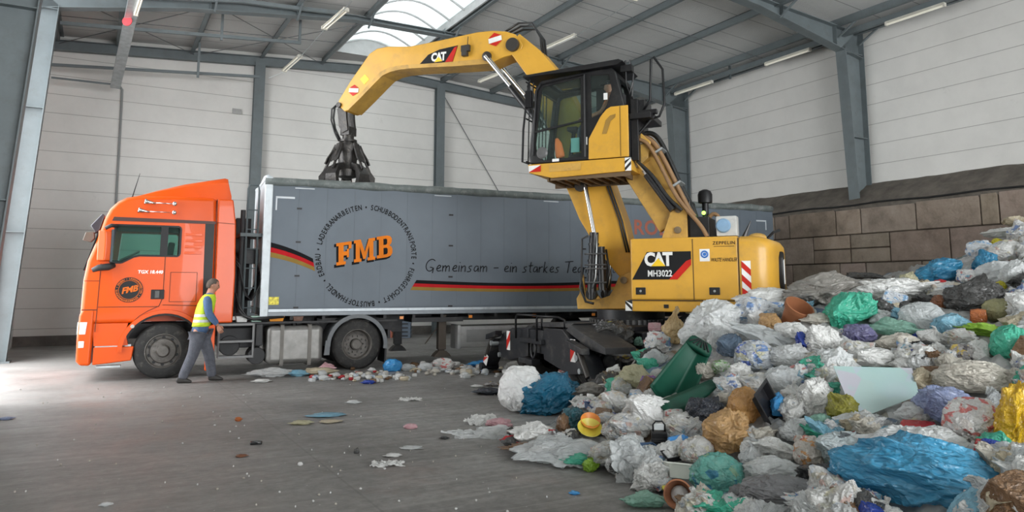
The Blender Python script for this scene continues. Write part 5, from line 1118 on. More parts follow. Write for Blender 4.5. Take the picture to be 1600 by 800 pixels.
def head(parent, c, face=1.0, tilt=0.0, cap=None, r=.105):
    """head looking to +x of the parent; c = centre of the head"""
    mb = MB(); n = 24; rings = []
    bm = mb.bm; bmesh.ops.create_icosphere(bm, subdivisions=4, radius=1)
    for v in bm.verts:
        x, y, z = v.co; X, Y, Z = x*.98, y*.76, z*1.15
        if z < 0: X *= 1-.16*(-z); Y *= 1-.30*(-z)
        if x < 0 and z < -.2: X *= .82
        if x > .5: X += .04*math.exp(-((z+.75)**2)/.02)*math.exp(-(y/.3)**2)       # chin
        nose = math.exp(-((z+.12)/.16)**2)*math.exp(-(y/.13)**2) if x > 0 else 0
        nose2 = math.exp(-((z+.22)/.10)**2)*math.exp(-(y/.16)**2) if x > 0 else 0
        X += .10*nose+.16*nose2
        for sy in (-1, 1):
            if x > 0: X -= .09*math.exp(-(((z-.08)/.12)**2+((y-sy*.36)/.17)**2)); X += .04*math.exp(-(((z-.26)/.07)**2+((y-sy*.34)/.22)**2))
        if x > 0: X += .035*math.exp(-(((z+.50)/.05)**2+(y/.24)**2)); X -= .03*math.exp(-(((z+.57)/.03)**2+(y/.26)**2))
        v.co = (X, Y, Z)
    M = Matrix.Translation(c) @ Matrix.Rotation(tilt, 4, 'Y') @ Matrix.Scale(r, 4)
    for v in bm.verts: v.co = M @ v.co
    for f in bm.faces: f.smooth = True
    for sy in (-1, 1):
        e = M @ Vector((-.02, sy*.76, -.02)); mb.sphere(e, r*.2, (.75, .35, 1.15), 6)
    return mb, M
def finish_person(name, label, loc, rz, body_obj_parts): pass
pd = Vector((cos(R(26)), sin(R(26)), 0))
pp = ground(302, 597)
man = thing('person', 'person in yellow hi-vis vest and grey work trousers walking beside the orange truck', 'person', pp, R(22))
# skeleton, x = walking direction, y = to the left, z up
V_ = [(.06, 0, .98), (.10, 0, 1.2), (.155, 0, 1.42), (.20, 0, 1.56), (.225, 0, 1.64), (.245, 0, 1.74),     # pelvis .. head
      (.165, .17, 1.50), (.20, .21, 1.24), (.33, .20, 1.06), (.37, .19, 1.00),                              # left arm
      (.165, -.17, 1.50), (.19, -.22, 1.24), (.32, -.20, 1.07), (.37, -.19, 1.01),                          # right arm
      (.09, .09, .90), (.24, .10, .52), (.32, .10, .12),                                                   # left leg (front)
      (.04, -.09, .90), (-.02, -.10, .52), (-.18, -.10, .12)]
E_ = [(0, 1), (1, 2), (2, 3), (3, 4), (4, 5), (2, 6), (6, 7), (7, 8), (8, 9), (2, 10), (10, 11), (11, 12), (12, 13), (0, 14), (14, 15), (15, 16), (0, 17), (17, 18), (18, 19)]
Rr = [(.15, .12), (.14, .11), (.16, .12), (.09, .08), (.075, .075), (.06, .07), .062, .047, .036, .03, .062, .047, .036, .03, .10, .065, .045, .10, .065, .045]
body_ = skin_mesh('body', V_, E_, Rr, skin, man)
hm, HM = head(man, (.25, 0, 1.745), tilt=.1, r=.112); hd = hm.build('head', skin, man, smooth=True)
mb = MB(); bm = mb.bm; bmesh.ops.create_icosphere(bm, subdivisions=4, radius=1)
for v in list(bm.verts):
    x, y, z = v.co
    if z < .2 and x > -.05-(.0 if z > .0 else .25) or z < -.45 or (x > .55 and z < .55): bm.verts.remove(v)
for v in bm.verts: v.co = HM @ Vector((v.co.x*1.05-.02, v.co.y*.82, v.co.z*1.2+.01))*1.0
h_ = mb.build('hair', hair_m, hd, smooth=True); h_.modifiers.new('s', 'SOLIDIFY').thickness = .008
mb = MB()
for sy in (-1, 1): mb.sphere(HM @ Vector((.80, sy*.34, .07)), .012, n=6)
build_each(mb, 'eye', mat('eye_dark', (.03, .02, .02), .3), hd, smooth=True)
def hand(parent, wrist, d, n, side, curl=.5, s=1.0):
    """palm with five separate fingers; d = direction of the fingers, n = palm normal, side = towards the thumb"""
    w = Vector(wrist); d = Vector(d).normalized(); n = Vector(n).normalized(); t = Vector(side).normalized()
    vs_, es, rs = [w, w+d*.045*s, w+d*.085*s], [(0, 1), (1, 2)], [.024, .032, .030]
    mb = MB(); mb.rings([[w+t*a*.022*s+n*b_*.015*s for a, b_ in ((-1, -1), (1, -1), (1, 1), (-1, 1))], [w+d*.04*s+t*a*.036*s+n*b_*.014*s for a, b_ in ((-1, -1), (1, -1), (1, 1), (-1, 1))], [w+d*.09*s+t*a*.040*s+n*b_*.012*s for a, b_ in ((-1, -1), (1, -1), (1, 1), (-1, 1))]])
    for k, L in enumerate((.062, .075, .082, .074)):
        b0 = w+d*.085*s+t*((k-1.5)*.021)*s; a1 = curl*.5; a2 = curl; a3 = curl*1.5
        p = [b0]; 
        for a_, l_ in ((a1, .42), (a1+a2, .33), (a1+a2+a3*.5, .25)): p.append(p[-1]+(d*cos(a_)+n*sin(a_))*L*l_*s)
        mb.tube(p, [.0095*s, .009*s, .008*s, .006*s], 7)
    b0 = w+d*.03*s+t*.03*s; mb.tube([b0, b0+(t*.7+d*.6+n*.2)*.035*s, b0+(t*.6+d*1.3+n*.5)*.045*s], [.012*s, .0105*s, .007*s], 7)
    return mb.build('hand', skin, parent, smooth='auto')
for y in (.185, -.185): hand(man, (.37, y, 1.0), (.45, 0, -.9), (.3, -1 if y > 0 else 1, 0), (.8, 0, .5), .6)
# shirt with sleeves
def torso(levels, n=28, grow=0.0):
    mb = MB(); mb.rings([[Vector((x+(rx+grow)*cos(a)*(1 if cos(a) > 0 else .92), (ry+grow)*sin(a), z)) for a in [2*pi*i/n for i in range(n)]] for z, x, rx, ry in levels]); return mb
LV = [(.88, .06, .13, .17), (.96, .065, .145, .185), (1.05, .08, .148, .185), (1.15, .095, .145, .18), (1.28, .12, .15, .195), (1.40, .145, .145, .215), (1.49, .17, .13, .215), (1.55, .185, .105, .175), (1.59, .20, .075, .10), (1.62, .21, .06, .065)]
torso(LV).build('shirt', blue, man, smooth=True)
def sleeve(mb, pts, rs):
    P_ = [Vector(p) for p in pts]; R_ = list(rs)
    for _ in range(2):
        Q = [P_[0]]; q = [R_[0]]
        for a, b_, c, d in zip(P_, P_[1:], R_, R_[1:]): Q += [a*.75+b_*.25, a*.25+b_*.75]; q += [c*.75+d*.25, c*.25+d*.75]
        P_ = Q+[P_[-1]]; R_ = q+[R_[-1]]
    mb.tube(P_, R_, 12)
for sy in (1, -1):
    mb = MB(); sleeve(mb, [(.165, sy*.14, 1.50), (.17, sy*.22, 1.44), (.20, sy*.25, 1.24), (.27, sy*.235, 1.14), (.345, sy*.205, 1.05)], [.07, .08, .066, .06, .046]); mb.build('sleeve', blue, man, smooth=True)
VL = [(1.0, .072, .148, .185), (1.05, .08, .148, .185), (1.15, .095, .145, .18), (1.28, .12, .15, .195), (1.40, .145, .145, .205), (1.49, .17, .13, .20), (1.55, .185, .105, .17), (1.585, .198, .078, .11)]
torso(VL, grow=.016).build('safety_vest', hv, man, smooth=True)
for z in (1.10, 1.20):
    x, rx, ry = (np.interp(z, [l[0] for l in VL], [l[k] for l in VL]) for k in (1, 2, 3))
    mb = torso([(z-.024, x, rx, ry), (z+.024, x+.008, rx, ry)], grow=.021); mb.build('reflective_band', refl, man, smooth=False)
idx = [14, 15, 16]
skin_mesh('trousers', [(.065, 0, 1.0), (.085, .10, .86), (.235, .10, .52), (.30, .10, .14), (.31, .10, .06), (.04, -.10, .86), (-.02, -.10, .52), (-.17, -.10, .14), (-.18, -.10, .06)], [(0, 1), (1, 2), (2, 3), (3, 4), (0, 5), (5, 6), (6, 7), (7, 8)], [(.20, .16), .145, .105, .088, .088, .145, .105, .088, .088], greyt, man)
for x, y, rot in ((.34, .10, -.12), (-.19, -.10, .25)):
    mb = MB(); pts = [(-.10, .035), (-.04, .045), (.05, .045), (.12, .042), (.17, .025)]
    mb.rings([[Vector((a, -w, 0)), Vector((a, w, 0)), Vector((a, w*.9, h)), Vector((a, w*.3, h*1.35)), Vector((a, -w*.3, h*1.35)), Vector((a, -w*.9, h))] for (a, w), h in zip(pts, (.07, .095, .075, .05, .025))])
    o = mb.build('shoe', shoe, man, smooth='auto'); o.location = (x, y, 0.0); o.modifiers.new('b', 'SUBSURF').levels = 2
    if rot > 0: o.rotation_euler = (0, .0, 0)
# cab operator, seated, seen through the glass
op = thing('person', 'person in orange vest and dark cap seated inside the raised excavator cab', 'person', CEN+Vector((0, 0, 4.0)), EA)
OV = [(.14, .75, .62), (.08, .75, .85), (.06, .75, 1.05), (.08, .75, 1.2), (.09, .75, 1.28), (.06, .93, 1.08), (.2, .98, .85), (.45, .98, .78), (.53, .96, .78), (.06, .57, 1.08), (.2, .52, .85), (.45, .5, .78), (.53, .5, .78), (.22, .85, .62), (.62, .86, .64), (.68, .86, .22), (.22, .65, .62), (.62, .64, .64), (.68, .64, .22)]
OE = [(0, 1), (1, 2), (2, 3), (3, 4), (2, 5), (5, 6), (6, 7), (7, 8), (2, 9), (9, 10), (10, 11), (11, 12), (0, 13), (13, 14), (14, 15), (0, 16), (16, 17), (17, 18)]
OR = [.13, .13, .14, .07, .055, .06, .047, .036, .03, .06, .047, .036, .03, .085, .065, .05, .085, .065, .05]
skin_mesh('body', OV, OE, OR, skin, op)
orv = mat('hi_vis_orange', (.8, .16, .04), .6, 0, .1, 14)
skin_mesh('orange_vest', [(.13, .75, .68), (.09, .75, .85), (.06, .75, 1.05), (.07, .75, 1.15), (.07, .9, 1.09), (.16, .96, .9), (.07, .6, 1.09), (.16, .54, .9)], [(0, 1), (1, 2), (2, 3), (2, 4), (4, 5), (2, 6), (6, 7)], [.145, .15, .155, .07, .075, .062, .075, .062], orv, op)
skin_mesh('trousers', [(.15, .75, .62), (.24, .85, .62), (.62, .86, .64), (.68, .86, .2), (.24, .65, .62), (.62, .64, .64), (.68, .64, .2)], [(0, 1), (1, 2), (2, 3), (0, 4), (4, 5), (5, 6)], [.14, .095, .078, .062, .095, .078, .062], greyt, op)
hm, HM2 = head(op, (.11, .75, 1.36), r=.1); hd2 = hm.build('head', skin, op, smooth=True)
mb = MB(); mb.lathe([(0, .094), (.06, .09), (.09, .06), (.1, .001)], (.10, .75, 1.40), 'z', 20); mb.prism([(.17, .69), (.27, .70), (.29, .75), (.27, .80), (.17, .81)], 1.405, 1.415, plane='xy'); mb.build('cap', mat('dark_cap', (.03, .03, .04), .7), hd2, smooth='auto')
for y in (.96, .5): hand(op, (.52, y, .78), (1, 0, -.1), (0, 0, -1), (0, -1 if y > .7 else 1, 0), .9)
for y in (.86, .64):
    mb = MB(); mb.rings([[Vector((a, y-w, .06)), Vector((a, y+w, .06)), Vector((a, y+w, .06+h)), Vector((a, y-w, .06+h))] for a, w, h in ((.60, .04, .09), (.70, .045, .1), (.82, .045, .06), (.88, .03, .03))]); mb.build('shoe', shoe, op, bevel=.01)

# ================================================================ REFUSE HEAP
CP = [(1.05, 5.4, 0), (1.15, 6.2, 0), (.75, 6.95, 0), (.1, 7.25, 0), (-.5, 8.0, 0), (-.25, 8.7, 0), (.2, 9.4, 0), (.75, 10.4, 0), (1.0, 11.4, 0), (.9, 4.4, 0), (.6, 3.2, 0), (.4, 1.5, 0), (1.6, 12.6, .1),
      (.9, 8.0, .30), (1.4, 9.4, .42), (1.9, 10.9, .72), (2.45, 11.0, 1.12), (3.2, 11.1, 1.40), (4.3, 11.3, 1.62), (6.0, 13, 1.85), (7.6, 13.5, 2.02), (7.4, 12, 2.2), (7.6, 11.5, 2.5), (8.2, 11.5, 2.8), (9.4, 11.5, 3.0),
      (3, 8, .98), (2.0, 7.4, .58), (1.6, 8.6, .58), (4, 6.2, .88), (3, 5, .52), (2, 5.2, .30), (5, 8, 1.32), (6.5, 9.5, 1.85), (2.2, 3.4, .5), (1.7, 4.2, .28), (4.5, 4.4, .95), (6, 6, 1.45), (8, 8, 2.15), (10, 10, 2.9), (11, 13, 2.9),
      (9, 15, 2.0), (8, 17, 1.0), (5.5, 14.5, 1.2), (3.5, 12.6, .8), (3, 1.5, .6), (7, 2, 1.4), (4.6, 12.6, .9)]
cpx = np.array(CP)
def _tps(r): r = np.maximum(r, 1e-9); return r*r*np.log(r)
_K = _tps(np.hypot(cpx[:, 0][:, None]-cpx[:, 0], cpx[:, 1][:, None]-cpx[:, 1]))+np.eye(len(CP))*.35
_P = np.c_[np.ones(len(CP)), cpx[:, 0], cpx[:, 1]]
_A = np.block([[_K, _P], [_P.T, np.zeros((3, 3))]]); _w = np.linalg.solve(_A, np.r_[cpx[:, 2], 0, 0, 0])
def heap_z(x, y): return float(_tps(np.hypot(cpx[:, 0]-x, cpx[:, 1]-y)) @ _w[:-3]+_w[-3]+_w[-2]*x+_w[-1]*y)
def on_heap(px, py, lift=0.0):
    """first point of the heap (or floor) that the photo's ray through this pixel meets"""
    r = ray(px, py); t = 2.5
    while t < 18:
        p = r*t; z = CAMH+p.z; h = max(0.0, heap_z(p.x, p.y)) + lift
        if z <= h: return Vector((p.x, p.y, h)), t
        t += .04
    p = r*12; return Vector((p.x, p.y, heap_z(p.x, p.y))), 12
# vectorised gradient noise for the folds of the bags
_pr = np.random.RandomState(7); _perm = _pr.permutation(512); _perm = np.r_[_perm, _perm]; _gr = _pr.normal(size=(512, 3)); _gr /= np.linalg.norm(_gr, axis=1)[:, None]
def pn(P_, off=0.0):
    P_ = P_+np.array([off*13.7, off*7.3, off*3.9]); I = np.floor(P_).astype(int); f = P_-I; I &= 255; u = f*f*f*(f*(f*6-15)+10); out = 0
    for dx in (0, 1):
        for dy in (0, 1):
            for dz in (0, 1):
                h = _perm[_perm[_perm[(I[:, 0]+dx) & 255]+((I[:, 1]+dy) & 255) & 511]+((I[:, 2]+dz) & 255) & 511]
                g = (_gr[h]*(f-np.array([dx, dy, dz]))).sum(1)
                out = out+g*(u[:, 0] if dx else 1-u[:, 0])*(u[:, 1] if dy else 1-u[:, 1])*(u[:, 2] if dz else 1-u[:, 2])
    return out*1.5
def crease(P_, f, seed, k=3.2, sharp=2.0): return np.maximum(0, 1-np.abs(pn(P_*f, seed))*k)**sharp
def folds(P_, seed, amt=1.0):
    w = np.stack([pn(P_*1.2, seed+a) for a in (.1, .2, .3)], 1)*.7; Q = P_+w
    st = Q*np.array([1, 1, .45])
    return amt*(.13*crease(Q, 1.1, seed, 2.4)+.085*crease(st, 2.3, seed+1, 2.6)+.035*crease(Q+w, 4.2, seed+2, 2.8)+.012*crease(Q+w*1.5, 9, seed+3)+.20*pn(P_*1.1, seed+4)+.06*pn(P_*2.6, seed+5)-.04)
_ico = {}
def ico(sub):
    if sub not in _ico:
        bm = bmesh.new(); bmesh.ops.create_icosphere(bm, subdivisions=sub, radius=1); bm.verts.index_update()
        _ico[sub] = (np.array([v.co[:] for v in bm.verts]), [[v.index for v in f.verts] for f in bm.faces]); bm.free()
    return _ico[sub]
_cache = {}
def bag_mesh(kind, seed, sub=5):
    key = (kind, seed, sub)
    if key in _cache: return _cache[key]
    rnd = random.Random(seed)
    if kind == 'sheet':
        n = 60; l = np.linspace(-1, 1, n); X, Y = np.meshgrid(l, l, indexing='ij'); X = X.ravel(); Y = Y.ravel(); a = np.arctan2(Y, X); rr_ = np.maximum(abs(X), abs(Y)); hy = np.hypot(X, Y)+1e-9
        k_ = (1-.5*(pn(np.c_[np.cos(a)*1.3, np.sin(a)*1.3, np.full_like(a, seed*1.7)])+.3)-.12*np.abs(pn(np.c_[np.cos(a)*5, np.sin(a)*5, np.full_like(a, seed*1.7)])))*rr_/hy*1.15
        Pq = np.c_[X*k_, Y*k_, np.full_like(X, seed*.77)]
        w = np.c_[pn(Pq*1.5, 1), pn(Pq*1.5, 2), 0*X]*.5
        Z = .5*pn(Pq*1.2, seed)+.38*crease(Pq+w, 1.6, seed)+.22*crease(Pq+w, 3.4, seed+1)+.10*crease(Pq+w, 8, seed+2)-.3*rr_**3-.2
        co = np.c_[Pq[:, 0]+.12*pn(Pq*3, 5), Pq[:, 1]+.12*pn(Pq*3, 6), Z]
        fc = [(i*n+j, (i+1)*n+j, (i+1)*n+j+1, i*n+j+1) for i in range(n-1) for j in range(n-1)]
    else:
        p, fc = ico(sub); amt = {'round': .55, 'pull': .75, 'box': .5, 'flat': 1.1}.get(kind, 1.0)
        c = folds(p, seed, amt); q = p*(.84+c)[:, None]
        if kind == 'tied':
            k_ = np.clip((p[:, 2]-.3)/.7, 0, 1); a = np.arctan2(p[:, 1], p[:, 0]); sq = (1-.86*k_**1.0)*(1+.25*np.sin(a*11+seed)*np.minimum(1, k_*2))
            q[:, 0] *= sq; q[:, 1] *= sq; q[:, 2] *= 1+.3*k_; top = p[:, 2] > .94; q[top, 0] = q[top, 0]*2.6+.12; q[top, 1] *= 2.6; q[top, 2] += .16
        if kind == 'flat':
            a = np.arctan2(p[:, 1], p[:, 0]); rim = np.exp(-(p[:, 2]/.22)**2); q[:, :2] *= (1+rim*(.25+.45*pn(np.c_[np.cos(a)*2, np.sin(a)*2, 0*a], seed+8)))[:, None]; q[:, 2] = q[:, 2]*(.85-.35*rim)+.25*pn(np.c_[q[:, 0], q[:, 1], 0*a]*1.6, seed+3)
        if kind == 'box':
            m_ = np.abs(p).max(1)[:, None]; q = q*.35+p/m_*.55*(1+.3*c)[:, None]
        if kind == 'pull':
            a = np.arctan2(p[:, 2], p[:, 1]); k_ = (1-p[:, 0])/2; fold = 1+.13*np.abs(np.sin(a*3.5+3.5*pn(p*1.1, seed)))*k_+.025*np.sin(a*9+4*pn(p*1.8, seed+1))
            q[:, 1] *= fold*(1-.25*k_); q[:, 2] *= fold; q[:, 0] -= .12*(p[:, 0] < -.8)*(-p[:, 0]-.8)*5
        if kind == 'bag' :  # one drawn-out corner or flap
            d = np.array([rnd.uniform(-1, 1), rnd.uniform(-1, 1), rnd.uniform(-.1, .9)]); d /= np.linalg.norm(d); t_ = np.clip((p @ d-.72)/.28, 0, 1)
            q = q+d*(t_**1.5*.45)[:, None]; q -= (q-np.outer(q @ d, d))*(t_*.45)[:, None]
        lowz = q[:, 2] < -.6; q[lowz, 2] = -.6+(q[lowz, 2]+.6)*.15; co = q
    me = bpy.data.meshes.new(kind+'_shape'); me.from_pydata(co.tolist(), [], fc); me.materials.append(None); me.shade_smooth(); _cache[key] = me; return me
W_ = (.74, .74, .72)
PL = {}
def P(name, *a, **k): PL[name] = plastic('plastic_'+name, *a, **k)
P('white', (.88, .88, .86), (.74, .74, .72)); P('white_bright', (.93, .93, .92), (.84, .84, .84), rough=.4, crease=.8)
P('milky', (.84, .86, .86), (.66, .68, .69), clear=.2, rough=.22); P('clear', (.80, .83, .84), (.55, .58, .58), clear=.35, rough=.15)
P('contents', (.78, .78, .76), (.58, .57, .54), clear=.1, rough=.2, patches=[(.74, .7, .62), (.6, .5, .36), (.8, .8, .8), (.5, .56, .64), (.5, .5, .4), (.62, .4, .34), (.72, .68, .48)])
P('blue_contents', (.6, .64, .68), (.4, .44, .5), clear=.1, rough=.2, patches=[(.04, .12, .6), (.6, .6, .62), (.1, .25, .6), (.65, .62, .4)])
P('print', (.86, .86, .85), (.72, .72, .72), patches=[(.72, .72, .72), (.08, .2, .55), (.7, .7, .68), (.7, .7, .7), (.55, .12, .1), (.1, .35, .5)])
P('white_red', (.86, .85, .83), (.72, .70, .68), patches=[(.72, .7, .7), (.7, .04, .03), (.75, .7, .66), (.65, .05, .03)])
P('white_blue', (.82, .85, .88), (.62, .68, .76), patches=[(.7, .72, .74), (.08, .25, .62), (.7, .7, .7), (.15, .4, .7)])
P('white_black', (.58, .66, .68), (.46, .53, .56), patches=[(.6, .66, .68), (.02, .02, .03), (.6, .66, .68), (.6, .66, .68)])
P('beige', (.70, .66, .58), (.52, .48, .41)); P('cream', (.66, .58, .42), (.52, .42, .28)); P('grey', (.27, .27, .28), (.17, .17, .18), clear=.1)
P('dark_grey', (.085, .083, .08), (.04, .04, .04)); P('black', (.012, .012, .014), (.02, .02, .022), rough=.22); P('black_blue', (.02, .025, .04), (.05, .06, .08), rough=.2)
P('blue', (.035, .27, .46), (.015, .14, .30), clear=.06); P('big_blue', (.06, .36, .60), (.10, .30, .46), clear=.14, rough=.18); P('teal', (.01, .20, .36), (.005, .10, .19), rough=.3); P('dark_teal', (.01, .10, .13), (.005, .05, .07)); P('royal', (.015, .07, .50), (.01, .03, .25))
P('bright_blue', (.05, .33, .75), (.1, .5, .85)); P('sky', (.25, .55, .72), (.4, .6, .7), clear=.15); P('slate', (.14, .21, .30), (.09, .13, .2), clear=.1)
P('mint', (.08, .56, .38), (.03, .38, .25), clear=.08); P('pale_mint', (.35, .62, .50), (.2, .45, .35), clear=.25); P('aqua', (.12, .46, .40), (.3, .58, .48), clear=.18, rough=.18, patches=[(.1, .4, .35), (.02, .22, .45), (.3, .5, .3), (.15, .5, .42)])
P('lime', (.36, .62, .05), (.22, .45, .04)); P('green', (.05, .35, .06), (.25, .6, .1)); P('green_print', (.6, .65, .55), (.2, .5, .12), patches=[(.15, .5, .08), (.7, .72, .68), (.2, .55, .1)])
P('yellow', (.78, .50, .02), (.62, .38, .01)); P('bright_yellow', (.8, .72, .05), (.7, .6, .03)); P('olive', (.38, .36, .05), (.22, .2, .03), clear=.05); P('khaki', (.42, .40, .20), (.28, .28, .14), clear=.15)
P('pale_yellow', (.68, .64, .42), (.5, .48, .32), clear=.2); P('yellow_trim', (.74, .68, .35), (.66, .64, .6)); P('orange', (.66, .36, .12), (.52, .25, .07), clear=.1, rough=.2); P('orange_clear', (.68, .42, .18), (.5, .3, .14), clear=.22, rough=.14); P('apricot', (.68, .50, .26), (.55, .38, .18)); P('deep_orange', (.62, .18, .04), (.4, .12, .04)); P('brown', (.24, .13, .06), (.14, .07, .03)); P('rust', (.28, .10, .04), (.18, .06, .02))
P('lavender', (.30, .36, .58), (.40, .45, .62), clear=.12); P('violet', (.16, .15, .32), (.3, .3, .42)); P('pink', (.70, .38, .42), (.74, .6, .6)); P('red', (.62, .02, .03), (.4, .02, .02)); P('dusty', (.33, .31, .28), (.20, .19, .17), rough=.6); P('patterned', (.45, .43, .42), (.1, .09, .09), patches=[(.06, .05, .06), (.5, .48, .46), (.12, .1, .1), (.7, .5, .05)]); P('tomato', (.66, .62, .56), (.5, .45, .4), patches=[(.6, .1, .04), (.65, .6, .55), (.7, .3, .05), (.7, .66, .6)]); P('purple_snack', (.15, .05, .35), (.6, .5, .4), patches=[(.15, .05, .4), (.6, .55, .45), (.5, .1, .4)])
P('foil', (.6, .6, .6), (.4, .4, .42), metal=.8, rough=.25)
# the body of the heap below the visible bags
mb = MB(); n1, n2_ = 220, 300; gx = [.0+12.2*i/(n1-1) for i in range(n1)]; gy = [1.2+16.5*j/(n2_-1) for j in range(n2_)]
vv = {}
for i, x in enumerate(gx):
    for j, y in enumerate(gy):
        z = heap_z(x, y)-.10
        vv[i, j] = (x, y, z)
_pp = np.array([[a[0]*1.8, a[1]*1.8, 0] for a in vv.values()]); _f = folds(_pp, 3.0, .55)
vv = {k_: (a[0], a[1], a[2]+(_f[i_]*.9 if a[2] > 0 else 0)) for i_, (k_, a) in enumerate(vv.items())}
V2 = {}
for i in range(n1-1):
    for j in range(n2_-1):
        q = [(i, j), (i+1, j), (i+1, j+1), (i, j+1)]
        if max(vv[k][2] for k in q) < .012: continue
        if Vector(vv[q[0]]).dot(UD)+0 > 18.0: continue
        fv = []
        for k in q:
            if k not in V2: x, y, z = vv[k]; V2[k] = mb.bm.verts.new((x, y, max(z, .004)))
            fv.append(V2[k])
        mb.bm.faces.new(fv)
hm_m = plastic('mixed_refuse', (.42, .42, .41), (.08, .08, .08), rough=.4, patches=[(.5, .5, .5), (.03, .03, .03), (.3, .28, .22), (.6, .6, .6), (.08, .15, .25), (.06, .05, .05), (.55, .55, .52), (.2, .12, .06), (.4, .42, .42), (.1, .25, .15), (.62, .62, .6)])
hp = mb.build('refuse_heap', hm_m, None, smooth=True); tag(hp, 'loose mixed household refuse packed under the bags of the big heap', 'refuse', kind='stuff')
rg = random.Random(11); HERO = []
def place(name, label, cat, matn, px, py, w, h, kind='bag', rot=0.0, yaw=None, depth=None, seed=None, group=None, push=.25, sub=5, flatten=None):
    """w, h: size seen in the photo (pixels); the bag gets its real size from its distance"""
    p, t = on_heap(px, py+h*.15)
    D = hypot(p.x, p.y); W = w/F*t*.56; H_ = h/F*t*.56; dp = depth*D if depth else (W+H_)*.5
    seed = rg.randint(0, 9) if seed is None else seed
    me = bag_mesh(kind, seed, sub+(1 if min(w, h) > 45 and sub == 5 else 0))
    o = bpy.data.objects.new(name, me); COL.objects.link(o); o.material_slots[0].link = 'OBJECT'; o.material_slots[0].material = PL[matn]
    if not group: HERO.append((px, py, w*.5, h*.5))
    r = ray(px, py); c = Vector((r.x*t, r.y*t, CAMH+r.z*t)); fwd = Vector((r.x, r.y, 0)).normalized()
    c += fwd*dp*push
    if kind == 'sheet': H_ = max(H_, .1); o.scale = (W*1.0, H_*1.3, min(W, H_)*.9); o.rotation_euler = (rg.uniform(.25, .6), rot, -atan2(r.x, r.y))
    else: o.scale = (W, dp, H_); o.rotation_euler = (rg.uniform(-.25, .25), rot, -atan2(r.x, r.y)+(yaw if yaw is not None else 0))
    lo = c.z-H_*.75
    if lo < 0 and heap_z(c.x, c.y) < .15: c.z = max(c.z, H_*.66)
    o.location = c; tag(o, label, cat, group); return o
B = lambda label, m, px, py, w, h, kind='bag', rot=0.0, **k: place(k.pop('name', 'plastic_bag'), label, k.pop('cat', 'bag'), m, px, py, w, h, kind, rot, **k)
# --- lower left end
B('tall plump white bag at the left foot of the heap beside the blue sack', 'white_bright', 817, 632, 78, 80, 'round', seed=1)
B('large petrol blue sack leaning on the tall white bag at the left foot', 'teal', 856, 636, 96, 66, 'bag', -.35, seed=2)
B('flat white plastic sheet spread on the floor left of the heap', 'milky', 757, 683, 100, 22, 'sheet', name='plastic_sheet', cat='sheet')
B('small white film scrap on the floor below the tall white bag', 'white', 756, 662, 44, 14, 'sheet', name='plastic_film', cat='film')
B('small pink and white wrapper in front of the tall white bag', 'pink', 780, 668, 42, 16, name='wrapper', cat='wrapper')
B('white carrier bag with a red print below the petrol blue sack', 'white', 838, 679, 66, 32, 'flat', .1)
B('small bright red scrap beside the white carrier bag', 'red', 863, 678, 18, 12, name='plastic_scrap', cat='scrap')
B('dark teal bag between the petrol blue sack and the two bowls', 'dark_teal', 896, 658, 44, 40)
B('brown flattened wrapping on the floor at the foot of the heap', 'brown', 826, 700, 66, 12, 'flat', name='wrapper', cat='wrapper')
B('row of crumpled clear film along the left foot of the heap', 'clear', 876, 708, 120, 34, 'flat', name='plastic_film', cat='film')
B('flat bright green film at the left foot of the heap', 'mint', 906, 719, 48, 16, 'flat', name='plastic_film', cat='film')
B('beige bag with scraps at the foot right of the bright green film', 'contents', 950, 712, 60, 40)
B('pale aqua crumpled bag at the foot under the black mesh box', 'milky', 986, 704, 50, 44)
B('grey olive bag above the dark teal bag', 'dusty', 927, 616, 60, 32, 'flat')
B('white bag with open handles in front of the excavator wheel', 'white_red', 903, 596, 48, 28)
B('clear bag with white contents above the navy box', 'contents', 957, 630, 50, 36)
B('white blue printed pack left of the green bin', 'white_blue', 997, 620, 30, 20, 'box', name='package', cat='package')
B('brown torn package left of the bowls', 'brown', 880, 668, 22, 36)
B('large shiny white bag left below the green bin', 'white_bright', 1018, 650, 84, 56, 'bag', .3, seed=4)
B('red and white crushed cartons at the lower tip of the green bin', 'white_red', 1052, 651, 32, 22, 'box', name='carton', cat='carton')
B('black sack with bluish sheen under the green bin', 'black_blue', 1103, 647, 58, 46, 'bag', .2, seed=5)
B('dirty clear bag of food packs left of the black clamp box', 'contents', 985, 668, 66, 44)
B('clear bag with pale packs just above the floor beside the aqua bag', 'contents', 960, 676, 40, 30)
B('thin yellow film above the white pack left of the bin', 'pale_yellow', 992, 590, 46, 40, 'flat', name='plastic_film', cat='film')
B('purple snack bag left of the green bin', 'purple_snack', 1015, 596, 24, 20, 'flat', name='snack_bag', cat='snack bag')
B('long white film strip up the left slope of the heap', 'milky', 975, 566, 60, 40, 'bag', -.6, name='plastic_film', cat='film')
B('black patterned bag with a yellow stripe next to the outrigger', 'patterned', 972, 553, 56, 34, 'flat')
B('dark olive sack with a yellow cloth beside the excavator wheel', 'dark_grey', 957, 524, 66, 44, 'bag', seed=3)
B('small bright yellow cloth lying on the dark olive sack', 'bright_yellow', 950, 513, 24, 20, name='cloth', cat='cloth')
B('orange scrap beside the black patterned bag', 'apricot', 992, 553, 24, 14, name='plastic_scrap', cat='scrap')
B('round whitish lavender bag below the orange upright bag', 'print', 1029, 538, 44, 38)
B('small pink carton behind the whitish lavender bag', 'pink', 1023, 512, 22, 16, 'box', name='carton', cat='carton')
B('upright pale orange bag in front of the slewing ring', 'apricot', 1052, 519, 36, 50, 'tied', .15)
B('small pale green scrap left of the whitish lavender bag', 'pale_mint', 1000, 534, 18, 18)
B('very large white sack under the excavator body', 'milky', 1113, 512, 92, 72, 'pull', -.35, seed=6)
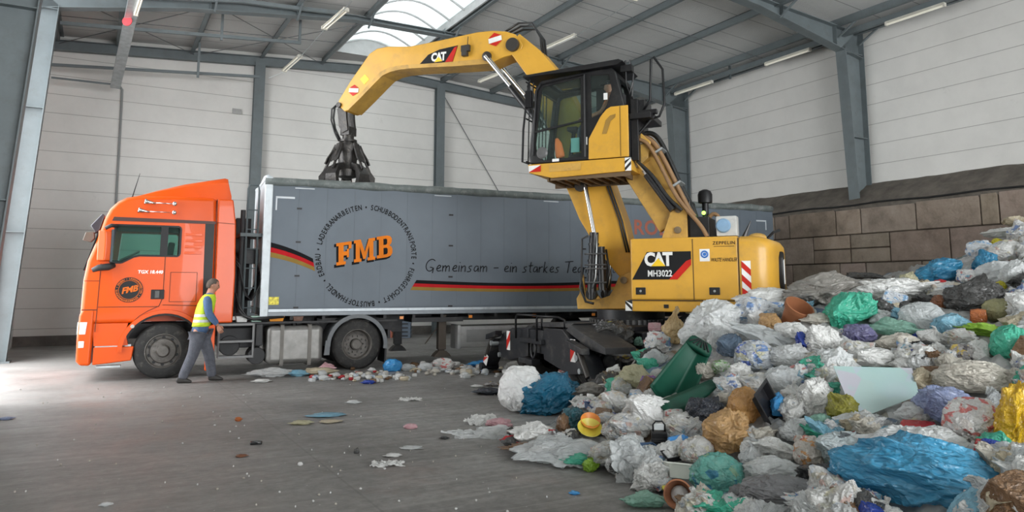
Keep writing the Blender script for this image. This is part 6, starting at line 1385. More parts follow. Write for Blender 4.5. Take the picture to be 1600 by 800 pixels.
B('yellow edge film on top of the very large white sack', 'yellow_trim', 1100, 487, 50, 16, 'flat', name='plastic_film', cat='film')
B('slate blue bag right of the green bin', 'slate', 1141, 543, 40, 40)
B('rolled white film between the bin and the slate blue bag', 'milky', 1122, 533, 32, 36, 'bag', .5)
B('long clear plastic strip right of the slate blue bag', 'clear', 1200, 528, 94, 34, 'flat', .35, name='plastic_film', cat='film')
B('big clear bag with royal blue packs right of the bin', 'blue_contents', 1181, 560, 66, 56, 'round')
B('cream crumpled paper bag lying on the green bin', 'beige', 1102, 582, 30, 32)
B('green and white printed bag beside the rim of the bin', 'green_print', 1127, 575, 32, 24)
B('round white bag right of the green printed bag', 'white', 1156, 584, 38, 32)
B('white bag with a red and blue print below the round white bag', 'print', 1145, 606, 46, 38)
B('clear bag with grey contents above the orange bag', 'contents', 1190, 603, 50, 34)
B('full orange bag right of the black sack', 'orange', 1163, 637, 52, 64, 'round', .1, seed=7)
B('big clear orange bag in the lower middle', 'orange_clear', 1138, 682, 80, 68, 'bag', -.2, seed=8)
B('clear bag of food waste under the big clear orange bag', 'contents', 1087, 707, 54, 46, 'round')
B('large tied aqua green bag at the lower middle', 'aqua', 1122, 748, 88, 74, 'round', .1, seed=2)
B('silver foil crumpled below the aqua green bag', 'foil', 1118, 790, 40, 20, 'flat', name='foil', cat='foil')
B('small mint film on the floor left of the terracotta pot', 'pale_mint', 1008, 790, 56, 26, 'flat', name='plastic_film', cat='film')
B('white crumpled paper right of the clear orange bag', 'white', 1213, 703, 60, 32, 'flat', .2)
B('clear bag with pale green packs below the black tray', 'milky', 1243, 675, 44, 36)
B('bluish white bag above the grey sack at the lower edge', 'milky', 1205, 735, 80, 34)
B('big smooth grey sack at the lower edge', 'grey', 1224, 778, 132, 64, 'round', seed=5)
B('torn grey bag between the aqua bag and the grey sack', 'grey', 1156, 782, 40, 44)
B('black shiny bag above the right end of the grey sack', 'black', 1290, 747, 84, 38)
B('bright blue and white printed bag in the black tray', 'bright_blue', 1216, 636, 26, 40)
B('pale bag with black scribble print left of the blue sack', 'white_black', 1320, 705, 84, 52, 'bag', seed=4)
B('white bag with tomato red print left of the scribbled bag', 'tomato', 1264, 711, 44, 54)
B('royal blue bag under the scribbled bag', 'royal', 1346, 762, 52, 66)
B('huge translucent blue sack in the lower right corner', 'big_blue', 1448, 756, 250, 118, 'pull', .12, seed=3, sub=6)
B('neon yellow green bag tip above the huge blue sack', 'bright_yellow', 1473, 706, 52, 22, 'flat')
B('flat silvery clear bag with a light blue band, middle right', 'milky', 1424, 697, 124, 62, 'flat', seed=6)
B('light blue plastic strip crossing the silvery bag', 'sky', 1374, 690, 18, 56, 'flat', .5, name='plastic_strip', cat='strip')
B('bright red package above the silvery bag', 'red', 1435, 668, 54, 15, 'box', name='package', cat='package')
B('shiny white bag with red arrow print beside the yellow bag', 'white_red', 1524, 664, 92, 82, 'round', seed=1)
B('strong yellow bag at the right edge', 'yellow', 1592, 665, 62, 124, 'bag', .1, seed=2)
B('lavender blue film bag right of the milky panel', 'lavender', 1481, 638, 88, 62, 'bag', .3, seed=7)
B('large beige white bag above the lavender film', 'beige', 1522, 594, 118, 58, 'round', seed=3)
B('small cream bag at the right edge above the yellow bag', 'beige', 1590, 595, 34, 34)
B('olive yellow bag under the left corner of the milky panel', 'olive', 1318, 646, 48, 50, 'bag', .5)
B('crumpled white bag left of the milky panel', 'white', 1272, 625, 52, 66, 'bag', .3)
B('mint and white film left below the olive bag', 'pale_mint', 1283, 662, 36, 26)
B('round mint bag at the right edge', 'mint', 1580, 545, 60, 70, 'round', seed=8)
B('white lumpy bag above the milky panel', 'white', 1365, 560, 68, 32)
B('beige bag right above the white lumpy bag', 'beige', 1402, 538, 56, 32)
B('black flat rubber piece beside the beige bag', 'black', 1440, 541, 60, 16, 'flat', name='rubber_mat', cat='mat')
B('black and gold wedge shaped package above the beige white bag', 'patterned', 1503, 552, 34, 30, 'box', name='package', cat='package')
B('brown cardboard piece right of the milky panel', 'brown', 1456, 581, 36, 18, 'box', name='cardboard', cat='cardboard')
B('white and cream bag pile piece beside the brown cardboard', 'cream', 1440, 595, 40, 36)
B('lime green bag left of the round mint bag', 'lime', 1541, 518, 66, 24, 'flat', .12)
B('olive netted bag with vegetables under the dark grey sack', 'khaki', 1563, 487, 52, 42, 'round')
B('orange brown carton below the dark grey sack', 'deep_orange', 1529, 497, 24, 30, 'box', name='carton', cat='carton')
B('dark grey sack high on the right slope', 'dark_grey', 1524, 468, 82, 56, 'bag', -.15, seed=5)
B('pale blue bag below the crinkled clear bag', 'sky', 1486, 510, 54, 38)
B('crinkled clear bag in the upper middle', 'clear', 1440, 498, 66, 52, 'round', seed=4)
B('soft mint bag under the crinkled clear bag', 'pale_mint', 1396, 512, 58, 30, 'flat')
B('violet grey bag below the green open bag', 'violet', 1344, 524, 48, 34)
B('open bright mint bag on the upper slope', 'mint', 1325, 488, 84, 56, 'bag', -.45, seed=9)
B('white film bag with a blue label on the crest', 'white', 1382, 456, 102, 46, 'flat', -.1, seed=3)
B('blue and white printed carton on the crest', 'white_blue', 1398, 469, 38, 26, 'box', .3, name='carton', cat='carton')
B('dusty grey tarpaulin over the crest right of the excavator', 'dusty', 1283, 456, 108, 58, 'flat', -.25, seed=1, name='tarpaulin', cat='tarpaulin')
B('black sack behind the dusty tarpaulin on the crest', 'dark_grey', 1350, 438, 62, 24, 'flat')
B('blue sack on the crest in front of the block wall', 'blue', 1464, 429, 68, 42, 'bag', -.3, seed=6)
B('red scrap next to the blue sack on the crest', 'red', 1469, 443, 20, 13, name='plastic_scrap', cat='scrap')
B('white bag peeking behind the blue sack on the crest', 'white', 1465, 414, 24, 12)
B('clear whitish bag with brown contents below the blue sack', 'contents', 1484, 460, 62, 38)
B('rusty brown contents lump left of the dark grey sack', 'rust', 1470, 473, 28, 22, name='plastic_scrap', cat='scrap')
B('cream and green scrap bag right of the white film bag', 'pale_yellow', 1420, 440, 26, 26)
B('white silvery bag right of the excavator counterweight', 'white', 1205, 466, 86, 32, 'flat', seed=2)
B('blue tinged white bag below the excavator body', 'white_blue', 1180, 490, 70, 46)
B('amber clear bag below the silvery bag', 'orange_clear', 1204, 505, 34, 30)
B('white torn paper bag beside the amber bag', 'white_bright', 1182, 500, 26, 30)
B('white bag left of the royal blue strip', 'white', 1237, 520, 52, 32)
B('royal blue plastic strip between two white bags', 'royal', 1256, 537, 20, 40, 'flat', -.4, name='plastic_strip', cat='strip')
B('white bag right of the royal blue strip', 'white', 1286, 536, 52, 50, 'bag', seed=7)
B('grey white tube bag under the mint open bag', 'beige', 1282, 500, 46, 22, 'flat')
B('pale clear bag below the white bag with the blue strip', 'milky', 1236, 560, 60, 40)
B('crumpled greyish clear bag left of the crumpled white bag', 'clear', 1222, 595, 54, 44)
B('white bag with faint blue print under the pale clear bag', 'print', 1245, 588, 40, 34)
B('dirty white bag in the middle of the right slope', 'contents', 1335, 550, 50, 34)
B('cream topped bag at the top of the heap, right edge', 'cream', 1586, 346, 34, 16)
B('white film below the cream topped bag, right edge', 'white', 1566, 364, 44, 18, 'flat')
B('bright yellow scrap high on the right edge', 'bright_yellow', 1559, 381, 18, 16, name='plastic_scrap', cat='scrap')
B('blue white bag on the left shoulder of the right peak', 'white_blue', 1533, 392, 40, 34)
B('turquoise bag hanging down the left shoulder of the right peak', 'blue', 1540, 416, 34, 44, 'bag', .4)
B('clear round bag with peach contents near the right edge peak', 'contents', 1570, 394, 50, 38, 'round')
B('silvery clear bag below the clear round bag', 'milky', 1553, 429, 62, 38)
B('large white crinkled bag at the right edge below the peak', 'milky', 1588, 436, 46, 56)
B('yellow scrap right of the dark grey sack', 'bright_yellow', 1563, 448, 16, 18, name='plastic_scrap', cat='scrap')
B('pale bag left of the turquoise bag', 'print', 1512, 434, 30, 26)
B('green tinged bag with scraps below the netted bag', 'contents', 1500, 530, 50, 30)
B('brownish bag above the beige white bag', 'cream', 1560, 548, 34, 26)
B('small white pack with red print below the huge blue sack edge', 'white_red', 1588, 778, 24, 24, 'box', name='package', cat='package')

# --- hard objects in the heap
def hard(name, label, cat, px, py, rx, ry, rz, scale=1.0, lift=.05):
    p, t = on_heap(px, py); r = ray(px, py); c = Vector((r.x*t, r.y*t, CAMH+r.z*t+lift))
    o = thing(name, label, cat, c); o.rotation_euler = (rx, ry, rz); o.scale = (scale,)*3; return o
dgreen = mat('dark_green_plastic', (.006, .075, .045), .35, 0, .15, 5)
# tall tapered green bin lying on its side with its mouth to the lower left
dgreen = mat('dark_green_bin', (.004, .055, .033), .45, 0, .15, 5, spec=.3)
tb_ = on_heap(1066, 590)[1]
def at(px, py, k): r = ray(px, py); return Vector((r.x*k, r.y*k, CAMH+r.z*k))
P0, P1 = at(1096, 535, tb_-.0), at(1042, 628, tb_-.42)
g = thing('green_bin', 'dark green tapered plastic bin with slotted end lying tilted on the bags', 'bin', (P0+P1)/2); cg = (P0+P1)/2
dd = (P1-P0).normalized(); vw = (cg-Vector((0, 0, CAMH))).normalized(); sd_ = dd.cross(vw).normalized(); bk = sd_.cross(dd).normalized()
if bk.dot(vw) < 0: bk = -bk
LB = (P1-P0).length; rings = []
for k_ in range(13):
    t_ = k_/12; w = .125+.11*t_**.8; dp_ = .06+.20*t_
    rings.append([P0-cg+dd*LB*t_+sd_*w*a+bk*(dp_*(1-abs(a-.15)/1.15)**.85-dp_*.5) for a in np.linspace(-1, 1, 17)])
mb = MB(); mb.rings(rings, cap=False, closed=False); sb = mb.build('bin_shell', dgreen, g, smooth=True); sb.modifiers.new('s', 'SOLIDIFY').thickness = .014
mb = MB(); mb.rings([[P0-cg+dd*.13*a+sd_*w_*b_+bk*(-.03+o_) for b_ in (-1, -.5, 0, .5, 1)] for a, w_, o_ in ((-.15, .10, .0), (.25, .135, -.02), (1, .15, -.03), (1.1, .14, .03))], cap=False, closed=False)
sl = mb.build('slotted_end', dgreen, g, smooth=True); sl.modifiers.new('s', 'SOLIDIFY').thickness = .02
mb = MB()
for k_ in range(6):
    a = -1+.4*k_; mb.beam(P0-cg+dd*.005+sd_*.045*a-bk*.055, P0-cg+dd*.10+sd_*.12*a-bk*.075, .014, .01, bk)
build_each(mb, 'vent_slot', black, sl)
mb = MB(); mb.tube([P0-cg+dd*LB+sd_*.225*a+bk*(.26*(1-abs(a-.15)/1.15)**.85-.13) for a in np.linspace(-1, 1, 17)], .012, 6); mb.build('bin_rim', dgreen, g, smooth=True)
Q0, Q1 = at(1030, 640, tb_-.95), at(1117, 596, tb_-.6); cq = (Q0+Q1)/2; e_ = (Q1-Q0).normalized(); up_ = Vector((0, 0, 1)); nn = e_.cross(up_).normalized()
mb = MB(); mb.rings([[Q0-cq+(Q1-Q0)*t_+up_*(w_*b_-.05*sin(pi*t_))+nn*(.09*(1-b_*b_)-.05*b_) for b_ in np.linspace(-1, 1, 9)] for t_, w_ in ((0, .05), (.15, .085), (.5, .09), (.8, .06), (1, .02))], cap=False, closed=False)
ld = mb.build('bin_lid', dgreen, None, smooth=True); ld.location = cq; ld.modifiers.new('s', 'SOLIDIFY').thickness = .014; tag(ld, 'dark green curved plastic lid lying below the green bin', 'lid')
HERO += [(1075, 618, 48, 22), (1068, 585, 46, 60), (1375, 612, 72, 50), (1197, 650, 24, 34), (1062, 783, 28, 24), (1061, 743, 28, 20), (922, 677, 18, 15), (1030, 692, 16, 22), (1242, 499, 20, 14)]
# milky panel
q = [on_heap(x, y) for x, y in ((1303, 569), (1424, 578), (1438, 614), (1336, 659))]
T0 = on_heap(1370, 610)[1]
cs = []
for (x, y), dt in (((1303, 569), .22), ((1424, 578), .18), ((1438, 614), -.12), ((1336, 659), -.3)): r = ray(x, y); k = T0-.18+dt; cs.append(Vector((r.x*k, r.y*k, CAMH+r.z*k)))
# keep it planar
cpl = sum(cs, Vector())/4; nrm = (cs[2]-cs[0]).cross(cs[3]-cs[1]).normalized(); cs = [c-nrm*(c-cpl).dot(nrm) for c in cs]
mb = MB(); mb.rings([[c-cpl for c in cs], [c-cpl+nrm*.006 for c in cs]])
pm_ = plastic('milky_panel_sheet', (.42, .60, .58), (.50, .54, .62), rough=.2, crease=.05, clear=.12, patches=[(.45, .58, .56), (.55, .50, .58), (.5, .56, .64), (.44, .6, .58)])
o = mb.build('stiff_sheet', pm_, None, recalc=True); o.location = cpl; tag(o, 'stiff milky translucent blue-green sheet leaning on the bags', 'sheet')
def pot(name, label, px, py, r, rx, rz, m, cat='pot'):
    o = hard(name, label, cat, px, py, rx, 0, rz)
    mb = MB(); mb.lathe([(-r*.9, r*.62), (-r*.85, r*.66), (r*.55, r*.92), (r*.56, r*1.02), (r*.88, r*1.06), (r*.9, r*.95), (r*.5, r*.86), (-r*.78, r*.58), (-r*.78, .001)], (0, 0, 0), 'z', 32); mb.build('pot_wall', m, o, smooth='auto')
    MB().lathe([(-r*.9, r*.62), (-r*.9, .001)], (0, 0, 0), 'z', 32, cap=False).build('pot_base', m, o); return o
terra = mat('terracotta', (.36, .15, .075), .8, 0, .2, 5, dirt=(.2, .1, .06), dirt_amt=.6)
pt = pot('flower_pot', 'terracotta flower pot lying open toward the front at the lower edge', 1062, 783, .105, R(75), -.35, terra)
MB().sphere((0, 0, -.02), .07, (1, 1, .6), 8).build('pot_filling', PL['milky'], pt, smooth=True)
pot('flower_pot', 'broken brown pot stuck between white bags below the tarpaulin', 1242, 499, .17, R(40), .4, mat('brown_clay', (.25, .09, .035), .8))
bo = mat('orange_bowl', (.72, .24, .04), .35); yb = mat('yellow_bowl', (.68, .58, .08), .35)
def bowl(name, label, px, py, r, m, rx, lift):
    o = hard(name, label, 'bowl', px, py, rx, .1, 0, lift=lift); mb = MB(); mb.lathe([(-r*.55, r*.35), (-r*.5, r*.5), (-r*.1, r*.9), (r*.0, r), (r*.02, r*.97), (-r*.1, r*.86), (-r*.46, r*.45), (-r*.48, .001)], (0, 0, 0), 'z', 32); mb.build('bowl_wall', m, o, smooth='auto'); MB().lathe([(-r*.6, r*.34), (-r*.5, r*.36)], (0, 0, 0), 'z', 24).build('bowl_foot', m, o, smooth='auto')
bowl('bowl', 'yellow plastic bowl at the foot of the heap holding the orange one', 922, 677, .13, yb, R(35), .06)
bowl('bowl', 'orange plastic bowl nested in the yellow bowl', 923, 672, .105, bo, R(40), .10)
def tray(name, label, cat, px, py, L, Wd, Hh, m, rx, ry, rz, lift=.05, wall=.012):
    o = hard(name, label, cat, px, py, rx, ry, rz, lift=lift); mb = MB()
    a, b_ = [(-L/2, -Wd/2), (L/2, -Wd/2), (L/2, Wd/2), (-L/2, Wd/2)], None
    def rg_(s, z): return [Vector((x*s, y*s, z)) for x, y in a]
    mb.rings([rg_(.82, 0), rg_(1.0, Hh), rg_(1.1, Hh), rg_(1.1, Hh+.008), rg_(.96, Hh+.008), rg_(.79, wall)]); mb.build('tray_body', m, o, bevel=.006); return o
tb = tray('tray', 'black glossy plastic tray standing up right of the full orange bag', 'tray', 1197, 650, .44, .26, .07, mat('black_tray', (.012, .012, .014), .25), R(62), R(60), .25, .05)
tray('tub', 'empty white plastic tub lying above the terracotta pot', 'tub', 1061, 743, .24, .15, .11, mat('white_tub', (.68, .7, .64), .35), R(-8), .12, .1, -.02)
tray('tub', 'black empty food tub behind the white tub', 'tub', 1052, 722, .18, .12, .05, black, R(20), -.1, .3, .03)
tray('crate', 'navy blue box printed white beside the dark teal bag', 'box', 932, 650, .26, .18, .14, mat('navy_box', (.02, .045, .12), .45), R(10), .1, .4, -.02)
tray('crate', 'small dark blue mesh basket left of the black clamp box', 'basket', 1011, 713, .15, .12, .1, mat('mesh_blue', (.02, .06, .13), .5), R(5), 0, .2, .0)
tray('tray', 'white curved tray edge above the royal blue bag', 'tray', 1348, 733, .34, .16, .05, mat('white_tub', (.68, .7, .64), .35), R(15), .05, .1, .03)
o = hard('clamp_box', 'black plastic box with a window and grip ribs above the white tub', 'box', 1030, 692, .1, 0, -.1)
mb = MB(); mb.b2(-.07, .07, -.06, .06, -.09, .06); mb.build('box_body', black, o, bevel=.008)
mb = MB()
for k in range(5): mb.b2(-.072, .072, -.066, -.058, -.085+k*.02, -.075+k*.02)
build_each(mb, 'grip_rib', black_rough, o)
MB().tube([(-.055, 0, .06), (-.055, 0, .12), (-.03, 0, .15), (.03, 0, .15), (.055, 0, .12), (.055, 0, .06)], .008, 6).build('handle', black, o, smooth=True)
MB().b2(-.045, .045, -.004, .004, .07, .13).build('window', PL['clear'], o)
o = hard('canister', 'bright blue round canister beside the black clamp box', 'canister', 1059, 700, 0, R(80), .1); mb = MB(); mb.lathe([(-.08, .001), (-.08, .05), (-.07, .06), (.07, .06), (.08, .05), (.08, .001)], (0, 0, 0), 'z', 24); mb.build('canister_body', mat('canister_blue', (.03, .2, .5), .35), o, smooth='auto'); MB().lathe([(.08, .04), (.1, .04), (.1, .001)], (0, 0, 0), 'z', 16).build('canister_cap', mat('canister_blue', (.03, .2, .5), .35), o)
o = hard('black_plate', 'black flat plate standing below the clamp box', 'plate', 1030, 722, .1, .1, 0, lift=0); MB().b2(-.04, .04, -.008, .008, -.12, .06).build('plate', black, o, bevel=.004); MB().tube([(-.12, 0, -.03), (-.13, 0, -.07), (-.06, 0, -.1), (.06, 0, -.07)], .006, 6).build('white_wire', white_paint, o)
o = hard('bottle_cap', 'small yellow plastic cap beside the terracotta pot', 'cap', 1037, 763, R(60), 0, 0, lift=0); MB().cyl((0, 0, 0), (0, 0, .03), .02, 16).build('cap_body', PL['bright_yellow'], o); MB().cyl((0, 0, .03), (0, 0, .034), .015, 16).build('cap_top', PL['bright_yellow'], o)
o = hard('cushion', 'pale yellow cushion edge at the bottom right under the blue sack', 'cushion', 1548, 800, -.1, .12, -.4, lift=-.04)
MB().b2(-.16, .16, -.10, .10, -.03, .03).build('pad', mat('pale_yellow_foam', (.66, .56, .28), .8, 0, .1, 10), o, bevel=.025, seg=4); mb = MB(); mb.tube([(-.15, -.09, 0), (.15, -.09, 0), (.15, .09, 0), (-.15, .09, 0), (-.15, -.09, 0)], .006, 6, False); mb.build('piping', MATS['pale_yellow_foam'], o)
o = hard('spoon', 'white plastic spoon on the grey olive bag at the left end', 'spoon', 937, 613, R(60), 0, -.1, lift=.10); MB().tube([(-.1, 0, 0), (-.02, 0, 0), (.03, 0, .01), (.09, 0, .005)], [.008, .007, .012, .02], 8).build('spoon_body', white_paint, o, smooth=True)
o = hard('cup', 'white crumpled cup between the grey olive bag and the navy box', 'cup', 922, 630, R(-15), .2, 0, lift=.05); MB().lathe([(-.06, .035), (.06, .05), (.06, .046), (-.055, .03), (-.055, .001)], (0, 0, 0), 'z', 20).build('cup_wall', white_paint, o, smooth='auto'); MB().cyl((0, 0, -.062), (0, 0, -.058), .034, 20).build('cup_base', white_paint, o)

# --- repeats filling the heap: many alike, each its own object
def outline_y(px):  # top outline of the heap in the photo
    return float(np.interp(px, [740, 800, 860, 930, 960, 1000, 1050, 1090, 1130, 1190, 1240, 1290, 1350, 1440, 1490, 1530, 1560, 1600], [665, 640, 610, 575, 552, 548, 525, 500, 492, 478, 462, 450, 446, 440, 432, 405, 385, 362]))
def foot_y(px): return float(np.interp(px, [740, 790, 830, 900, 1000, 1010, 1030, 1600], [688, 690, 715, 728, 742, 800, 815, 815]))
fill = [('white', 'small crumpled white bag wedged between the larger bags', 'plastic_bag', 'bag', 'small white bags in the heap', 78, ('bag', 'flat', 'tied')),
        ('clear', 'small crumpled clear film filling gaps in the heap', 'plastic_film', 'film', 'clear film scraps in the heap', 90, ('flat', 'sheet', 'sheet', 'bag')),
        ('milky', 'small milky bag tucked between the larger bags', 'plastic_bag', 'bag', 'small milky bags in the heap', 56, ('bag', 'tied', 'flat')),
        ('contents', 'small see-through bag with mixed waste inside the heap', 'waste_bag', 'bag', 'small see-through waste bags in the heap', 70, ('bag', 'round')),
        ('print', 'small white bag with coloured print scattered over the heap', 'carrier_bag', 'bag', 'small printed bags in the heap', 44, ('bag', 'flat')),
        ('beige', 'small beige paper or film lump in the heap', 'paper_lump', 'paper', 'small beige lumps in the heap', 26, ('bag', 'flat')),
        ('dark_grey', 'small dark sack piece down between the bags', 'plastic_bag', 'bag', 'small dark pieces in the heap', 34, ('bag', 'flat')),
        ('sky', 'small light blue film scrap in the heap', 'plastic_film', 'film', 'light blue film scraps in the heap', 10, ('bag', 'flat')),
        ('royal', 'small royal blue wrapper in the heap', 'wrapper', 'wrapper', 'royal blue wrappers in the heap', 16, ('flat', 'box')),
        ('mint', 'small mint green scrap in the heap', 'plastic_scrap', 'scrap', 'mint scraps in the heap', 16, ('bag', 'flat')),
        ('cream', 'small cream yellow food bag in the heap', 'plastic_bag', 'bag', 'cream food bags in the heap', 20, ('bag', 'flat')),
        ('red', 'tiny red packaging scrap in the heap', 'packaging_scrap', 'scrap', 'red packaging scraps in the heap', 16, ('flat', 'box')),
        ('brown', 'small brown cardboard scrap in the heap', 'cardboard_scrap', 'scrap', 'brown cardboard scraps in the heap', 20, ('flat', 'box')),
        ('lime', 'tiny lime green wrapper in the heap', 'wrapper', 'wrapper', 'lime wrappers in the heap', 5, ('flat', 'bag'))]
rf = random.Random(5)
pool = [f for f in fill for _ in range(f[5])]; rf.shuffle(pool)
small_seeds = list(range(6))
k = 0; cells = []
NX, NY = 26, 15
for i in range(NX):
    for j in range(NY): cells.append((i, j))
rf.shuffle(cells)
ci = 0
while k < len(pool) and ci < 12000:
    i, j = cells[ci % len(cells)]; ci += 1
    px = 760+(1625-760)*(i+rf.random())/NX; y0, y1 = outline_y(min(px, 1600)), foot_y(min(px, 1600))
    py = y0+(y1-y0)*(j+rf.random())/NY
    p, t = on_heap(px, py)
    if heap_z(p.x, p.y) < .05: continue
    m, lab, nm, ct, gr_, _, kinds = pool[k]
    big = rf.choice((.75, 1, 1, 1.35)); s_ = rf.uniform(.10, .20)*big if m not in ('red', 'lime', 'royal') else rf.uniform(.06, .11)
    wpx = s_*2*F/t*.9; hpx = wpx*rf.uniform(.55, .95)
    if any(((px-a)/(max(c, 8)+wpx*.22))**2+((py-b_)/(max(d_, 8)+hpx*.22))**2 < .85 for a, b_, c, d_ in HERO): continue
    k += 1; o = place(nm, lab, ct, m, px, py, wpx, hpx, rf.choice(kinds), rf.uniform(-.8, .8), yaw=rf.uniform(0, 6), seed=rf.choice(small_seeds), group=gr_, push=.8, sub=5)

# ================================================================ LITTER ON THE FLOOR
def litter(name, label, cat, matn, px, py, w, h, kind='flat', rot=0.0, group=None, sub=4, seed=None):
    g_ = ground(px, py+h*.4); D = g_.length; W = w/F*D*.55; H_ = max(.012, h/F*D*.55); seed = rg.randint(0, 5) if seed is None else seed
    o = bpy.data.objects.new(name, bag_mesh(kind, seed, sub)); COL.objects.link(o); o.material_slots[0].link = 'OBJECT'; o.material_slots[0].material = PL[matn]
    o.scale = (W, W*.7, H_); o.location = g_+Vector((0, 0, H_*.62)); o.rotation_euler = (0, rot, rg.uniform(0, 6) if group else -atan2(px-PX, F)); return tag(o, label, cat, group)
Lt = lambda l, m, px, py, w, h, **k: litter(k.pop('name', 'plastic_bag'), l, k.pop('cat', 'bag'), m, px, py, w, h, **k)
Lt('flat clear bag on the floor below the fuel tank', 'milky', 422, 582, 54, 14, sub=5); Lt('small pale blue film right of the clear bag on the floor', 'sky', 466, 583, 24, 12, name='plastic_film', cat='film')
Lt('white scrap on the floor below the clear bag', 'white', 408, 595, 22, 6, name='plastic_film', cat='film'); Lt('beige and pink bag on the floor left of the drive wheel', 'cream', 499, 580, 40, 14); Lt('pinkish film against the drive wheel', 'pink', 511, 574, 20, 16)
Lt('bright blue and white bag on the floor behind the drive wheel', 'bright_blue', 613, 571, 30, 22, kind='round'); Lt('clear bag beside the bright blue floor bag', 'clear', 634, 574, 22, 12)
Lt('white and red bag on the floor below the landing legs', 'white_red', 692, 569, 34, 20, kind='bag'); Lt('grey clear bag left of the white and red floor bag', 'milky', 665, 573, 24, 14, kind='bag'); Lt('blue and green wrapper near the left outrigger foot', 'bright_blue', 752, 568, 34, 11); Lt('dark purple bag scrap lying in front of the floor litter', 'royal', 575, 597, 18, 7)
Lt('white crumpled bag behind the left outrigger foot', 'white', 805, 573, 34, 18, kind='bag'); Lt('clear scraps behind the outrigger', 'clear', 825, 578, 30, 12); Lt('black and purple rag on the floor in front of the left outrigger foot', 'black_blue', 765, 611, 44, 12, name='rag', cat='rag')
Lt('white torn sheet on the middle floor', 'white', 608, 722, 46, 14, kind='sheet', name='plastic_sheet', cat='sheet'); Lt('small white wrapper just above the torn sheet', 'white', 613, 711, 22, 6, name='wrapper', cat='wrapper'); Lt('pink oval object lying on the middle floor', 'pink', 641, 666, 22, 9, kind='round', name='sponge', cat='sponge')
Lt('beige crumpled wrapper on the floor below the truck wheel', 'pale_yellow', 470, 660, 28, 7, name='wrapper', cat='wrapper'); Lt('pale blue paper strip on the open floor', 'sky', 509, 648, 44, 5, name='paper_strip', cat='paper'); Lt('yellow wrapper strip under the pale blue paper', 'cream', 515, 658, 26, 5, name='wrapper', cat='wrapper')
Lt('white rag on the floor near the outrigger', 'white', 643, 622, 32, 9, kind='sheet', name='rag', cat='rag'); Lt('grey white scrap on the floor left of the white rag', 'milky', 552, 628, 18, 6, name='plastic_scrap', cat='scrap'); Lt('black short strip lying on the open floor', 'black', 400, 692, 18, 5, kind='box', name='rubber_strip', cat='strip')
Lt('orange brown leaf-like scrap on the floor', 'rust', 377, 712, 14, 5, name='leaf', cat='leaf'); Lt('small orange scrap standing on the floor below the person', 'deep_orange', 372, 655, 8, 8, name='plastic_scrap', cat='scrap'); Lt('grey flat scrap on the floor left of the pile foot', 'milky', 642, 699, 28, 5, name='plastic_scrap', cat='scrap')
Lt('small white paper cup in the middle of the floor', 'white', 469, 725, 8, 6, kind='round', name='paper_cup', cat='cup'); Lt('dark twisted scrap on the floor', 'dark_grey', 557, 705, 8, 9, kind='bag', name='plastic_scrap', cat='scrap'); Lt('black bit on the floor left of the heap foot', 'black', 694, 684, 12, 5, name='rubber_bit', cat='scrap')
Lt('bright blue scrap on the floor at the lower right', 'bright_blue', 897, 770, 14, 7, name='plastic_scrap', cat='scrap'); Lt('blue wrapper at the left edge of the floor', 'lavender', 8, 654, 16, 4, name='wrapper', cat='wrapper'); Lt('clear pale scrap at the lower left floor', 'milky', 165, 788, 14, 6, name='plastic_scrap', cat='scrap')
Lt('white film right of the grey scrap near the heap', 'white', 745, 603, 16, 5, name='plastic_film', cat='film'); Lt('ragged black and yellow shred near the outrigger rag', 'patterned', 770, 600, 24, 8, name='rag', cat='rag')
rl = random.Random(3)
groups = [('white', 'small white scrap in the litter strip beside the trailer', 'litter_scrap', 'white scraps beside the trailer', 60), ('milky', 'small clear film scrap in the litter strip beside the trailer', 'film_scrap', 'clear scraps beside the trailer', 40), ('beige', 'small beige paper scrap in the litter strip beside the trailer', 'paper_scrap', 'beige scraps beside the trailer', 40),
          ('brown', 'small brown scrap in the litter strip beside the trailer', 'cardboard_scrap', 'brown scraps beside the trailer', 18), ('red', 'tiny red scrap in the litter strip beside the trailer', 'packaging_scrap', 'red scraps beside the trailer', 9), ('white_blue', 'small blue and white scrap in the litter strip beside the trailer', 'packaging_scrap', 'blue white scraps beside the trailer', 14), ('cream', 'tiny yellowish scrap in the litter strip beside the trailer', 'food_scrap', 'yellowish scraps beside the trailer', 14)]
for m, lab, nm, gr_, cnt in groups:
    for _ in range(cnt):
        px = rl.choice((rl.gauss(560, 50), rl.uniform(480, 800), rl.gauss(700, 45))); py = (588 if px < 640 else 578)+rl.gauss(0, 4.5); s_ = rl.uniform(5, 15)
        litter(nm, lab, 'scrap', m, px, py, s_, s_*rl.uniform(.4, .8), rl.choice(('flat', 'bag', 'box')), group=gr_, sub=3, seed=rl.randint(0, 3))
for m, lab, nm, gr_, cnt in (('white', 'tiny white crumb scattered on the open floor', 'litter_crumb', 'white crumbs on the floor', 90), ('beige', 'tiny beige crumb scattered on the open floor', 'litter_crumb', 'beige crumbs on the floor', 50)):
    for _ in range(cnt):
        py = 600+200*rl.random()**1.3; px = rl.uniform(330, 1000) if rl.random() < .8 else rl.uniform(20, 400)
        if px > 720 and py > 640 and px > 700+(py-640)*1.2: continue
        s_ = rl.uniform(1.2, 3.4)*(.7+(py-600)/300); litter(nm, lab, 'crumb', m, px, py, s_, s_*.5, 'flat', group=gr_, sub=3, seed=rl.randint(0, 3))
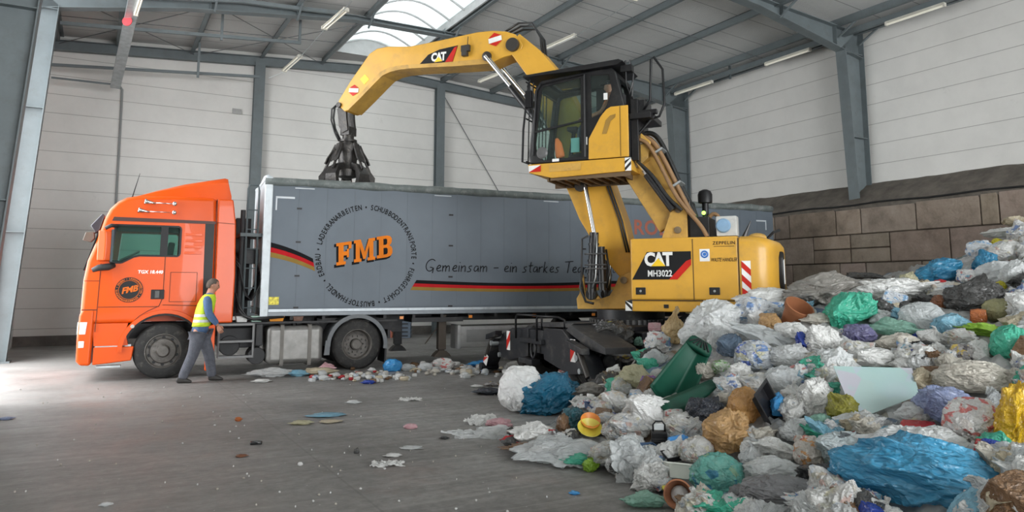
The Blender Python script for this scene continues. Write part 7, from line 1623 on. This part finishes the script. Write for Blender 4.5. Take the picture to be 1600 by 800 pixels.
# ---- crates stacked by the back wall, seen under the trailer
def crate_stack(px, n, col, label, grp, w=.42, rz=0):
    g_ = ground(px, 527.5)
    for k_ in range(n):
        t = thing('crate', label, 'crate', g_+Vector((0, 0, k_*.135)), rz+HALL_ROT*0, grp)
        mb = MB(); mb.rings([[Vector((x*w*s_, y*w*.7*s_, z)) for x, y in ((-.5, -.5), (.5, -.5), (.5, .5), (-.5, .5))] for s_, z in ((.92, 0), (.98, .115), (1.06, .115), (1.06, .13), (.94, .13), (.88, .01))]); mb.build('crate_wall', col, t)
        MB().b2(-w*.3, w*.3, -w*.385, -w*.36, .05, .09).build('hand_grip', black_rough, t)
crate_stack(605, 6, mat('crate_rust_red', (.30, .10, .05), .6), 'rust red plastic crate in the stack by the back wall', 'rust red crates'); crate_stack(632, 6, mat('crate_blue_grey', (.13, .17, .22), .6), 'blue grey plastic crate in the stack by the back wall', 'blue grey crates', .46)
# ---- tubs on the tractor chassis in front of the trailer
def on_truck(x, y, z): return Matrix.Translation((-6.61, 14.09, 0)) @ Matrix.Rotation(AT, 4, 'Z') @ Vector((x, y, z))
def tub(label, col, x, w, h, cat='tub'):
    t = thing('tub', label, cat, on_truck(x, .3, 1.022), AT); MB().rings([[Vector((a*w/2*s_, b_*.14*s_, z)) for a, b_ in ((-1, -1), (1, -1), (1, 1), (-1, 1))] for s_, z in ((.85, 0), (1, h), (1.06, h), (1.06, h+.015), (.95, h+.015))]).build('tub_wall', col, t, bevel=.01)
    MB().b2(-w*.15, w*.15, -.155, -.142, h*.6, h*.8).build('grip', col, t)
tub('orange plastic tub on the truck chassis under the trailer front', mat('orange_tub', (.78, .3, .03), .4), 2.07, .3, .09); tub('pale green tub on the truck chassis left of the orange tub', mat('pale_green_tub', (.4, .58, .48), .4), 1.68, .22, .1); tub('white tub on the truck chassis nearest the cab', white_paint, 1.4, .22, .1); tub('brown tub on the truck chassis beside the orange tub', mat('brown_tub', (.2, .11, .08), .5), 2.5, .2, .08)
# ---- waste already in the trailer, showing over the rim below the grab
TM = Matrix.Translation(gp) @ Matrix.Rotation(BT, 4, 'Z')
for x, y, z, s_, m, lab in ((-.15, 1.2, 3.98, .22, 'white', 'white bag heaped in the trailer under the grab'), (.5, 1.3, 3.95, .25, 'patterned', 'dark patterned bag held between the grab tines'), (1.1, 1.2, 3.86, .25, 'milky', 'clear bag lying in the trailer right of the grab'), (2.7, 1.0, 3.83, .28, 'white', 'white bag just showing over the trailer rim behind the slogan'), (-.9, 1.3, 3.83, .25, 'contents', 'mixed bag in the trailer left of the grab'), (4.3, 1.0, 3.83, .28, 'milky', 'clear bag just showing over the trailer rim at mid length')):
    o = bpy.data.objects.new('plastic_bag', bag_mesh('bag', rl.randint(0, 5), 4)); COL.objects.link(o); o.material_slots[0].link = 'OBJECT'; o.material_slots[0].material = PL[m]; o.scale = (s_*1.3, s_, s_); o.location = TM @ Vector((x, y, z)); tag(o, lab, 'bag')
mb = MB(); mb.b2(X0+.1, X1-.1, .08, TW-.08, 1.3, 3.55); w_ = mb.build('refuse_load', hm_m, None); w_.matrix_world = TM; tag(w_, 'mixed refuse filling the trailer below its rim', 'refuse', kind='stuff')
